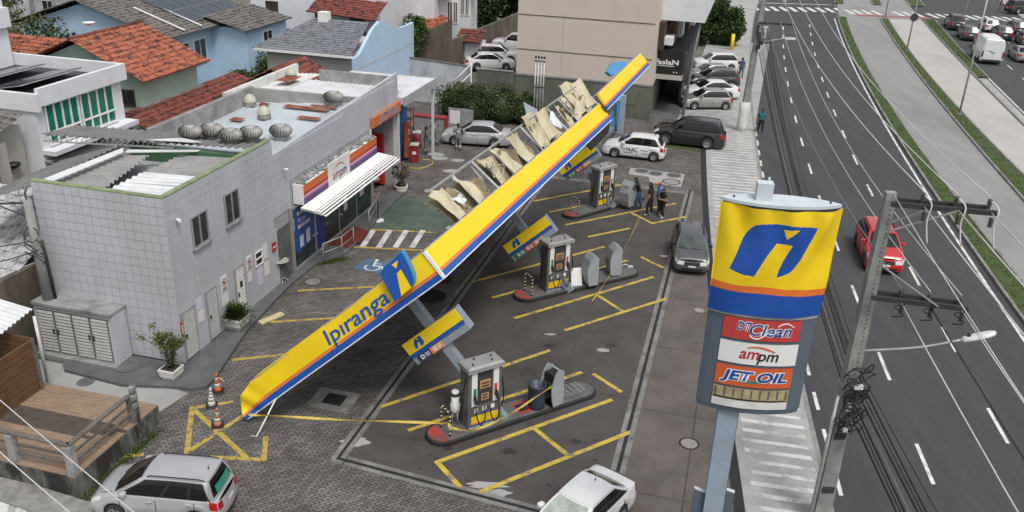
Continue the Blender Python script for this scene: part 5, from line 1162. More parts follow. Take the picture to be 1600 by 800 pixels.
pz = onF(1205,300,0); MB().tube([ty*(bx.dot(ty)+.08)-tn*.1+EZ*(zt_+.3),ty*(bx.dot(ty)+.08)-tn*.1+EZ*(zt_+.52)],.02,6).build('lug','totem_top',totem)
for u in (-.82,.86): MB().lathe([(.02,0),(.02,.04)],8,ty*(xc_+hw_*u)+EZ*(zt_+.11)).build('bolt','black_trim',totem)
# post: off to the left of the cabinet
pxp = onF(1134,660,0).dot(ty)
MB().hexa([ty*(pxp-.21)+tn*.12+EZ*-.02, ty*(pxp+.21)+tn*.12+EZ*-.02, ty*(pxp+.21)-tn*.12+EZ*-.02, ty*(pxp-.21)-tn*.12+EZ*-.02, ty*(pxp-.21)+tn*.12+EZ*(z0_), ty*(pxp+.21)+tn*.12+EZ*z0_, ty*(pxp+.21)-tn*.12+EZ*z0_, ty*(pxp-.21)-tn*.12+EZ*z0_]).build('post','post_blue',totem)
MB().bar(ty*(pxp+.21)+tn*.1+EZ*1,ty*(pxp+.21)+tn*.1+EZ*z0_,.02,.03).build('post_seam','totem_grey',totem)
for (x0,x1) in ((1084,1103),(1124,1148)):
    p0, p1 = onF(x0+1,764,.0), onF(x1,771,.0); bd = MB().slab([p0, p1, p1-EZ*1.5, p0-EZ*1.5], -tn*.08).build('lower_board','totem_grey',totem)
    MB().slab([p0+EZ*.03,p1+EZ*.03,p1,p0], tn*.02-tn*.1).build('board_trim','totem_top',bd)
# curved boards on the price cabinet
def cf(u, z, off=.0): return ty*(xc_+hw_*u)+tn*(.265*(1-u*u)**.8+off)+EZ*z
def board(x0,y0,x1,y1,m,nm):   # pixel left-top, right-bottom corners
    a, c_ = onF(x0,y0,.3), onF(x1,y1,.3); u0,u1 = (a.dot(ty)-xc_)/hw_, (c_.dot(ty)-xc_)/hw_; za, zc_ = a.z, c_.z
    b = MB(); b.grid(lambda u,v: cf(lerp(u0,u1,u), lerp(za,zc_,v), .02),14,2); b.grid(lambda u,v: cf(lerp(u0,u1,u), lerp(za,zc_,v), .005),6,1)
    return b.build(nm,m,totem,fix=False), u0,u1,za,zc_
def curved_text(txt,size,m,par,uc,zc2,fit,off,shear=.2,bold=.0):
    me = text_mesh(txt,size,shear,bold); xs_ = [v.co.x for v in me.vertices]; k = fit/(max(xs_)-min(xs_)); mid = (max(xs_)+min(xs_))/2
    bm = bmesh.new(); bm.from_mesh(me); 
    for v in bm.verts: v.co = cf(uc+((v.co.x-mid)*k)/hw_, zc2+v.co.y, off)
    bm.to_mesh(me); bm.free(); me.materials.clear(); me.materials.append(MATS[m]); o = bpy.data.objects.new('lettering',me); COL.objects.link(o); o.parent = par; return o
b1,u0,u1,za,zc2 = board(1133,497,1249,539,'board_red','sign_board'); um, zm = (u0+u1)/2, (za+zc2)/2+.0; bw_ = (u1-u0)*hw_
curved_text('DT',.27,'text_white',b1,um-.33,zm+.06,bw_*.2,.026,bold=.02); curved_text('DT',.27,'text_blue',b1,um-.33,zm+.06,bw_*.19,.03,bold=.005)
curved_text('Clean',.36,'text_white',b1,um+.16,zm+.0,bw_*.56,.026,bold=.02); curved_text('Clean',.36,'text_blue',b1,um+.16,zm+.0,bw_*.55,.03,bold=.004)
bb = MB(); ar = [cf(um-.22+.34*t, zm-.02-.17*math.sin(math.pi*(.2+.8*t)), .03) for t in [k/10 for k in range(11)]]
for q in range(10): bb.bar(ar[q],ar[q+1],.025,.008,tn)
bb.build('swoosh','text_white',b1)
bb = MB(); ar = [cf(um+.28+.3*t, zm+.06+.13*math.sin(math.pi*(.15+.75*t)), .03) for t in [k/8 for k in range(9)]]
for q in range(8): bb.bar(ar[q],ar[q+1],.025,.008,tn)
bb.build('swoosh','text_white',b1)
b2,u0,u1,za,zc2 = board(1127,534,1244,577,'sign_white','sign_board'); um, zm = (u0+u1)/2, (za+zc2)/2
curved_text('am',.36,'text_red',b2,um-.17,zm+.0,bw_*.26,.026,bold=.006); curved_text('pm',.36,'text_black',b2,um+.18,zm-.03,bw_*.28,.026,bold=.006)
bb = MB(); ar = [cf(um-.22+.52*t, zm+.08+.1*math.sin(math.pi*(.25+.75*t)), .03) for t in [k/12 for k in range(13)]]
for q in range(12): bb.bar(ar[q],ar[q+1],.02+.015*math.sin(q/12*3.1),.008,tn)
bb.build('swoosh','am_orange',b2)
b3,u0,u1,za,zc2 = board(1121,571,1236,612,'board_orange','sign_board'); um, zm = (u0+u1)/2, (za+zc2)/2
bb = MB(); ar = [cf(um-.3+.75*t, zm-.08-.05*math.sin(math.pi*t)+.16*t*t, .026) for t in [k/12 for k in range(13)]]
for q in range(12): bb.bar(ar[q],ar[q+1],.06,.006,tn)
bb.build('swoosh','text_green',b3)
curved_text('JET OIL',.31,'text_white',b3,um,zm+.01,bw_*.9,.03,bold=.03); curved_text('JET OIL',.31,'text_blue',b3,um,zm+.01,bw_*.88,.034,bold=.01)
# broken-open bottom bay showing its backing
b4,u0,u1,za,zc2 = board(1116,605,1229,645,'tray_tan','open_bay'); 
bb = MB(); bb.grid(lambda u,v: cf(lerp(u0,u1,u),lerp(za-(za-zc2)*.62,zc2,v),.024),12,1); bb.build('bay_reflector','white_dirty',b4,fix=False)
bb = MB(); bb.grid(lambda u,v: cf(lerp(u0+.02,u1-.02,u),lerp(za-(za-zc2)*(.50+.02*u),za-(za-zc2)*.58,v),.028),12,1); bb.build('bay_tube','black_trim',b4,fix=False)
for k in range(9):
    uu = lerp(u0+.05,u1-.05,k/8); bb = MB(); bb.bar(cf(uu,za-.01,.026),cf(uu,za-(za-zc2)*.45,.026),.03,.008,tn); bb.build('bay_rib','cement_dark',b4)
for u_ in (-.15,.45): MB().obox(cf(u_,z0_-.04,-.3),ty*.04,tn*.04,EZ*.06).build('hanging_clip','black_trim',totem)
# cloth banner: fine grid whose cells fall into yellow / blue / orange pieces
bt = zt_+.04; bbm = zmid+.06
NB_U, NB_V = 230, 210
tri_px = [(1226,361),(1249,362),(1230,377)]
logo_px = [(1141,424),(1152,402),(1158,388),(1164,375),(1172,364),(1182,355),(1194,353),(1212,353),(1240,355),(1277,360),(1269,376),(1260,392),(1250,410),(1240,424),(1234,430),(1224,434),(1214,437),(1218,424),(1226,408),(1239,386),(1215,383),(1199,402),(1185,424),(1179,434),(1160,431)]
def toUZ(px): 
    v = onF(px[0],px[1],.37); return ((v.dot(ty)-xc_)/hw_, v.z)
lg = [toUZ(p) for p in logo_px]; tr_ = [toUZ(p) for p in tri_px]
zoL = toUZ((1112,444))[1]; zoR = toUZ((1290,461))[1]; obL = toUZ((1110,455))[1]; obR = toUZ((1288,471))[1]
def bn(u, v):
    uu = -1.03+2.06*u; z = lerp(bt,bbm,v)
    off = .05+.06*math.sin(3.2*uu+6*v)*v*(1-v)*2+.04*math.sin(11*uu-5*v)*max(0,1-v*2.2)+.05*mnoise.noise(Vector((uu*2.2,v*2.6,1.5)))+.09*math.exp(-((uu-.86+.75*v)**2)*60)*(1-v)+.03*math.exp(-((uu+.55-.2*v)**2)*90)*max(0,1-2.5*v)
    z2 = z - .03*math.sin(math.pi*(uu+1)/2)*(1-v)*1.2
    c_ = max(-1,min(1,uu)); p = ty*(xc_+hw_*uu*(1+.06*(1-v)*(1 if uu > 0 else .3)))+tn*(.265*(1-c_*c_)**.8+off)+EZ*z2
    return p, uu, z2
bset = {'y':MB(),'b':MB(),'o':MB()}
grid_ = [[bn(i/NB_U,j/NB_V) for i in range(NB_U+1)] for j in range(NB_V+1)]
idx = {'y':{},'b':{},'o':{}}
for j in range(NB_V):
    for i in range(NB_U):
        cs = [grid_[j][i],grid_[j][i+1],grid_[j+1][i+1],grid_[j+1][i]]
        um_, zm_ = sum(c_[1] for c_ in cs)/4, sum(c_[2] for c_ in cs)/4; f = (um_+1)/2; f = f+.06*math.sin(f*5)
        zo_, zb2 = lerp(zoL,zoR,f), lerp(obL,obR,f)
        k = 'b' if zm_ < zb2 else 'o' if zm_ < zo_ else 'y'
        if k == 'y' and inside(um_,zm_,lg) and not inside(um_,zm_,tr_): k = 'b'
        M_ = bset[k]; D_ = idx[k]; fc_ = []
        for (jj,ii) in ((j,i),(j,i+1),(j+1,i+1),(j+1,i)):
            if (jj,ii) not in D_: D_[(jj,ii)] = len(M_.v); M_.v.append(tuple(grid_[jj][ii][0]))
            fc_.append(D_[(jj,ii)])
        M_.f.append(tuple(fc_)); M_.m.append(0); M_.sm.append(True)
ban = bset['y'].build('cloth_banner','banner_yellow',totem,fix=False); bset['b'].build('blue_print','banner_blue',ban,fix=False); bset['o'].build('orange_print','banner_orange',ban,fix=False)
# ---------------------------------------------------------------- utility poles
mat('pole_concrete',(.25,.255,.245),.9,var=.2,scale=2,stain=(.13,.13,.125),stain_amt=.6,stain_scale=1.2,bump=.2); mat('arm_dark',(.035,.035,.035),.8,var=.3,scale=4); mat('insulator',(.055,.05,.05),.35,var=.2); mat('cable_white',(.55,.55,.54),.5,var=.1); mat('cable_black',(.02,.02,.02),.6,var=0); mat('lamp_head',(.60,.61,.60),.4,var=.06); mat('cable_grey',(.22,.22,.22),.6,var=.1)
PB = Vector((9.1,20.3,0)); PT = onY(1392,300,20.3); pole = thing('utility_pole','near concrete utility pole with two dark crossarms and a street lamp','utility pole',PB)
def rp_(p): return Vector(p)-PB
ptop = rp_(PT); PH = ptop.z
def pc(z): return Vector((ptop.x*z/PH, ptop.y*z/PH, z))
def prof_(z): k = z/PH; return lerp(.235,.125,k), lerp(.2,.1,k)
MB().loft([[pc(z)+Vector((sx*prof_(z)[0],sy*prof_(z)[1],0)) for sx,sy in ((-1,-1),(1,-1),(1,1),(-1,1))] for z in (-.05,2,4,6,8,PH)]).build('shaft','pole_concrete',pole)
for z in (1.2,3.0): 
    w_,d_ = prof_(z); MB().obox(pc(z)+Vector((0,-d_+.0,0)),(w_*.75,0,0),(0,.03,0),(0,0,.1)).build('notch','arm_dark',pole)
    MB().obox(pc(z+.95)+Vector((0,-prof_(z+.95)[1]+.012,0)),(w_*.55,0,0),(0,.012,0),(0,0,.75)).build('recess','cement',pole)
hl = MB()
for k in range(44):
    z = 4.2+k*.125; w_,d_ = prof_(z); hl.obox(pc(z)+Vector((w_*.25,-d_-.002,0)),(.014,0,0),(0,.003,0),(0,0,.018))
stuff(hl.build('bolt_holes','arm_dark',pole))
adir = (onY(1552,328,19.6)-onY(1392,312,20.3)); adir = Vector((1,-.22,0)).normalized()
def onArm(x,y,off=0): return rp_(PLN(x,y,PB+Vector((0,-.2,0)),Vector((adir.y,-adir.x,0))))
def crossarm(xa,ya,xb,yb,t=.12):
    a, b_ = onArm(xa,ya), onArm(xb,yb); z = (a.z+b_.z)/2; a.z = z+ (a.z-z)*.5; b_.z = z+(b_.z-z)*.5
    for s in (-1,1): MB().bar(a+Vector((0,s*.17,0)),b_+Vector((0,s*.17,0)),.09,t).build('crossarm','arm_dark',pole)
    return a,b_
a1_,b1_ = crossarm(1388,316,1552,328); a2_,b2_ = crossarm(1358,460,1508,478)
MB().bar(a1_.lerp(b1_,.62)+Vector((0,-.25,0)),pc(a1_.z-.75)+Vector((.1,-.2,0)),.04,.04).build('brace','steel_galv',pole); MB().bar(a1_.lerp(b1_,.62)+Vector((0,.25,0)),pc(a1_.z-.75)+Vector((.1,.2,0)),.04,.04).build('brace','steel_galv',pole)
MB().bar(a2_.lerp(b2_,.68)+Vector((0,-.25,0)),pc(a2_.z+.8)+Vector((.1,-.2,0)),.03,.03).build('brace','steel_galv',pole)
def insul(p, n=4): 
    b = MB()
    pr2 = [(.015,0)]
    for k in range(n): pr2 += [(.06,.02+k*.05),(.06,.035+k*.05),(.02,.05+k*.05)]
    b.lathe(pr2,10,p); return b.build('insulator','insulator',pole)
hv = []
for f in (.32,.64,.95):
    q = a1_.lerp(b1_,f)+EZ*.08; insul(q); insul(q-EZ*.42-Vector((0,.25,0)),5); hv.append(PB+q+EZ*.24)
lv = []
for f in (.32,.62,.94):
    q = a2_.lerp(b2_,f)+EZ*.07; insul(q,3); insul(q-EZ*.4-Vector((0,.25,0)),5); lv.append(PB+q+EZ*.2)
    pts = [q+Vector((-.05+.12*math.sin(t*2.2),-.25-.1*math.cos(t*1.7),-.05-.09*t)) for t in range(6)]; MB().tube(arcpts(pts,3),.018,6).build('coiled_lead','cable_black',pole)
for f,f2 in ((.32,.4),(.64,.7),(.95,.98)):
    q = a1_.lerp(b1_,f); MB().tube(arcpts([q+EZ*.25,q+Vector((.12,-.25,.1)),q+Vector((.05,-.35,-.3)),q+Vector((.1,-.5,-.8))],5),.018,6).build('jumper_cable','cable_white',pole)
# lamp
l0, l1 = onArm(1366,558), onArm(1502,531); MB().tube(arcpts([pc(l0.z),l0.lerp(l1,.5)+EZ*.03,l1],5),.035,8).build('lamp_arm','steel_galv',pole)
ld = (l1-l0).normalized(); ls_ = Vector((-ld.y,ld.x,0)).normalized()
rg_ = []
for (f,wd,hh) in ((0,.06,.05),(.06,.12,.07),(.3,.15,.085),(.62,.15,.08),(.76,.1,.06),(.8,.03,.03)):
    c_ = l1+ld*f; rg_.append([c_+ls_*wd*math.cos(q)+EZ*hh*math.sin(q) for q in [k*math.pi/6 for k in range(12)]])
lh = MB().loft(rg_,True,0,True).build('lamp_head','lamp_head',pole); MB().lathe([(.045,0),(.045,.09)],10,l1+ld*.16+EZ*.06).build('photocell','arm_dark',lh)
# cluttered collar of telecom gear
rk = random.Random(8); cz = rp_(onY(1345,615,20.3)).z
for k in range(7):
    q = pc(cz-.9+k*.22)+Vector((rk.uniform(-.1,.35),-.28-rk.uniform(0,.1),0)); MB().obox(q,(rk.uniform(.05,.12),0,0),(0,rk.uniform(.03,.07),0),(0,0,rk.uniform(.05,.13))).build('junction_box','arm_dark' if k % 3 else 'lamp_head',pole)
for k in range(18):
    z = cz-1.0+k*.11; c_ = pc(z); r0 = rk.uniform(.2,.34); pts = [c_+Vector((r0*1.2*math.cos(t+k)+.1,-.3-abs(r0*.3*math.sin(t)),rk.uniform(-.22,.1)+.2*math.sin(t))) for t in [j*.7 for j in range(7)]]
    MB().tube(arcpts(pts,3),.02,5).build('cable_loop','cable_black',pole)
for z in (cz-.95,cz+.25): w_,d_ = prof_(z); MB().loft([[pc(z+dz)+Vector((sx*(w_+.02),sy*(d_+.02),0)) for sx,sy in ((-1,-1),(1,-1),(1,1),(-1,1))] for dz in (0,.07)]).build('pole_band','steel_galv',pole)
MB().tube([pc(.0)+Vector((-.34,-.2,0)),pc(cz)+Vector((-.27,-.15,0))],.05,8).build('conduit','steel_galv',pole)
# second pole along the pavement
P2 = G(1158,204); pole2 = thing('utility_pole','distant concrete utility pole with its base wrapped in white cloth','utility pole',P2)
lean = Vector((.25,-.3,0))
MB().loft([[lean*(z/11)+Vector((sx*lerp(.24,.13,z/11),sy*lerp(.2,.1,z/11),z)) for sx,sy in ((-1,-1),(1,-1),(1,1),(-1,1))] for z in (-.05,4,8,11)]).build('shaft','pole_concrete',pole2)
MB().loft([[Vector((.36*math.cos(q)*(1+.12*math.sin(3*q+k)),.34*math.sin(q)*(1+.1*math.cos(4*q+k)),z)) for q in [j*math.pi/8 for j in range(16)]] for k,z in enumerate((-.0,.4,.9,1.5,2.1))],True,0,True).build('white_wrap','white_dirty',pole2)
for z,ln in ((10.6,2.6),(7.6,2.2)): MB().bar(lean+Vector((-.2,0,z)),lean+Vector((ln,-.4,z)),.1,.12).build('crossarm','arm_dark',pole2)
for k in range(6): MB().obox(lean*.5+Vector((rk.uniform(-.2,.3),-.25,6.0+k*.28)),(rk.uniform(.06,.16),0,0),(0,.08,0),(0,0,rk.uniform(.06,.15))).build('junction_box','arm_dark',pole2)
q0 = PLN(1192,66,P2,Vector((0,1,0)))-P2; q1 = PLN(1226,60,P2,Vector((0,1,0)))-P2; MB().tube([Vector((.2,-.2,q0.z)),q1],.035,6).build('lamp_arm','steel_galv',pole2); MB().obox(q1+Vector((.35,0,0)),(.38,0,0),(0,.13,0),(0,0,.06)).build('lamp_head','lamp_head',pole2)
P0 = Vector((6.4,-20,0))
# overhead lines: one thing each
def line(name, a, b_, sag, r, m, lab, n=18, grp=None, seg=5):
    a = Vector(a); o = MB().tube([p-a for p in wire(a,b_,sag,n)],r,seg).build(name,m,None,fix=False); o.location = a; tag(o,lab,'cable',grp); return o
top2 = [P2+lean+Vector((x,-.2,10.75)) for x in (.3,1.3,2.3)]; mid2 = [P2+lean+Vector((x,-.2,7.75)) for x in (.3,1.2,2.0)]
names3 = ('left','middle','right')
for k in range(3):
    line('power_line',hv[k],top2[k],.9,.016,'cable_white','pale high wire running up the road from the top crossarm, %s of three'%names3[k],grp='high wires to the far pole')
    line('power_line',hv[k]-EZ*.3,P0+Vector((.5+k*1.1,0,10.2)),.9,.016,'cable_white','pale high wire leaving the top crossarm towards the lower right, %s of three'%names3[k],grp='high wires towards the camera')
    line('power_line',lv[k],mid2[k],1.1,.013,'cable_white' if k else 'cable_grey','thin wire from the lower crossarm to the distant pole, %s of three'%names3[k],grp='low wires to the far pole')
    line('power_line',lv[k]-EZ*.3,P0+Vector((.4+k*1.0,0,7.4)),1.1,.016 if k != 1 else .02,'cable_white' if k != 1 else 'cable_black','wire from the lower crossarm towards the lower right, %s of three'%names3[k],grp='low wires towards the camera')
line('power_line',PB+ptop+Vector((.05,-.1,-.05)),P0+Vector((1.2,0,9.0)),1.6,.012,'cable_white','thin pale wire dropping from the very top of the near pole')
ORD = ('first','second','third','fourth','fifth','sixth','seventh','eighth','ninth','tenth','eleventh')
for k in range(11):
    z = cz-.85+.13*k; q = PB+pc(z)+Vector((.32+.04*(k%3),-.2,0))
    line('telecom_cable',q,P2+Vector((.4+.06*k,-.3,5.6+.13*k)),.75+.09*(k%5),.016+.012*(k%3==0),'cable_black' if k != 3 else 'cable_grey','telecom cable up the road, %s from the bottom of its bundle'%ORD[k],grp='telecom bundle up the road')
    line('telecom_cable',q+Vector((0,-.25,0)),P0+Vector((.5+.06*k,0,5.8+.13*k)),.8+.1*(k%5),.016+.012*(k%3==0),'cable_black' if k != 4 else 'cable_grey','telecom cable towards the lower right corner, %s from the bottom of its bundle'%ORD[k],grp='telecom bundle to the camera')
# loose wires in the bottom left corner
for (a,b_,z,lab) in (((-20,602),(235,815),6.0,'pale overhead wire crossing the timber deck and silver car'),((-20,682),(140,820),6.4,'pale overhead wire crossing the bottom left corner, below the longer one'),((-20,780),(40,830),6.8,'short pale overhead wire in the extreme bottom left corner')):
    line('overhead_wire',G(*a,z)+ (G(*a,z)-G(*b_,z))*.6,G(*b_,z)-(G(*a,z)-G(*b_,z))*.5,.15,.012,'cable_white',lab)
# left pole on the louvred cabinet
lp = S(-22.95,23.1,2.15); lpt = PLN(42,312,lp,E1)-lp; pl = thing('utility_pole','short leaning concrete pole with coiled black cables above the louvred cabinet','utility pole',lp)
MB().tube([(0,0,-.1),lpt*.5,lpt],[.2,.175,.14],12).build('shaft','pole_concrete',pl)
MB().tube([Vector((.22,.05,0)),lpt*.45+Vector((.2,.05,0)),lpt*.6+Vector((.18,.02,0))],.06,8).build('conduit','arm_dark',pl)
for f,r0 in ((.45,.34),(.52,.3),(.6,.26),(.68,.24)):
    c_ = lpt*f; MB().tube(arcpts([c_+Vector((r0*math.cos(t)*(1+.2*math.sin(2*t)),-.2+r0*.35*math.sin(t),.25*math.sin(t+f*9))) for t in [j*.75 for j in range(9)]],3),.018,5).build('cable_coil','cable_black',pl)
MB().bar(lpt*.97,lpt*.97+Vector((-1.3,-.6,.12)),.05,.06).build('bracket','arm_dark',pl); MB().bar(lpt*.82,lpt*.97+Vector((-.9,-.4,.08)),.035,.035).build('bracket_stay','arm_dark',pl)
for k in range(5): MB().tube(arcpts([lpt,lpt+Vector((rk.uniform(-.15,.1),rk.uniform(-.1,.1),.2)),lpt+Vector((rk.uniform(-.25,.2),rk.uniform(-.2,.2),.45))],3),.01,4).build('loose_lead','cable_black',pl)
line('overhead_wire',lp+lpt*.6,lp+Vector((-14,-5,3.2)),.6,.02,'cable_black','black wire leaving the short pole at the left edge, upper'); line('overhead_wire',lp+lpt*.52+Vector((.1,-.2,0)),lp+Vector((-14,-7,2.4)),.9,.02,'cable_black','black wire leaving the short pole at the left edge, lower'); line('overhead_wire',lp+lpt*.4,lp+Vector((-12,-8,-1.0)),.2,.01,'cable_white','thin pale wire sloping down from the short pole to the left edge')
# median lamp posts
def lamppost(x,y,h,lab,sign=False):
    p = G(x,y,ROADZ+.1); t = thing('street_lamp',lab,'street lamp',p,0,'lamp posts on the median'); MB().lathe([(.2,0),(.2,.06)],10).build('base','cement',t); MB().tube([(0,0,0),(0,0,h*.5),(0,0,h)],[.085,.07,.05],10).build('post','steel_galv',t)
    for s in (-1,1): MB().tube(arcpts([(0,0,h-.1),(s*.8,0,h+.3),(s*1.6,0,h+.35)],4),.03,6).build('arm','steel_galv',t); MB().obox((s*1.9,0,h+.36),(.35,0,0),(0,.13,0),(0,0,.06)).build('lamp_head','lamp_head',t)
    if sign: MB().lathe([(.42,-.02),(.42,.02)],24,(.0,-.12,h*.31),'y').build('round_sign','arm_dark',t)
lamppost(1417,78,11,'grey lamp post on the middle median carrying a round black sign back',True); lamppost(1499,178,11,'grey lamp post on the median, nearest the camera'); lamppost(1383,26,10,'grey lamp post on the median at the crossing'); lamppost(1507,26,9,'grey lamp post at the far side of the crossing')
for (x,y,h,lab) in ((1050,178,9.0,'slim leaning grey pole in front of the dark shop sign'),(1040,175,8.2,'slim grey pole behind the leaning pole by the dark shop sign')):
    p = S(-3.95 if x > 1045 else -4.1, 65.3 if x > 1045 else 66.5); t = thing('slim_pole',lab,'pole',p); MB().tube([(0,0,0),(.5,.8,h*.6),(1.0,1.2,h)],[.09,.08,.06],8).build('shaft','pole_concrete',t)
# ---------------------------------------------------------------- houses and walls behind the station
def tilemat(name, c1, c2, dark):
    m = bpy.data.materials.new(name); m.use_nodes = True; MATS[name] = m; L = m.node_tree.links; b = m.node_tree.nodes['Principled BSDF']; b.inputs['Roughness'].default_value = .85
    g = node(m,'ShaderNodeNewGeometry'); n1 = node(m,'ShaderNodeTexNoise'); n1.inputs['Scale'].default_value = 2.6; n1.inputs['Detail'].default_value = 8; n1.inputs['Roughness'].default_value = .75; L.new(g.outputs['Position'],n1.inputs['Vector'])
    r = node(m,'ShaderNodeValToRGB'); r.color_ramp.elements[0].position = .40; r.color_ramp.elements[0].color = (*dark,1); r.color_ramp.elements[1].position = .5; r.color_ramp.elements[1].color = (*c1,1); e = r.color_ramp.elements.new(.7); e.color = (*c2,1)
    L.new(n1.outputs['Fac'],r.inputs[0]); L.new(r.outputs[0],b.inputs['Base Color']); return m
tilemat('tile_orange',(.32,.10,.05),(.41,.14,.075),(.045,.025,.02)); tilemat('tile_red',(.18,.05,.034),(.24,.07,.046),(.025,.017,.015)); tilemat('tile_grey',(.135,.125,.115),(.20,.19,.175),(.05,.047,.043)); tilemat('tile_bluegrey',(.17,.18,.20),(.22,.23,.25),(.10,.105,.115)); tilemat('tile_pale',(.42,.42,.42),(.5,.5,.5),(.2,.2,.2)); tilemat('tile_brown',(.14,.075,.05),(.2,.1,.065),(.05,.03,.025))
mat('wall_green',(.34,.44,.37),.85,var=.06,scale=.8,stain=(.2,.25,.2),stain_amt=.4,stain_scale=.7); mat('wall_blue',(.42,.58,.74),.85,var=.05,scale=.8,stain=(.33,.44,.56),stain_amt=.4,stain_scale=.7); mat('wall_white',(.66,.67,.70),.8,var=.05,scale=.8,stain=(.5,.5,.52),stain_amt=.4,stain_scale=.6); mat('wall_cream',(.42,.40,.37),.85,var=.08,scale=.8)
mat('wall_beige',(.56,.475,.41),.85,var=.1,scale=.5,stain=(.46,.40,.36),stain_amt=.6,stain_scale=.5,stretch=(1,1,.4)); mat('wall_dado',(.125,.13,.105),.85,var=.2,scale=.8,stain=(.06,.062,.05),stain_amt=.7,stain_scale=.7,stretch=(1,1,.3)); mat('wall_brown',(.16,.135,.105),.9,var=.3,scale=1,stain=(.05,.045,.038),stain_amt=.85,stain_scale=.7,stretch=(1,1,.25)); mat('wall_yard',(.48,.49,.50),.85,var=.12,scale=.8,stain=(.2,.2,.2),stain_amt=.7,stain_scale=.6,stretch=(1,1,.4))
mat('pane_green',(.012,.16,.115),.08,var=.35,scale=1.2,spec=.6); mat('solar_cell',(.035,.042,.06),.12,var=.1,spec=.6); mat('wood_dark',(.05,.03,.02),.7,var=.2); mat('rail_green',(.10,.16,.12),.6,var=.1); mat('roof_dark',(.055,.055,.058),.85,var=.2)
def hs(name, lab, cat, l, a, z=0): return sthing(name, lab, cat, l, a, z)
def bx(par, o, l0,l1,a0,a1,z0,z1,m,nm): return MB().box(l0-o[0],l1-o[0],a0-o[1],a1-o[1],z0,z1).build(nm,m,par)
def troof(par, o, pa, pb, pc_, m, nm='roof_tiles', wave=.26, row=.36, amp=.045):   # pa->pb along the eave, pa->pc up the slope
    A,B_,C_ = [Vector((p[0]-o[0],p[1]-o[1],p[2])) for p in (pa,pb,pc_)]; U = B_-A; V = C_-A; nm_ = U.cross(V).normalized()
    if nm_.z < 0: nm_ = -nm_
    nu = max(2,int(U.length/wave)); nr = max(2,int(V.length/row)); b = MB(); rr_ = random.Random(int(abs(pa[0]*13+pa[1]*7)))
    for r in range(nr):
        v0,v1 = r/nr, (r+1)/nr+.02; vs_ = []; jit = [rr_.uniform(-.015,.02) for _ in range(nu+1)]
        for (v,lift) in ((v0,.055),(v1,.0)):
            for i in range(nu*4+1): vs_.append(A+U*(i/(nu*4))+V*v+nm_*(lift+amp*abs(math.sin(i*math.pi/4))+jit[i//4]))
        n = nu*4+1
        for i in range(n): vs_.append(A+U*(i/(nu*4))+V*v0+nm_*(-.02))
        b.add(vs_,[(i,i+1,n+i+1,n+i) for i in range(n-1)]+[(2*n+i,2*n+i+1,i+1,i) for i in range(n-1)])
    o_ = b.build(nm,m,par,fix=False); stuff(o_); return o_
def window(par,o,l0,l1,a0,a1,z0,z1,glass='glass_dark',frame='white_paint',face='a'):
    t = .03
    if face == 'a':     # looks towards -a (camera)
        p = bx(par,o,l0,l1,a0-.04,a0+.02,z0,z1,glass,'window'); 
        b = MB(); 
        for (x0,x1,q0,q1) in ((l0-.06,l1+.06,z1,z1+.08),(l0-.06,l1+.06,z0-.08,z0),(l0-.06,l0,z0,z1),(l1,l1+.06,z0,z1),((l0+l1)/2-.025,(l0+l1)/2+.025,z0,z1)): b.box(x0-o[0],x1-o[0],a0-.07-o[1],a0-.0-o[1],q0,q1)
    else:               # looks towards +l
        p = bx(par,o,l1-.02,l1+.04,a0,a1,z0,z1,glass,'window'); b = MB()
        for (x0,x1,q0,q1) in ((a0-.06,a1+.06,z1,z1+.08),(a0-.06,a1+.06,z0-.08,z0),(a0-.06,a0,z0,z1),(a1,a1+.06,z0,z1),((a0+a1)/2-.025,(a0+a1)/2+.025,z0,z1)): b.box(l1+.0-o[0],l1+.07-o[0],x0-o[1],x1-o[1],q0,q1)
    b.build('window_frame',frame,p); return p
# 1 white modern house with green glazing
o = (-28.5,30.0); h = hs('white_house','white flat roofed house with big green glass windows and rooftop solar panels','house',*o)
bx(h,o,-38,-28.56,30.0,35.5,0,6.95,'wall_white','wall')
bx(h,o,-38.2,-28.3,29.9,30.1,6.75,7.5,'wall_white','parapet'); bx(h,o,-28.5,-28.3,30.1,35.7,6.95,7.7,'wall_white','parapet'); bx(h,o,-38.2,-28.5,35.5,35.7,6.95,7.7,'wall_white','parapet')
bx(h,o,-38,-28.5,30.1,35.5,6.95,7.15,'roof_dark','roof')
bx(h,o,-44,-34.4,31.5,35.4,7.0,12.5,'wall_white','upper_block'); bx(h,o,-44,-34.2,31.3,35.5,9.0,9.9,'wall_white','upper_band')
for (a0,a1) in ((30.5,32.45),(32.65,34.8)):
    g_ = bx(h,o,-28.6,-28.52,a0,a1,5.2,6.9,'pane_green','window')
    for k in range(5): q = a0+(a1-a0)*k/4; bx(g_,o,-28.52,-28.46,q-.03,q+.03,5.2,6.9,'white_paint','mullion')
    bx(g_,o,-28.52,-28.455,a0,a1,5.65,5.72,'white_paint','transom'); bx(g_,o,-28.52,-28.45,a0-.05,a1+.05,6.86,6.95,'white_paint','head'); bx(g_,o,-28.52,-28.45,a0-.05,a1+.05,5.1,5.2,'white_paint','sill')
bx(h,o,-28.56,-27.9,30.0,35.6,4.85,5.05,'wall_white','ledge'); bx(h,o,-28.56,-28.2,30.0,35.6,4.5,4.6,'cement','lower_ledge')
for i in range(2):
    for k in range(3):
        c0 = (-30.6-2.0*i,31.3+k*1.3); s_ = MB(); s_.obox((c0[0]-o[0],c0[1]-o[1],7.45),(.85,0,.16),(0,.62,0),(-.006,0,.02)); p_ = s_.build('solar_panel','solar_cell',h); MB().obox((c0[0]-o[0],c0[1]-o[1],7.42),(.9,0,.165),(0,.66,0),(-.006,0,.015)).build('panel_frame','alu',p_)
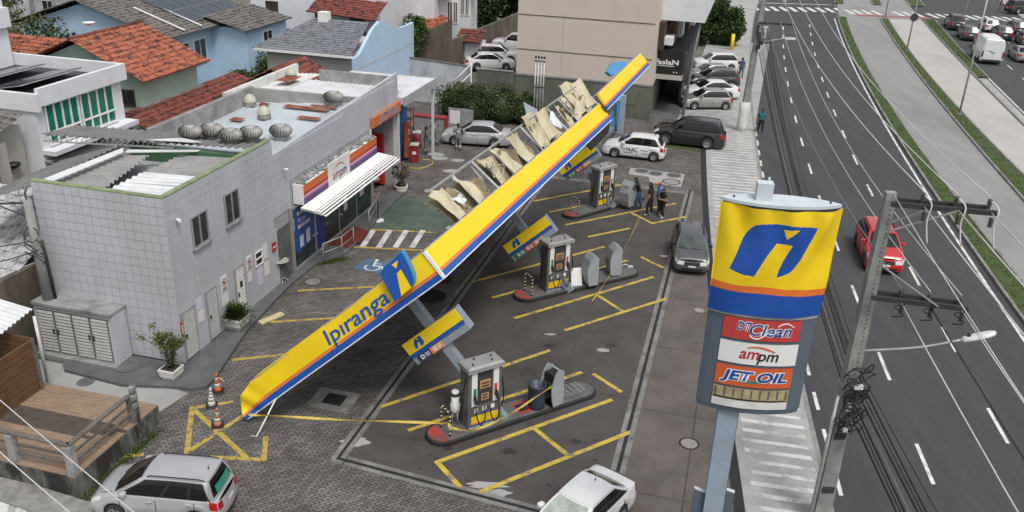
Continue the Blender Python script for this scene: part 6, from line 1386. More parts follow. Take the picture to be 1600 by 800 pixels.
# entrance porch side of that house at the left edge
o = (-28.9,26.0); h = hs('porch_house','white house porch with green glass balcony and dark tiled awning at left edge','house',*o)
bx(h,o,-36,-29.3,28.5,29.8,0,6.2,'wall_cream','wall'); bx(h,o,-29.4,-29.1,26.2,26.5,2.2,5.9,'wall_white','pillar'); bx(h,o,-29.2,-28.9,28.2,28.5,2.2,5.8,'wall_cream','pillar')
bx(h,o,-36,-29.0,25.9,28.6,2.1,2.6,'wall_white','balcony_floor'); bx(h,o,-29.15,-29.1,26.5,28.2,2.6,3.7,'pane_green','balcony_glass'); bx(h,o,-36,-29.15,26.2,26.25,2.6,3.7,'pane_green','balcony_glass')
troof(h,o,(-36,25.6,5.7),(-28.7,25.6,5.5),(-36,29.4,6.9),'tile_grey'); bx(h,o,-36,-28.7,25.5,25.62,5.4,5.6,'white_paint','fascia_board')
MB().lathe([(.16,0),(.3,.12),(.3,.2),(.1,.26)],12,(-29.25-o[0],29.0-o[1],4.5)).build('wall_lamp','black_trim',h)
bx(h,o,-35,-29.8,28.42,28.5,2.7,5.2,'wood_dark','doorway')
# 2 green house, terracotta roofs
o = (-29.5,38.0); h = hs('green_house','green walled house under a bright terracotta gable roof','house',*o)
bx(h,o,-36.5,-29.6,38.3,43.2,0,6.4,'wall_green','wall')
b = MB(); b.slab([(-36.5+29.5,.3,6.4),(-29.6+29.5,.3,6.4),(-33.0+29.5,.3,7.85)],(0,4.9,0)); b.build('gable','wall_green',h)
troof(h,o,(-29.0,37.8,6.25),(-29.0,43.7,6.25),(-33.1,37.8,8.05),'tile_orange'); troof(h,o,(-37.2,37.8,6.25),(-37.2,43.7,6.25),(-33.1,37.8,8.05),'tile_orange')
b = MB(); b.tube([(-33.1+29.5,-.2,8.1),(-33.1+29.5,5.7,8.1)],.1,8); b.build('ridge_tiles','tile_red',h)
window(h,o,-30.9,-30.1,38.3,0,4.9,5.6,'black_trim','wood_dark')
b = MB(); b.lathe([(.02,0),(.28,.1),(.33,.16)],14,(-34.4-o[0],41-o[1],8.2),close=False); b.tube([(-34.4-o[0],41-o[1],7.3),(-34.4-o[0],41-o[1],8.2)],.02,6); b.build('satellite_dish','white_paint',h)
troof(h,o,(-24.4,36.2,3.5),(-24.4,47.0,3.5),(-29.6,36.2,4.85),'tile_red'); bx(h,o,-29.6,-24.7,36.3,46.9,0,3.4,'wall_green','lower_wall')
bx(h,o,-29.62,-29.4,38.0,43.5,4.84,4.94,'cement','flashing')
o = (-27,46); h = hs('green_outbuilding','small green gabled outbuilding with dark red roof tiles','house',*o)
bx(h,o,-28.0,-25.2,46.4,50,0,4.7,'wall_green','wall'); b = MB(); b.slab([(-28-o[0],.4,4.7),(-25.2-o[0],.4,4.7),(-26.6-o[0],.4,5.35)],(0,3.6,0)); b.build('gable','wall_green',h)
troof(h,o,(-24.8,46.0,4.55),(-24.8,50.2,4.55),(-26.6,46.0,5.5),'tile_red'); troof(h,o,(-28.4,46.0,4.55),(-28.4,50.2,4.55),(-26.6,46.0,5.5),'tile_red')
# terracotta roof left of the green house
o = (-37,40); h = hs('terracotta_house','low terracotta roof just left of the bright gable roof','house',*o); bx(h,o,-44,-37.6,41.5,45,0,5.6,'wall_green','wall'); troof(h,o,(-44.5,41,5.6),(-37.0,41,5.6),(-44.5,44,6.6),'tile_orange')
# 3 blue house with dark roof and solar field
o = (-38,50.5); h = hs('blue_house','light blue gabled house with dark weathered roof and a solar array','house',*o)
bx(h,o,-48,-37.2,50.8,62,0,5.9,'wall_blue','wall'); b = MB(); b.slab([(-48-o[0],.3,5.9),(-37.2-o[0],.3,5.9),(-43.0-o[0],.3,7.5)],(0,11.2,0)); b.build('gable','wall_blue',h)
troof(h,o,(-36.4,50.2,5.7),(-36.4,62.5,5.7),(-43.0,50.2,7.75),'tile_grey'); troof(h,o,(-49.2,50.2,5.7),(-49.2,62.5,5.7),(-43.0,50.2,7.75),'tile_grey')
bx(h,o,-37.2,-34.4,56.5,62.3,0,5.6,'wall_blue','wing'); troof(h,o,(-34.0,56.0,5.5),(-34.0,62.6,5.5),(-37.4,56.0,6.3),'tile_grey')
window(h,o,0,-34.4,58.8,60,3.9,5.0,'black_trim','white_paint','l'); window(h,o,0,-37.2,52.2,53.6,3.3,4.9,'black_trim','white_paint','l'); window(h,o,0,-37.2,54.3,55.6,3.3,4.9,'glass_dark','white_paint','l')
sl = (7.75-5.7)/(43.0-36.4)
for i in range(3):
    for k in range(6):
        l_ = -38.2-i*1.75; a_ = 55.2+k*1.1; z_ = 5.7+(-36.4-l_)*sl+.2; p_ = MB().obox((l_-o[0],a_-o[1],z_),(-.82,0,.82*sl),(0,.51,0),(sl*.02,0,.02)).build('solar_panel','solar_cell',h); MB().obox((l_-o[0],a_-o[1],z_-.03),(-.86,0,.86*sl),(0,.535,0),(sl*.02,0,.02)).build('panel_frame','alu',p_)
for a_ in (52.6,54.6): MB().bar((-36.6-o[0],a_-o[1],5.95),(-40.5-o[0],a_-o[1]+.2,7.15),.12,.06).build('roof_batten','white_paint',h)
# background left: brown roofs, white house
o = (-52,66); h = hs('brown_roof_house','house with dark brown roof behind the blue gable','house',*o); bx(h,o,-62,-50,64,74,0,6,'wall_white','wall'); troof(h,o,(-63,63.5,6.0),(-49.5,63.5,6.0),(-63,69,7.9),'tile_brown'); window(h,o,-58,-57,64,0,3.5,5,'black_trim')
o = (-62,60); h = hs('white_cottage','white cottage with dark window behind palm trunks at top left','house',*o); bx(h,o,-70,-58.5,60,66,0,8.5,'wall_white','wall'); window(h,o,-61.5,-60.2,60,0,6.2,7.6,'black_trim'); window(h,o,-65.5,-64.2,60,0,6.2,7.6,'black_trim')
# 4 white house with green balcony railing
o = (-36,67); h = hs('balcony_house','white house with arched dark windows and a green balustraded balcony','house',*o)
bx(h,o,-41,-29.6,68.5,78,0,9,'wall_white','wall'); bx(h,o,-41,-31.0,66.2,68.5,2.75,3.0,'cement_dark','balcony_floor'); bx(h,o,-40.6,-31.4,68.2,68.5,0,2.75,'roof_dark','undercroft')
for k in range(26): q = -40.8+k*.38; MB().lathe([(.04,3.0),(.07,3.3),(.04,3.6),(.05,3.8)],6,(q-o[0],66.3-o[1],0)).build('baluster','rail_green',h)
bx(h,o,-41,-31,66.2,66.4,3.8,3.92,'rail_green','handrail'); window(h,o,-39.5,-38.5,68.5,0,3.4,5.6,'wood_dark','wood_dark'); window(h,o,-35.0,-34.3,68.5,0,4.4,5.0,'wood_dark','wood_dark'); bx(h,o,-31.6,-30.6,68.42,68.5,3.0,5.0,'wood_dark','door')
b = MB(); troof(h,o,(-34.5,65.8,5.5),(-28.6,65.8,5.2),(-34.5,68.6,6.5),'tile_red'); bx(h,o,-30.9,-30.7,66.2,66.4,3.0,5.3,'wood_dark','post')
bx(h,o,-30.8,-28.0,67.0,67.3,2.2,3.9,'rail_green','side_rail')
o = (-30,78); h = hs('terracotta_annex','pale terracotta roofed annex between the white houses','house',*o); bx(h,o,-33.5,-28,76,84,0,2.6,'wall_cream','wall'); troof(h,o,(-34,75.5,2.6),(-27.5,75.5,2.6),(-34,82,4.4),'tile_orange')
# 5 blue-grey tiled house with blue party wall
o = (-28,53); h = hs('slate_roof_house','cream house with blue grey tiled hip roof and tall blue side wall','house',*o)
bx(h,o,-31.2,-24.9,53.6,60,0,5.1,'wall_cream','wall'); bx(h,o,-31.8,-24.7,53.0,53.14,4.95,5.12,'white_paint','gutter')
troof(h,o,(-31.9,53.05,5.1),(-24.75,53.05,5.1),(-29.0,56.4,6.6),'tile_bluegrey') if False else None
A_ = [(-31.9,53.05,5.1),(-24.75,53.05,5.1),(-25.2,57.0,6.6),(-29.2,57.0,6.6)]
def troof4(par,o,q,m,wave=.26,row=.33,amp=.04):
    Q = [Vector((p[0]-o[0],p[1]-o[1],p[2])) for p in q]; nr = int((Q[3]-Q[0]).length/row); nu = int((Q[1]-Q[0]).length/wave); nm_ = (Q[1]-Q[0]).cross(Q[3]-Q[0]).normalized(); b = MB(); n = nu*4+1
    if nm_.z < 0: nm_ = -nm_
    for r in range(nr):
        vs_ = []
        for (v,lf) in ((r/nr,.05),((r+1)/nr+.02,0),(r/nr,-.03)):
            for i in range(n):
                u = i/(n-1); p = Q[0].lerp(Q[1],u).lerp(Q[3].lerp(Q[2],u),v); vs_.append(p+nm_*(lf+(amp*abs(math.sin(i*math.pi/4)) if lf >= 0 else 0)))
        b.add(vs_,[(i,i+1,n+i+1,n+i) for i in range(n-1)]+[(2*n+i,2*n+i+1,i+1,i) for i in range(n-1)])
    return stuff(b.build('roof_tiles',m,par,fix=False))
troof4(h,o,A_,'tile_bluegrey'); troof4(h,o,[(-31.9,60.5,5.1),(-31.9,53.05,5.1),(-29.2,57.0,6.6),(-29.2,57.6,6.6)],'tile_bluegrey')
pts = [(53.0,0),(53.0,5.0),(53.8,5.15),(54.6,5.6),(56.0,6.4),(57.2,6.75),(58.2,6.6),(59.6,6.05),(61.0,5.75),(62.4,5.7),(63.6,5.75),(63.6,0)]
b = MB(); b.slab([(-24.7-o[0],a-o[1],z) for a,z in pts],(.22,0,0)); b.build('party_wall','wall_blue',h); bx(h,o,-24.5,-24.47,53.4,63.5,4.2,4.26,'wall_cream','wall_seam')
bx(h,o,-28.8,-28.1,56.6,57.2,6.4,7.15,'white_paint','chimney')
# 6 white tower house
o = (-30,78); h = hs('tower_house','tall plain white house with small red eaves behind the brown wall','house',*o)
bx(h,o,-34.2,-28.0,78,88,0,13,'wall_white','wall'); bx(h,o,-28.0,-25.0,79.5,81.5,0,13,'wall_white','side_wing')
for (x0,x1,z0,z1) in ((-27.2,-26.8,3.2,5.0),(-26.6,-26.3,3.2,5.0),(-25.9,-25.65,4.0,5.8),(-25.45,-25.2,4.0,5.8)): window(h,o,x0,x1,79.5,0,z0,z1,'wood_dark','white_paint')
troof(h,o,(-28.2,78.6,5.7),(-26.6,78.6,5.7),(-28.2,79.6,6.2),'tile_red'); troof(h,o,(-25.4,78.9,6.6),(-23.8,78.9,6.6),(-25.4,79.7,7.0),'tile_red'); troof(h,o,(-25.9,77.5,1.9),(-23.4,77.5,1.9),(-25.9,79.5,2.7),'tile_red'); bx(h,o,-25.8,-23.5,78,79.5,0,1.85,'wall_white','porch')
MB().lathe([(.05,0),(.05,.02)],8,(-30.3-o[0],77.98-o[1],6.0),'y').build('vent_hole','black_trim',h)
# 7 walls of the back yards
def wallthing(nm,lab,l0,a0,l1,a1,z0,z1,m,th=.2,za=None,cap=None):
    d = Vector((l1-l0,a1-a0,0)).normalized(); s = Vector((-d.y,d.x,0))*th; t = sthing(nm,lab,'wall',l0,a0); q = Vector((l1-l0,a1-a0,0)); za = za or z1
    MB().hexa([(0,0,z0),q+EZ*z0,q+s+EZ*z0,s+EZ*z0,(0,0,za),q+EZ*z1,q+s+EZ*z1,s+EZ*za]).build('wall',m,t)
    if cap: MB().hexa([-s*.2+EZ*(za+.002),q-s*.2+EZ*(z1+.002),q+s*1.2+EZ*(z1+.002),s*1.2+EZ*(za+.002),-s*.2+EZ*(za+.06),q-s*.2+EZ*(z1+.06),q+s*1.2+EZ*(z1+.06),s*1.2+EZ*(za+.06)]).build('coping',cap,t)
    return t
wallthing('stained_wall','tall dark stained wall between the blue and white houses',-30.2,75,-25.35,75,0,4.2,'wall_brown',.25,1.75)
troof(sthing('garden_roof','small terracotta roof peeping over the stained wall','roof',-29,76),(-29,76),(-31.0,75.6,2.2),(-26.6,75.6,2.9),(-31.0,78,3.2),'tile_orange')
wallthing('garden_wall','low brown stained wall receding behind the parked white cars',-25.3,75.2,-23.7,95,0,2.4,'wall_brown',.25)
wallthing('yard_wall','stained white yard wall behind the shop canopy',-26.5,62.6,-19.6,62.6,0,3.0,'wall_yard',.2,3.35,'cement_dark'); wallthing('yard_wall','white return wall running back beside the blue party wall',-26.5,62.8,-24.4,56,0,3.3,'wall_yard',.2)
wallthing('dado_wall','dark greenish low wall right of the white yard wall',-19.4,63.4,-16.6,63.5,0,2.7,'wall_dado',.2,2.7,'cement')
b = sthing('wall_frame','white steel bracing frame on the corner of the yard wall','frame',-19.5,62.3); MB().tube([(0,0,0),(0,0,3.4)],.06,6).build('upright','white_dirty',b); MB().tube([(0,0,3.3),(-1.9,-.6,1.2)],.05,6).build('brace','white_dirty',b); MB().tube([(0,0,2.6),(-1.5,-.5,1.0)],.05,6).build('brace','white_dirty',b)
# 8 beige block, dado and dark shop
o = (-16.5,64.0); h = hs('beige_block','large plain beige rendered building with dark stained base','building',*o)
bx(h,o,-16.5,-6.3,64.0,84,2.5,12.5,'wall_beige','wall'); bx(h,o,-16.5,-6.35,63.9,84,0,2.5,'wall_dado','base')
for z in (4.35,6.85): bx(h,o,-16.45,-6.5,63.97,64.0,z,z+.06,'wall_brown','floor_line')
bx(h,o,-13.1,-13.04,63.985,64.0,2.6,7,'wall_cream','render_joint'); bx(h,o,-16.5,-6.3,63.85,63.9,2.45,2.58,'cement','ledge'); bx(h,o,-8.6,-7.4,63.86,63.9,1.0,1.9,'wall_dado','meter_hatch')
bx(h,o,-6.3,-3.2,66.0,84,6.9,12.5,'wall_white','balcony_block'); 
for k in range(5): bx(h,o,-6.3,-5.3+.25*k,67.6+k*3,69.6+k*3,5.0,6.9,'wall_white' if k % 2 else 'tile_brown','side_panel')
bx(h,o,-6.3,-5.9,64.9,84,4.9,6.9,'wood_dark','dark_glazing')
for k in range(5): bx(h,o,-5.6,-5.45,68.2+k*2.6,69.6+k*2.6,4.9,6.5,'tile_red','shutter')
bx(h,o,-6.25,-5.3,65.6,67.0,5.2,5.75,'wall_white','balcony_slab')
o = (-6.7,65.6); sh = hs('dark_shop','dark fronted shop with a white lettered black sign box over its passage','shop',*o)
bx(sh,o,-6.75,-4.4,65.7,67.2,3.05,4.85,'black_trim','sign_box'); bx(sh,o,-6.8,-4.35,65.65,67.3,2.7,3.05,'wall_cream','soffit_slab'); bx(sh,o,-6.7,-6.5,65.8,80,0,2.7,'black_trim','shopfront'); bx(sh,o,-4.7,-4.5,69,80,0,2.7,'black_trim','column_wall')
text('aslaN',.5,'text_white',sh,(-5.45-o[0],65.69-o[1],3.95),(1,0,0),(0,0,1),bold=.012,fit=1.5,name='shop_lettering')
b = MB()
for k in range(9): b.box(-6.25-o[0]+k*.14,-6.15-o[0]+k*.14,65.685-o[1],65.695-o[1],3.66,3.72)
stuff(b.build('shop_small_print','text_white',sh))
for k in range(2): MB().lathe([(.05,0),(.05,.006)],10,(-5.0-o[0]+.2*k,65.69-o[1],3.25),'y').build('lamp_dot','text_white',sh)
b = MB(); b.slab([(-6.6-o[0]+x,65.69-o[1],4.05+z) for x,z in ((0,0),(.12,.12),(.3,.16),(.5,.1),(.35,.04),(.42,-.06),(.3,-.2),(.2,-.22),(.16,-.06))],(0,.006,0)); b.build('shop_logo','text_white',sh)
for k in range(6): bx(sh,o,-6.5+.1*k,-5.0+.12*k,67.2+k*1.6,67.6+k*1.6,4.85-.12*k,4.95-.12*k,'roof_dark','awning_frame')
bx(sh,o,-6.5,-4.2,66,80,2.72,4.6,'roof_dark','upper_floor')
sheet('shop_passage',[S(-6.6,64.5),S(-4.3,64.5),S(-4.3,82),S(-6.6,82)],.02,'walk_grey')
sheet('parking_bays',[S(-4.3,62),S(1.2,62),S(2.2,100),S(-4.3,100)],-.006,'concrete_light')
# grey slab panel and vent pipes behind the canopy
t = sthing('service_totem','pale blue grey service totem standing under the broken canopy end','totem',-8.1,59.6); MB().bbox(-.55,.55,-.12,.12,0,2.7,.02).build('panel_body','post_blue',t); MB().box(-.35,.2,-.135,-.121,.5,2.3).build('blue_insert','ip_blue_light',t); MB().box(-.56,-.2,-.1,.1,2.7,3.0).build('cap','totem_top',t)
t = sthing('vent_pipes','four grey tank vent pipes standing behind the canopy','pipes',-13.5,58.8)
for k in range(4): MB().tube([(-.3+.2*k,0,0),(-.3+.2*k,0,4.85)],.05,8).build('pipe','steel_galv',t); MB().lathe([(.07,4.85),(.08,4.95),(.03,5.02)],8,(-.3+.2*k,0,0)).build('cap','arm_dark',t)
for z in (2.9,4.7): MB().bar((-.4,-.06,z),(.4,-.06,z),.05,.06).build('bracket','arm_dark',t)
# left edge: tiled lean-to and stained wall
o = (-24.5,24.5); h = hs('pale_tiled_leanto','pale tiled lean-to roof beside the tiled end wall of the shop','house',*o); troof(h,o,(-30,22.6,2.6),(-24.2,22.6,2.6),(-30,26.8,4.6),'tile_pale',wave=.2); bx(h,o,-30,-24.3,23.4,26.6,0,2.5,'cement_dark','wall')
wallthing('side_wall','blotchy dark wall stub between the lean-to and the louvred cabinet',-24.1,22.0,-24.0,25.5,0,3.0,'wall_brown',.25)
# louvred cabinet
t = sthing('louvred_cabinet','white tiled transformer cabinet with four louvred metal doors','cabinet',-23.35,22.7,.12)
MB().box(0,3.2,.06,.82,0,1.95).build('masonry','tile_wall',t); MB().box(-.04,3.24,.0,.88,1.95,2.05).build('top_slab','cement',t); MB().box(-.05,3.3,-.2,.06,-.12,.06).build('plinth','cement',t)
for k in range(4):
    x0 = .12+k*.745; d = MB().box(x0,x0+.70,.03,.058,.12,1.82).build('door','cement_dark',t)
    for q in range(13): z = .16+q*.126; MB().hexa([(x0+.03,.0,z),(x0+.67,.0,z),(x0+.67,.03,z),(x0+.03,.03,z),(x0+.03,.024,z+.088),(x0+.67,.024,z+.088),(x0+.67,.03,z+.088),(x0+.03,.03,z+.088)]).build('louvre_slat','louvre',d)
    MB().box(x0+(.6 if k % 2 == 0 else .04),x0+(.66 if k % 2 == 0 else .1),-.03,-.002,.9,1.1).build('handle','arm_dark',d)
MB().box(.08,3.16,.02,.05,1.82,1.9).build('door_head','alu',t)
for k in range(11): MB().box(3.205,3.225,.1,.8,.02+k*.175,.185+k*.175).build('tile','tile_wall',t)
# timber deck
mat('plank',(.26,.18,.12),.75,var=.25,scale=5,stain=(.15,.115,.085),stain_amt=.5,stain_scale=1.2,stretch=(1,4,1)); mat('plank_dark',(.075,.058,.05),.8,var=.25,scale=4); mat('board_brown',(.125,.065,.03),.6,var=.2,scale=3,stretch=(3,1,1)); mat('plinth_stain',(.16,.155,.145),.9,var=.35,scale=1.5,stain=(.02,.02,.019),stain_amt=.97,stain_scale=1.3,stain_lo=.40,stain_hi=.55,stretch=(1,1,.35)); mat('rail_wood',(.13,.11,.095),.8,var=.3,scale=4)
o = (-16.75,16.5); dk = sthing('timber_deck','raised timber deck with post and rail fence on a stained plinth','deck',*o)
MB().box(-9,0,0,3.85,-.02,.62).build('plinth','plinth_stain',dk)
rr3 = random.Random(9)
for k in range(26):
    y0 = .02+k*.147; x = -9.0
    while x < -.02:
        ln2 = min(rr3.uniform(1.0,1.9),-.02-x); dark = 1.5 < y0 < 2.45 and x+ln2/2 < -.8
        MB().box(x+.004,x+ln2-.004,y0+.004,y0+.143,.64+rr3.uniform(0,.006),.675+rr3.uniform(0,.004)).build('plank','plank_dark' if dark else 'plank',dk); x += ln2
for (x,y) in ((-.14,.14),(-2.1,.14),(-4.2,.14),(-.14,2.85)): MB().bbox(x-.12,x+.12,y-.12,y+.12,.62,1.62,.015).build('post','cement' if y < 1 else 'cement_dark',dk)
for (p,q) in (((-4.5,.14),(-.14,.14)),((-.14,.14),(-.14,2.75))):
    MB().bar((p[0],p[1],1.66),(q[0],q[1],1.66),.16,.06).build('handrail','rail_wood',dk)
    for z in (1.0,1.3): MB().bar((p[0],p[1],z),(q[0],q[1],z),.04,.08).build('rail','rail_wood',dk)
MB().tube([(-.1,2.9,.6),(-.08,2.92,1.95)],.11,8).build('stump_post','cement_dark',dk)
for (r0,z0) in ((.16,1.6),(.14,1.3),(.15,1.9)): MB().obox((-.02,2.8,z0),(.08,0,0),(0,.07,0),(0,0,.07)).build('meter_box','cement',dk)
# brown board fence and its white sheet roof
t = sthing('board_fence','brown horizontal board fence under a white sheet awning','fence',-20.9,17.5,.62)
for k in range(9): MB().box(-.03,.03,0,2.6,.02+k*.21,.21+k*.21).build('board','board_brown',t)
for k in range(9): MB().box(-4,-.03,2.57,2.63,.02+k*.21,.21+k*.21).build('board','board_brown',t)
for y in (.05,2.5): MB().box(.03,.09,y-.05,y+.05,0,1.95).build('post','rail_wood',t)
t = sthing('sheet_awning','white corrugated sheet awning at the left edge above the board fence','awning',-21.4,20.0,2.75); b = MB(); corr(b,(.0,-1.6,.05),(-.3,1.1,.2),(-3.5,-1.6,.5),3,.04,.2); b.build('sheeting','sheet_white',t,fix=False); MB().tube([(-.1,.9,-2.6),(-.1,.9,.05)],.05,8).build('post','white_dirty',t)
# bottom-left pavement with white bars
kb = struct(MB().hexa([G(-60,722,-.03),G(190,800,-.03),G(170,840,-.03),G(-80,755,-.03),G(-60,722,.06),G(190,800,.06),G(170,840,.06),G(-80,755,.06)]).build('kerb','kerb'))
sp_ = sheet('side_road',[G(-120,740,0),G(150,806,0),G(200,900,0),G(-200,900,0)],.002,'walk_stone')
for k in range(7):
    x = -20+k*27; MB().add([Vector((p.x,p.y,.008)) for p in (G(x,759+k*6),G(x+15,762+k*6),G(x-8,830+k*6),G(x-25,827+k*6))],[(0,1,2,3)]).build('painted_bar','white_stripe',sp_)
# front gutter by the cabinet
sheet('drive_slab',[S(-23.6,20.6),S(-17.2,20.6),S(-16.9,22.1),S(-18.5,22.4),S(-23.6,22.4)],.004,'concrete_light'); 
for (x,y) in ((134,597),): 
    p = G(x,y); MB().lathe([(.3,.006),(.3,.012)],16,(p.x,p.y,0)).build('manhole_cover','cement_dark',walkway)
p = G(200,572,.12); MB().lathe([(.45,.12),(.45,.15)],18,(p.x,p.y,0)).build('manhole_cover','cement_dark',walkway)
# ---------------------------------------------------------------- greenery
for nm,c in (('leaf_a',(.045,.075,.018)),('leaf_b',(.075,.11,.025)),('leaf_c',(.022,.04,.012)),('leaf_olive',(.10,.105,.03)),('leaf_dry',(.16,.11,.06))): mat(nm,c,.6,var=.3,scale=6,spec=.3)
mat('bark',(.09,.07,.055),.9,var=.3,scale=6); mat('pot_white',(.62,.62,.60),.6,var=.12,scale=4,stain=(.35,.34,.31),stain_amt=.5,stain_scale=3); mat('soil',(.04,.03,.022),.95,var=.3)
def leaves(b, c, rad, n, size, rnd, mats_=3, shell=.55, clumps=0):
    c = Vector(c); cl = []
    for k in range(clumps or 1):
        if clumps:
            while True:
                v = Vector((rnd.uniform(-1,1),rnd.uniform(-1,1),rnd.uniform(-.9,1)))
                if .25 < v.length < 1: break
            cl.append((Vector((c.x+v.x*rad[0]*.78,c.y+v.y*rad[1]*.78,c.z+v.z*rad[2]*.78)), rnd.uniform(.28,.48), rnd.randrange(mats_)))
        else: cl.append((c,1.0,None))
    for i in range(n):
        q,s,mi = cl[i % len(cl)]
        while True:
            v = Vector((rnd.uniform(-1,1),rnd.uniform(-1,1),rnd.uniform(-1,1)))
            if v.length <= 1 and (v.length > shell or rnd.random() < .35): break
        p = q+Vector((v.x*rad[0]*s,v.y*rad[1]*s,v.z*rad[2]*s)); a = Vector((rnd.gauss(0,1),rnd.gauss(0,1),rnd.gauss(0,.7))).normalized(); d = a.cross(Vector((rnd.gauss(0,1),rnd.gauss(0,1),rnd.gauss(0,1)))).normalized()
        sz = size*rnd.uniform(.6,1.3); m_ = mi if mi is not None and rnd.random() < .7 else rnd.randrange(mats_)
        b.add([p-a*sz,p+d*sz*.42,p+a*sz,p-d*sz*.42],[(0,1,2,3)],m_)
def tree(name, lab, base, h, rad, n, size, seed, mats_=('leaf_a','leaf_b','leaf_c'), clumps=26, cz=.62, grp=None, trunk=.16):
    rnd = random.Random(seed); t = thing(name,lab,'tree',base,0,grp); tb_ = MB(); tb_.tube([(0,0,-.1),(.1,.05,h*.3),(.05,-.1,h*cz)],[trunk,trunk*.8,trunk*.5],8)
    for k in range(6):
        a = k*1.05+rnd.random(); tb_.tube([(.08,0,h*rnd.uniform(.3,.5)),(rad[0]*.4*math.cos(a),rad[1]*.4*math.sin(a),h*cz),(rad[0]*.75*math.cos(a),rad[1]*.75*math.sin(a),h*(cz+.12))],[trunk*.4,trunk*.25,.03],6)
    tb_.build('trunk','bark',t,fix=False); b = MB(); leaves(b,(0,0,h-rad[2]),rad,n,size,rnd,len(mats_),.5,clumps); b.build('crown',list(mats_),t,fix=False); return t
dk_ = ('leaf_c','leaf_a','leaf_c')
tree('leafy_tree','tall dark tree behind the tower house, left of the white SUV',S(-28.2,93),8.0,(2.6,2.6,3.9),9000,.22,1,dk_,34); tree('leafy_tree','dark tree filling the gap beside the beige building',S(-23.2,97.5),7.0,(3.0,2.6,3.4),8000,.22,2,dk_,30); tree('leafy_tree','dense dark tree behind the garden wall at top centre',S(-26.2,96),8.5,(3,2.6,4.2),7000,.25,3,dk_,30)
tree('leafy_tree','bushy green tree between the blue houses',S(-33.5,54.5),4.2,(1.6,1.8,1.8),3500,.14,5,('leaf_a','leaf_c','leaf_b'),16); tree('leafy_tree','shrubby tree beside the balcony house and slate roof',S(-33.6,58.0),4.0,(1.7,1.5,1.7),3000,.14,6,('leaf_a','leaf_c','leaf_b'),14)
tree('leafy_tree','olive green tree behind the white flat roofed house at top left',S(-44.5,47.5),7.2,(3.0,2.4,2.2),5000,.16,7,('leaf_a','leaf_olive','leaf_c'),22); tree('leafy_tree','pale tree beside the white cottage at the top left edge',S(-58,58),8.0,(3,3,3.0),4500,.2,8,('leaf_olive','leaf_a','leaf_b'),22); tree('leafy_tree','tree between the balcony house and the terracotta annex',S(-28.6,73.5),5.2,(1.8,1.6,2.0),3000,.15,9,('leaf_a','leaf_c','leaf_b'),14)
for k,(l,a,lab) in enumerate(((-57.5,62,'slim palm, left of two behind the blue gable'),(-54.5,61,'slim palm, right of two behind the blue gable'))):
    t = thing('palm_tree',lab,'tree',S(l,a),0,'palms at top left'); MB().tube([(0,0,0),(.2,0,5),(.1,.1,10)],[.2,.17,.14],8).build('trunk','pole_concrete',t); b = MB(); rnd = random.Random(30+k)
    for q in range(14):
        a_ = q*.45; pts = [Vector((.1,.1,10)),Vector((.1+1.2*math.cos(a_),.1+1.2*math.sin(a_),10.5)),Vector((.1+2.1*math.cos(a_),.1+2.1*math.sin(a_),9.6+.3*math.sin(q)))]
        P_ = arcpts(pts,5)
        for p in P_:
            s_ = Vector((-math.sin(a_),math.cos(a_),0)); b.add([p,p+s_*.5-EZ*.25,p+s_*.45-EZ*.32],[(0,1,2)]); b.add([p,p-s_*.5-EZ*.25,p-s_*.45-EZ*.32],[(0,1,2)])
    b.build('fronds','leaf_a',t,fix=False)
# clipped hedge mounds behind the silver sedan
t = sthing('clipped_hedge','wide dark green clipped hedge behind the silver sedan','hedge',-17.2,59.3); rnd = random.Random(12); b = MB()
for (x,y,r,hh) in ((-2.6,.3,1.5,2.3),(-.9,-.3,1.7,2.7),(.9,.2,1.6,2.6),(2.6,.5,1.5,2.1)): leaves(b,(x,y,hh*.52),(r,1.3,hh*.54),5200,.1,rnd,3,.75,34)
b.build('foliage',['leaf_a','leaf_c','leaf_olive'],t,fix=False); b = MB()
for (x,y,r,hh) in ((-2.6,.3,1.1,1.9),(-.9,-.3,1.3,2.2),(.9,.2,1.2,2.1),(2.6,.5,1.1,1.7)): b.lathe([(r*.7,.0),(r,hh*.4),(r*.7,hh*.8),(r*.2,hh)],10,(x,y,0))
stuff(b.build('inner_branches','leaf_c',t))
t = sthing('ivy_bank','ivy covered bank beside the angled parking row at the top','hedge',-3.6,97); rnd = random.Random(14); b = MB()
for (x,y,r,hh) in ((-1.8,0,1.6,4.2),(.2,.5,1.7,4.4),(1.8,.3,1.3,3.8)): leaves(b,(x,y,hh*.5),(r,1.5,hh*.54),6500,.2,rnd,3,.7,48)
b.build('foliage',['leaf_a','leaf_b','leaf_c'],t,fix=False); b = MB()
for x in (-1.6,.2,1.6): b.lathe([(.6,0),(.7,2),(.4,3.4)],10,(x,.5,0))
stuff(b.build('inner_branches','leaf_c',t)); MB().lathe([(.18,0),(.18,1.6)],10,(2.0,-2.2,0)).build('yellow_post','ip_yellow',t)
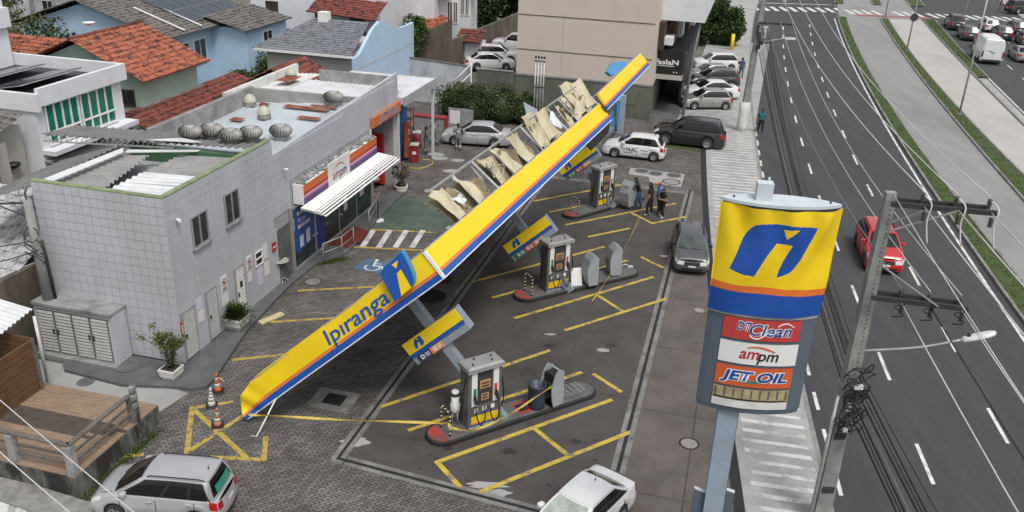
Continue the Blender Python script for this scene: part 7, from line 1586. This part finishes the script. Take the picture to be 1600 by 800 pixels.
# planters
def pot(t, r=.32, h=.42, sq=True):
    n = 4 if sq else 16; ro = math.pi/4 if sq else 0
    def rg2(q,z): return [(q*math.cos(ro+2*math.pi*k/n)*(1.3 if sq else 1),q*math.sin(ro+2*math.pi*k/n)*(1.3 if sq else 1),z) for k in range(n)]
    MB().loft([rg2(r*.72,0),rg2(r*.95,h*.35),rg2(r,h*.8),rg2(r*1.06,h*.82),rg2(r*1.06,h),rg2(r*.9,h)],True).build('pot','pot_white',t); MB().loft([rg2(r*.88,h),rg2(r*.86,h+.01)]).build('soil','soil',t)
p = G(269,590,.12); t = thing('potted_shrub','tall leafy shrub in a square white pot at the building corner','plant',p,-SA); pot(t); rnd = random.Random(20); b = MB()
for k in range(16):
    a = rnd.uniform(0,6.28); r = rnd.uniform(.05,.22); b.tube([(r*.5*math.cos(a),r*.5*math.sin(a),.4),(r*math.cos(a)*1.1,r*math.sin(a)*1.1,.9),(r*2.0*math.cos(a+.4),r*2.0*math.sin(a+.4),1.5)],[.022,.016,.008],5)
b.tube([(0,0,.8),(-.5,-.1,1.3),(-1.0,-.1,1.55)],[.015,.01,.006],5); b.tube([(0,0,.9),(-.35,0,1.5),(-.55,0,2.0)],[.015,.01,.006],5); b.build('stems','bark',t,fix=False)
b = MB(); leaves(b,(0.05,0,1.5),(.58,.5,.5),950,.06,rnd,3,.3,16); leaves(b,(.0,0,.85),(.3,.3,.35),220,.045,rnd,3,.2); leaves(b,(-.95,-.1,1.5),(.25,.15,.15),40,.055,rnd,3,.2); leaves(b,(-.5,0,1.95),(.15,.15,.15),26,.055,rnd,3,.2); b.build('foliage',['leaf_b','leaf_olive','leaf_a'],t,fix=False)
p = G(371,511,.12); t = thing('potted_fern','rounded bushy fern in a square white pot between the side doors','plant',p,-SA); pot(t,.3,.36); t.scale = (1.3,1.3,1.3); b = MB(); rnd = random.Random(22)
for k in range(90):
    a = rnd.uniform(0,6.28); el = rnd.uniform(.15,1.4); ln3 = rnd.uniform(.5,.72); d = Vector((math.cos(a)*math.cos(el),math.sin(a)*math.cos(el),math.sin(el))); s_ = Vector((-math.sin(a),math.cos(a),0))
    P_ = [Vector((0,0,.38))+d*ln3*f-EZ*(.28*f*f) for f in (0,.25,.5,.75,1)]
    for i in range(1,5):
        for sg in (-1,1):
            for q in (0,.5): pp = P_[i-1].lerp(P_[i],q); b.add([pp,pp+s_*sg*.1+d*.05,pp+s_*sg*.08+d*.09],[(0,1,2)],rnd.randrange(3))
b.build('foliage',['leaf_a','leaf_b','leaf_c'],t,fix=False); 
p = G(627,300,.0); t = thing('potted_reed','dry brownish reed plant in a round white pot near the shop awning','plant',p); pot(t,.36,.4,False); b = MB(); rnd = random.Random(23)
for k in range(26): a = rnd.uniform(0,6.28); r = rnd.uniform(0,.25); b.tube([(r*.4*math.cos(a),r*.4*math.sin(a),.4),(r*math.cos(a),r*math.sin(a),1.1)],.01,4,0)
leaves(b,(0,0,1.25),(.5,.5,.55),420,.085,rnd,2,.2); b.v = b.v; o_ = b.build('foliage',['leaf_dry','bark'],t,fix=False); b = MB(); leaves(b,(0,0,.5),(.3,.3,.12),120,.06,rnd,2); b.build('ground_leaves',['leaf_a','leaf_b'],t,fix=False)
# moss along the deck and walkway
b = MB(); rnd = random.Random(40)
for k in range(900):
    f = rnd.random(); p = S(-16.6,16.3+3.6*f) + Vector((rnd.gauss(.05,.1),rnd.gauss(0,.1),0)); a = rnd.uniform(0,6.28); q = .03; b.add([(p.x-q*math.cos(a),p.y-q*math.sin(a),0),(p.x+q*math.cos(a),p.y+q*math.sin(a),0),(p.x+rnd.uniform(-.03,.03),p.y,rnd.uniform(.03,.1))],[(0,1,2)],rnd.randrange(2))
for k in range(700):
    x,y = [(497+45*f,412-10*f) for f in [rnd.random()]][0]; p = G(x,y)+Vector((rnd.gauss(0,.12),rnd.gauss(-.1,.12),0)); a = rnd.uniform(0,6.28); q = .03; b.add([(p.x-q*math.cos(a),p.y-q*math.sin(a),-.01),(p.x+q*math.cos(a),p.y+q*math.sin(a),-.01),(p.x+rnd.uniform(-.03,.03),p.y,rnd.uniform(.03,.09))],[(0,1,2)],rnd.randrange(2))
tag(stuff(b.build('edge_weeds',['leaf_a','leaf_b'],None,fix=False)),'tufts of weeds along the deck plinth and walkway edge','weeds')
# ---------------------------------------------------------------- cones, tables, rails, bins
mat('cone_orange',(.55,.10,.04),.6,var=.15,scale=6); mat('cone_white',(.55,.55,.52),.6,var=.15); mat('cone_faded',(.42,.16,.12),.7,var=.2)
def cone(px,py,lab,m,lean_=0.0):
    t = thing('traffic_cone',lab,'cone',G(px,py),0,'traffic cones at the canopy tip'); MB().bbox(-.19,.19,-.19,.19,0,.04,.01).build('base','black_trim',t)
    def rz(z): return lerp(.14,.03,z/.72)
    for (z0,z1,mm) in ((.04,.22,m),(.22,.36,'cone_white'),(.36,.48,m),(.48,.58,'cone_white'),(.58,.74,m)): MB().lathe([(rz(z0),z0),(rz(z1),z1)],16).build('cone_band',mm,t)
    t.rotation_euler = (lean_,lean_*.5,0.3); return t
cone(341,612,'orange traffic cone nearest the walkway end','cone_orange'); cone(331,634,'pale worn traffic cone, middle one of three at the canopy tip','cone_white',.06); cone(340,665,'faded pink traffic cone closest to the camera at the canopy tip','cone_faded',.12)
mat('table_top',(.36,.35,.33),.5,var=.12,scale=5)
def table(px,py,lab,z=.12):
    t = thing('bistro_table',lab,'table',G(px,py,z),random.random(),'round bistro tables outside the shop'); MB().lathe([(.33,.98),(.35,.99),(.35,1.02),(.33,1.03)],20).build('top','table_top',t); MB().tube([(0,0,.12),(0,0,.98)],.03,8).build('stem','steel_galv',t)
    for k in range(4): a = k*math.pi/2; MB().tube(arcpts([(0,0,.2),(.16*math.cos(a),.16*math.sin(a),.14),(.3*math.cos(a),.3*math.sin(a),.01)],3),.016,6).build('foot','steel_galv',t)
table(441,440,'round bistro table against the grey wall panel'); table(487,396,'round bistro table in front of the blue poster'); table(551,338,'round bistro table under the slatted awning'); table(580,307,'round bistro table nearest the white plastic chair'); table(583,306,'second table top behind the one nearest the white chair')
t = thing('pedestal_bin','grey conical pedestal bin beside the first bistro table','bin',G(447,429,.12)); MB().lathe([(.2,0),(.14,.1),(.12,.7),(.16,.75)],14).build('body','pump_grey',t); MB().lathe([(.12,.74),(.12,.78)],14).build('rim','black_trim',t)
def rail(pts, posts, lab):
    base = G(*pts[0],0); t = thing('handrail',lab,'handrail',base,0,'steel handrails at the shop entrance'); P_ = [G(x,y,0)-base+EZ*.95 for x,y in pts]
    MB().tube(P_,.025,8).build('top_rail','alu',t); MB().tube([p-EZ*.45 for p in P_],.015,6).build('mid_rail','alu',t)
    for (x,y) in posts: q = G(x,y,0)-base; MB().tube([q,q+EZ*.95],.022,8).build('post','steel_galv',t)
rail([(506,411),(535,399),(553,384)],[(506,411),(535,399),(553,384)],'steel handrail left of the red door mat'); rail([(577,358),(588,338),(592,326)],[(577,358),(588,338),(592,326)],'steel handrail right of the red door mat')
t = thing('stanchion','black stanchion on a round white base by the green bay','post',G(591,345)); MB().lathe([(.3,0),(.3,.05),(.1,.09)],18).build('base','pot_white',t); MB().tube([(0,0,.05),(0,0,1.1)],.03,8).build('post','black_trim',t)
mat('cream_block',(.52,.44,.25),.8,var=.15,scale=4)
t = thing('parking_stop','pale yellow parking stop lying on the walkway edge','parking stop',G(424,499,.02),.9); MB().bbox(-.55,.55,-.14,.14,0,.1,.02).build('block','cream_block',t)
# white plastic chair
p = G(612,259,.0); t = thing('plastic_chair','white plastic armchair beside the blue painted column','chair',p,-SA+.4)
MB().bbox(-.22,.22,-.21,.21,.42,.46,.01).build('seat','white_paint',t); MB().hexa([(-.22,.2,.46),(.22,.2,.46),(.22,.24,.46),(-.22,.24,.46),(-.2,.28,.88),(.2,.28,.88),(.2,.32,.88),(-.2,.32,.88)]).build('backrest','white_paint',t)
for x in (-.2,.2):
    for y in (-.18,.2): MB().tube([(x*1.1,y*1.15,0),(x,y,.43)],.025,6).build('leg','white_paint',t)
    MB().tube(arcpts([(x*1.1,-.18,.45),(x*1.15,-.16,.66),(x*1.1,.26,.68)],3),.025,6).build('armrest','white_paint',t)
mat('column_blue',(.02,.12,.36),.5,var=.1,scale=1.5); mat('drum_red',(.26,.02,.025),.5,var=.15,scale=3); mat('rag_white',(.5,.5,.48),.9,var=.2,scale=8)
p = G(622,247); t = thing('blue_column','thick blue painted round column below the orange oil sign','column',p); MB().lathe([(.6,0),(.6,3.5)],24).build('shaft','column_blue',t); MB().lathe([(.63,3.5),(.63,3.75),(.4,3.8)],24).build('capital','white_dirty',t); MB().box(.45,.7,-.5,-.2,.2,2.4).build('orange_panel','am_orange',t)
t = thing('red_bin','tall red bin with pale lid beside the blue column','bin',G(648,252)); MB().bbox(-.24,.24,-.24,.24,0,1.05,.02).build('body','drum_red',t); MB().bbox(-.27,.27,-.27,.27,1.05,1.14,.02).build('lid','rag_white',t); MB().box(-.12,.12,-.25,-.241,.5,.7).build('label','sign_white',t)
t = thing('oil_drum','red oil drum heaped with pale rags behind the red bin','drum',G(651,229)); MB().lathe([(.3,0),(.31,.3),(.3,.32),(.31,.6),(.3,.62),(.3,.9)],18).build('drum','drum_red',t); b = MB(); rnd = random.Random(50)
for k in range(14): b.obox((rnd.uniform(-.2,.2),rnd.uniform(-.2,.2),.93+rnd.uniform(0,.06)),(rnd.uniform(.05,.1),0,rnd.uniform(-.03,.03)),(0,rnd.uniform(.05,.1),.02),(0,0,.03))
stuff(b.build('rags','rag_white',t))
t = thing('tool_cabinet','low red edged tool cabinet against the back of the bay','cabinet',S(-20.2,55.4),-SA); MB().box(-1.1,1.1,-.3,.3,0,1.0).build('body','pump_silver',t); MB().box(-1.15,1.15,-.35,.35,1.0,1.07).build('top','drum_red',t); MB().box(1.1,1.16,-.32,.32,0,1.0).build('side','drum_red',t)
t = thing('parts_rack','dark steel parts rack behind the blue column','rack',S(-20.8,52.3),-SA)
for x in (-.5,.5):
    for y in (-.25,.25): MB().box(x-.03,x+.03,y-.03,y+.03,0,2.4).build('upright','rust',t)
for z in (.4,1.0,1.6,2.2): MB().box(-.5,.5,-.25,.25,z,z+.04).build('shelf','arm_dark',t)
for k in range(5): MB().box(-.4+.18*k,-.27+.18*k,-.15,.1,1.04,1.3).build('carton','drum_red' if k % 2 else 'rag_white',t)
t = thing('notice_board','framed grey notice board leaning behind the silver sedan','board',S(-18.6,57.2),-SA); MB().box(-.9,.9,-.05,.05,0,1.25).build('frame','pump_silver',t); MB().box(-.8,-.05,-.06,-.05,.15,1.1).build('pane','paper',t); MB().box(.05,.8,-.06,-.05,.15,1.1).build('pane','cement',t)
t = thing('yellow_hose','pale yellow hose looped on the yard in front of the red bin','hose',G(655,262)); c_ = G(655,262); MB().tube(arcpts([G(x,y,.02)-c_ for x,y in ((640,262),(655,263),(668,260),(676,255),(672,250),(660,249))],5),.025,6).build('hose','tape',t)
# ---------------------------------------------------------------- people
mat('skin_a',(.30,.17,.11),.6,var=.05); mat('skin_b',(.17,.09,.055),.6,var=.05); mat('hair_dark',(.012,.010,.009),.7,var=.2); mat('cloth_black',(.013,.013,.014),.9,var=.2); mat('cloth_denim',(.045,.08,.16),.9,var=.2); mat('cloth_blue',(.16,.30,.50),.9,var=.12); mat('cloth_grey',(.16,.18,.175),.9,var=.15); mat('cloth_maroon',(.10,.018,.02),.9,var=.1); mat('cloth_teal',(.03,.12,.16),.9,var=.15); mat('cloth_dress',(.28,.08,.06),.9,var=.3,scale=12); mat('reflect',(.65,.66,.6),.4,var=.05); mat('shoe',(.03,.03,.03),.7,var=.1); mat('shoe_white',(.5,.5,.5),.7,var=.1); mat('cap_orange',(.45,.13,.05),.8,var=.1); mat('eye_dark',(.01,.01,.01),.4,var=0)
def person(label, foot, heading, h=1.75, shirt='cloth_black', pants='cloth_denim', skin='skin_a', shoes='shoe', armL=(( .05,.0),(.02,.05)), armR=None, sleeve=.5, stride=.06, hat=None, hair='hair_dark', z=0.0, bend=0.0, group=None, reach=None, bands=False, longhair=False):
    # local: x forward, y left; arms given as (elbow, wrist) offsets (forward, outward, up) from the shoulder
    k = h/1.75; V = {}; 
    fb = bend
    V['pel'] = (0,0,.95); V['spi'] = (.03+fb*.1,0,1.12); V['che'] = (.04+fb*.3,0,1.33); V['nec'] = (.05+fb*.45,0,1.48); V['hd0'] = (.07+fb*.5,0,1.56); V['hd1'] = (.08+fb*.52,0,1.65); V['hd2'] = (.08+fb*.52,0,1.72)
    for s,n in ((1,'L'),(-1,'R')):
        V['hip'+n] = (0,.09*s,.90); V['kne'+n] = (.04+stride*s,.11*s,.49); V['ank'+n] = (-.02+stride*1.3*s,.12*s,.09); V['toe'+n] = (.15+stride*1.3*s,.14*s,.045)
        sh = Vector((.03+fb*.36,.19*s,1.41)); V['sho'+n] = tuple(sh)
        e,w_ = (armL if s > 0 else (armR or armL)); E_ = sh+Vector((e[0],e[1]*s,e[2])); W_ = E_+Vector((w_[0],w_[1]*s,w_[2])); V['elb'+n] = tuple(E_); V['wri'+n] = tuple(W_); V['han'+n] = tuple(W_+(W_-E_).normalized()*.08)
    Ed = [('pel','spi'),('spi','che'),('che','nec'),('nec','hd0'),('hd0','hd1'),('hd1','hd2')]
    for n in 'LR': Ed += [('pel','hip'+n),('hip'+n,'kne'+n),('kne'+n,'ank'+n),('ank'+n,'toe'+n),('che','sho'+n),('sho'+n,'elb'+n),('elb'+n,'wri'+n),('wri'+n,'han'+n)]
    R_ = dict(pel=.175,spi=.165,che=.185,nec=.068,hd0=.08,hd1=.108,hd2=.08,hip=.13,kne=.085,ank=.06,toe=.05,sho=.088,elb=.058,wri=.038,han=.038)
    names = list(V); me = bpy.data.meshes.new('body'); me.from_pydata([Vector(V[n])*k for n in names],[(names.index(a),names.index(b_)) for a,b_ in Ed],[])
    o = bpy.data.objects.new('body',me); COL.objects.link(o); md = o.modifiers.new('skin','SKIN'); 
    for i,n in enumerate(names):
        r = R_.get(n, R_.get(n[:3],.05))*k; sv = me.skin_vertices[0].data[i]; sv.radius = (r, r*(.8 if n in ('pel','spi','che') else 1)); sv.use_root = (n == 'pel')
    sb = o.modifiers.new('sub','SUBSURF'); sb.levels = 2; sb.render_levels = 2
    dg = bpy.context.evaluated_depsgraph_get(); dg.update(); nm_ = bpy.data.meshes.new_from_object(o.evaluated_get(dg)); bpy.data.objects.remove(o)
    # fingers, joined into the same body mesh
    fb_ = MB()
    for n in 'LR':
        W_,Hn = Vector(V['wri'+n])*k, Vector(V['han'+n])*k; d = (Hn-W_).normalized(); sd_ = d.cross(Vector((1,0,.3))).normalized(); pn_ = d.cross(sd_)
        for q,ln2 in ((-.026,.062),(-.009,.075),(.009,.07),(.026,.055)): p = Hn+sd_*q*k; fb_.tube([p-d*.02,p+d*ln2*.5*k,p+d*ln2*k*.9+pn_*.02*k],[.0095*k,.009*k,.007*k],5)
        p = Hn-d*.04*k+sd_*.03*k; fb_.tube([p,p+sd_*.03*k+d*.02*k,p+sd_*.035*k+d*.05*k],[.01*k,.01*k,.008*k],5)
    bm = bmesh.new(); bm.from_mesh(nm_); nv0 = len(bm.faces); f2 = fb_.mesh('f',[skin]); bm.from_mesh(f2); bm.to_mesh(nm_); bm.free()
    nm_.materials.clear(); ml = [skin,shirt,pants,shoes,'reflect']
    for m_ in ml: nm_.materials.append(MATS[m_])
    segs = [(Vector(V[a])*k,Vector(V[b_])*k,a,b_) for a,b_ in Ed]
    for i,pg in enumerate(nm_.polygons):
        pg.use_smooth = True
        if i >= nv0: pg.material_index = 0; continue
        c_ = pg.center; best = None
        for (a,b_,na,nb_) in segs:
            ab = b_-a; t_ = max(0,min(1,(c_-a).dot(ab)/ab.length_squared)); dd_ = (c_-(a+ab*t_)).length-.5*R_.get(na,R_.get(na[:3],.05))*k
            if best is None or dd_ < best[0]: best = (dd_,na,nb_,t_)
        _,na,nb_,t_ = best
        if na[:3] in ('nec','hd0','hd1'): mi = 0
        elif nb_[:3] in ('wri','han') : mi = 0 if sleeve < .9 else (1 if nb_[:3] == 'wri' else 0)
        elif nb_[:3] == 'elb': mi = 1 if t_ < max(sleeve,.4)*1.2 else 0
        elif nb_[:3] == 'toe': mi = 3
        elif nb_[:3] == 'ank': mi = 2 if t_ < .93 else 3
        elif nb_[:3] in ('kne','hip'): mi = 2
        else: mi = 1 if c_.z > .93*k else 2
        if bands and ((nb_[:3] == 'ank' and .35 < t_ < .55) or (na == 'spi' and .5 < t_ < .8)): mi = 4
        pg.material_index = mi
    t = thing('person',label,'person',(foot[0],foot[1],z),heading,group); bo = bpy.data.objects.new('body',nm_); COL.objects.link(bo); bo.parent = t
    hc = Vector(V['hd1'])*k
    b = MB(); b.grid(lambda u,v: hc+Vector((-.012,0,.01))*k+Vector((.112*math.cos(2*math.pi*u)*math.sin(v*1.75+.02)-.02*v,.098*math.sin(2*math.pi*u)*math.sin(v*1.75+.02),.125*math.cos(v*1.75)-(.05*v if math.cos(2*math.pi*u) < -.2 else -.03*v)))*k,16,6); b.build('hair' if not hat else 'cap',hat or hair,t,fix=False)
    if hat: MB().slab([hc+Vector((.08,-.07,.05))*k,hc+Vector((.2,-.05,.04))*k,hc+Vector((.2,.05,.04))*k,hc+Vector((.08,.07,.05))*k],(0,0,.01)).build('cap_peak',hat,t)
    if longhair: MB().tube([hc+Vector((-.08,0,.02))*k,hc+Vector((-.11,0,-.12))*k,hc+Vector((-.1,0,-.26))*k],[.07*k,.07*k,.03*k],8).build('long_hair',hair,t)
    MB().loft([[hc+Vector((.09,-.012,.0))*k,hc+Vector((.09,.012,.0))*k,hc+Vector((.09,0,.03))*k],[hc+Vector((.118,-.008,-.012))*k,hc+Vector((.118,.008,-.012))*k,hc+Vector((.1,0,.025))*k]]).build('nose',skin,t)
    for s in (-1,1):
        MB().lathe([(.002,-.004),(.012,0),(.002,.004)],8,hc+Vector((.088,s*.034,.02))*k,'x').build('eye','eye_dark',t); MB().lathe([(.012,-.012),(.024,0),(.01,.012)],8,hc+Vector((.0,s*.1,.0))*k,'y').build('ear',skin,t)
    MB().obox(hc+Vector((.088,0,-.045))*k,(.004,0,0),(0,.022*k,0),(0,0,.004*k)).build('mouth','cloth_maroon',t)
    return t
dn = ((-.02,.07,-.28),(.06,.0,-.25)); fold = ((.04,.08,-.27),(.22,-.16,.04)); hipp = ((-.08,.14,-.24),(.12,-.1,-.18))
A_ = math.radians
p = G(1014,337); person('person in black shirt and trousers standing with back turned by the far island',p,A_(150),1.84,'cloth_black','cloth_black',armL=dn,shoes='shoe_white',sleeve=.6,group=None)
p = G(997,327); person('person in dark shirt and blue jeans leaning an arm on the grey stand',p,A_(170),1.78,'cloth_black','cloth_denim','skin_a',armL=((.22,.1,-.12),(.27,.05,.05)),armR=((.2,.05,-.2),(.25,0,.08)),sleeve=.6,bend=.35,stride=.1)
p = G(1029,333); person('person in light blue shirt and orange cap facing the group',p,A_(200),1.76,'cloth_blue','cloth_black','skin_b',armL=hipp,hat='cap_orange',sleeve=.6)
p = G(1036,338) if False else G(1034,340); person('person in dark clothes with folded arms, rightmost of the group',p,A_(215),1.62,'cloth_black','cloth_black','skin_a',armL=fold,sleeve=.4,shoes='shoe_white',longhair=True)
p = G(665,240); person('person in grey work overalls nearest the red bin',p,A_(20),1.74,'cloth_grey','cloth_grey','skin_b',armL=fold,sleeve=1,bands=True)
p = G(679,226); person('person in grey work overalls standing behind the other by the hedge',p,A_(-60),1.76,'cloth_grey','cloth_grey','skin_b',armL=hipp,sleeve=1,bands=True)
p = G(716,235); person('person in grey work overalls in front of the silver sedan door',p,A_(100),1.74,'cloth_grey','cloth_grey','skin_a',armL=((.1,.1,-.26),(.2,-.02,.12)),sleeve=1,bands=True)
p = G(1157,121); person('pedestrian in blue top walking beside the parked cars',p,A_(80),1.74,'cloth_denim','cloth_teal','skin_a',armL=dn,sleeve=.6,stride=.14)
p = G(1187,207); person('pedestrian in dark clothes on the pavement edge near the wrapped pole',p,A_(-95),1.7,'cloth_teal','cloth_black','skin_b',armL=dn,sleeve=.6,stride=.14)
p = G(1562,16); person('pedestrian in a reddish dress on the far pavement',p,A_(170),1.7,'cloth_dress','cloth_dress','skin_a',armL=dn,sleeve=.5,longhair=True,z=0.02)
p = Vector(G(1190,75)); t_ = person('pedestrian in white crossing near the top of the pavement',G(1193,62),A_(60),1.72,'shoe_white','shoe_white','skin_a',armL=dn,sleeve=.6)
# far pavement on the right
struct(MB().add([(LX('g3l',40,18.0),40,0.0),(LX('g3l',118,14.0),118,0.0),(LX('g3l',260,18.0),260,0),(190,260,0),(150,40,0)],[(0,1,2,3,4)]).build('pavement','walk_stone'))
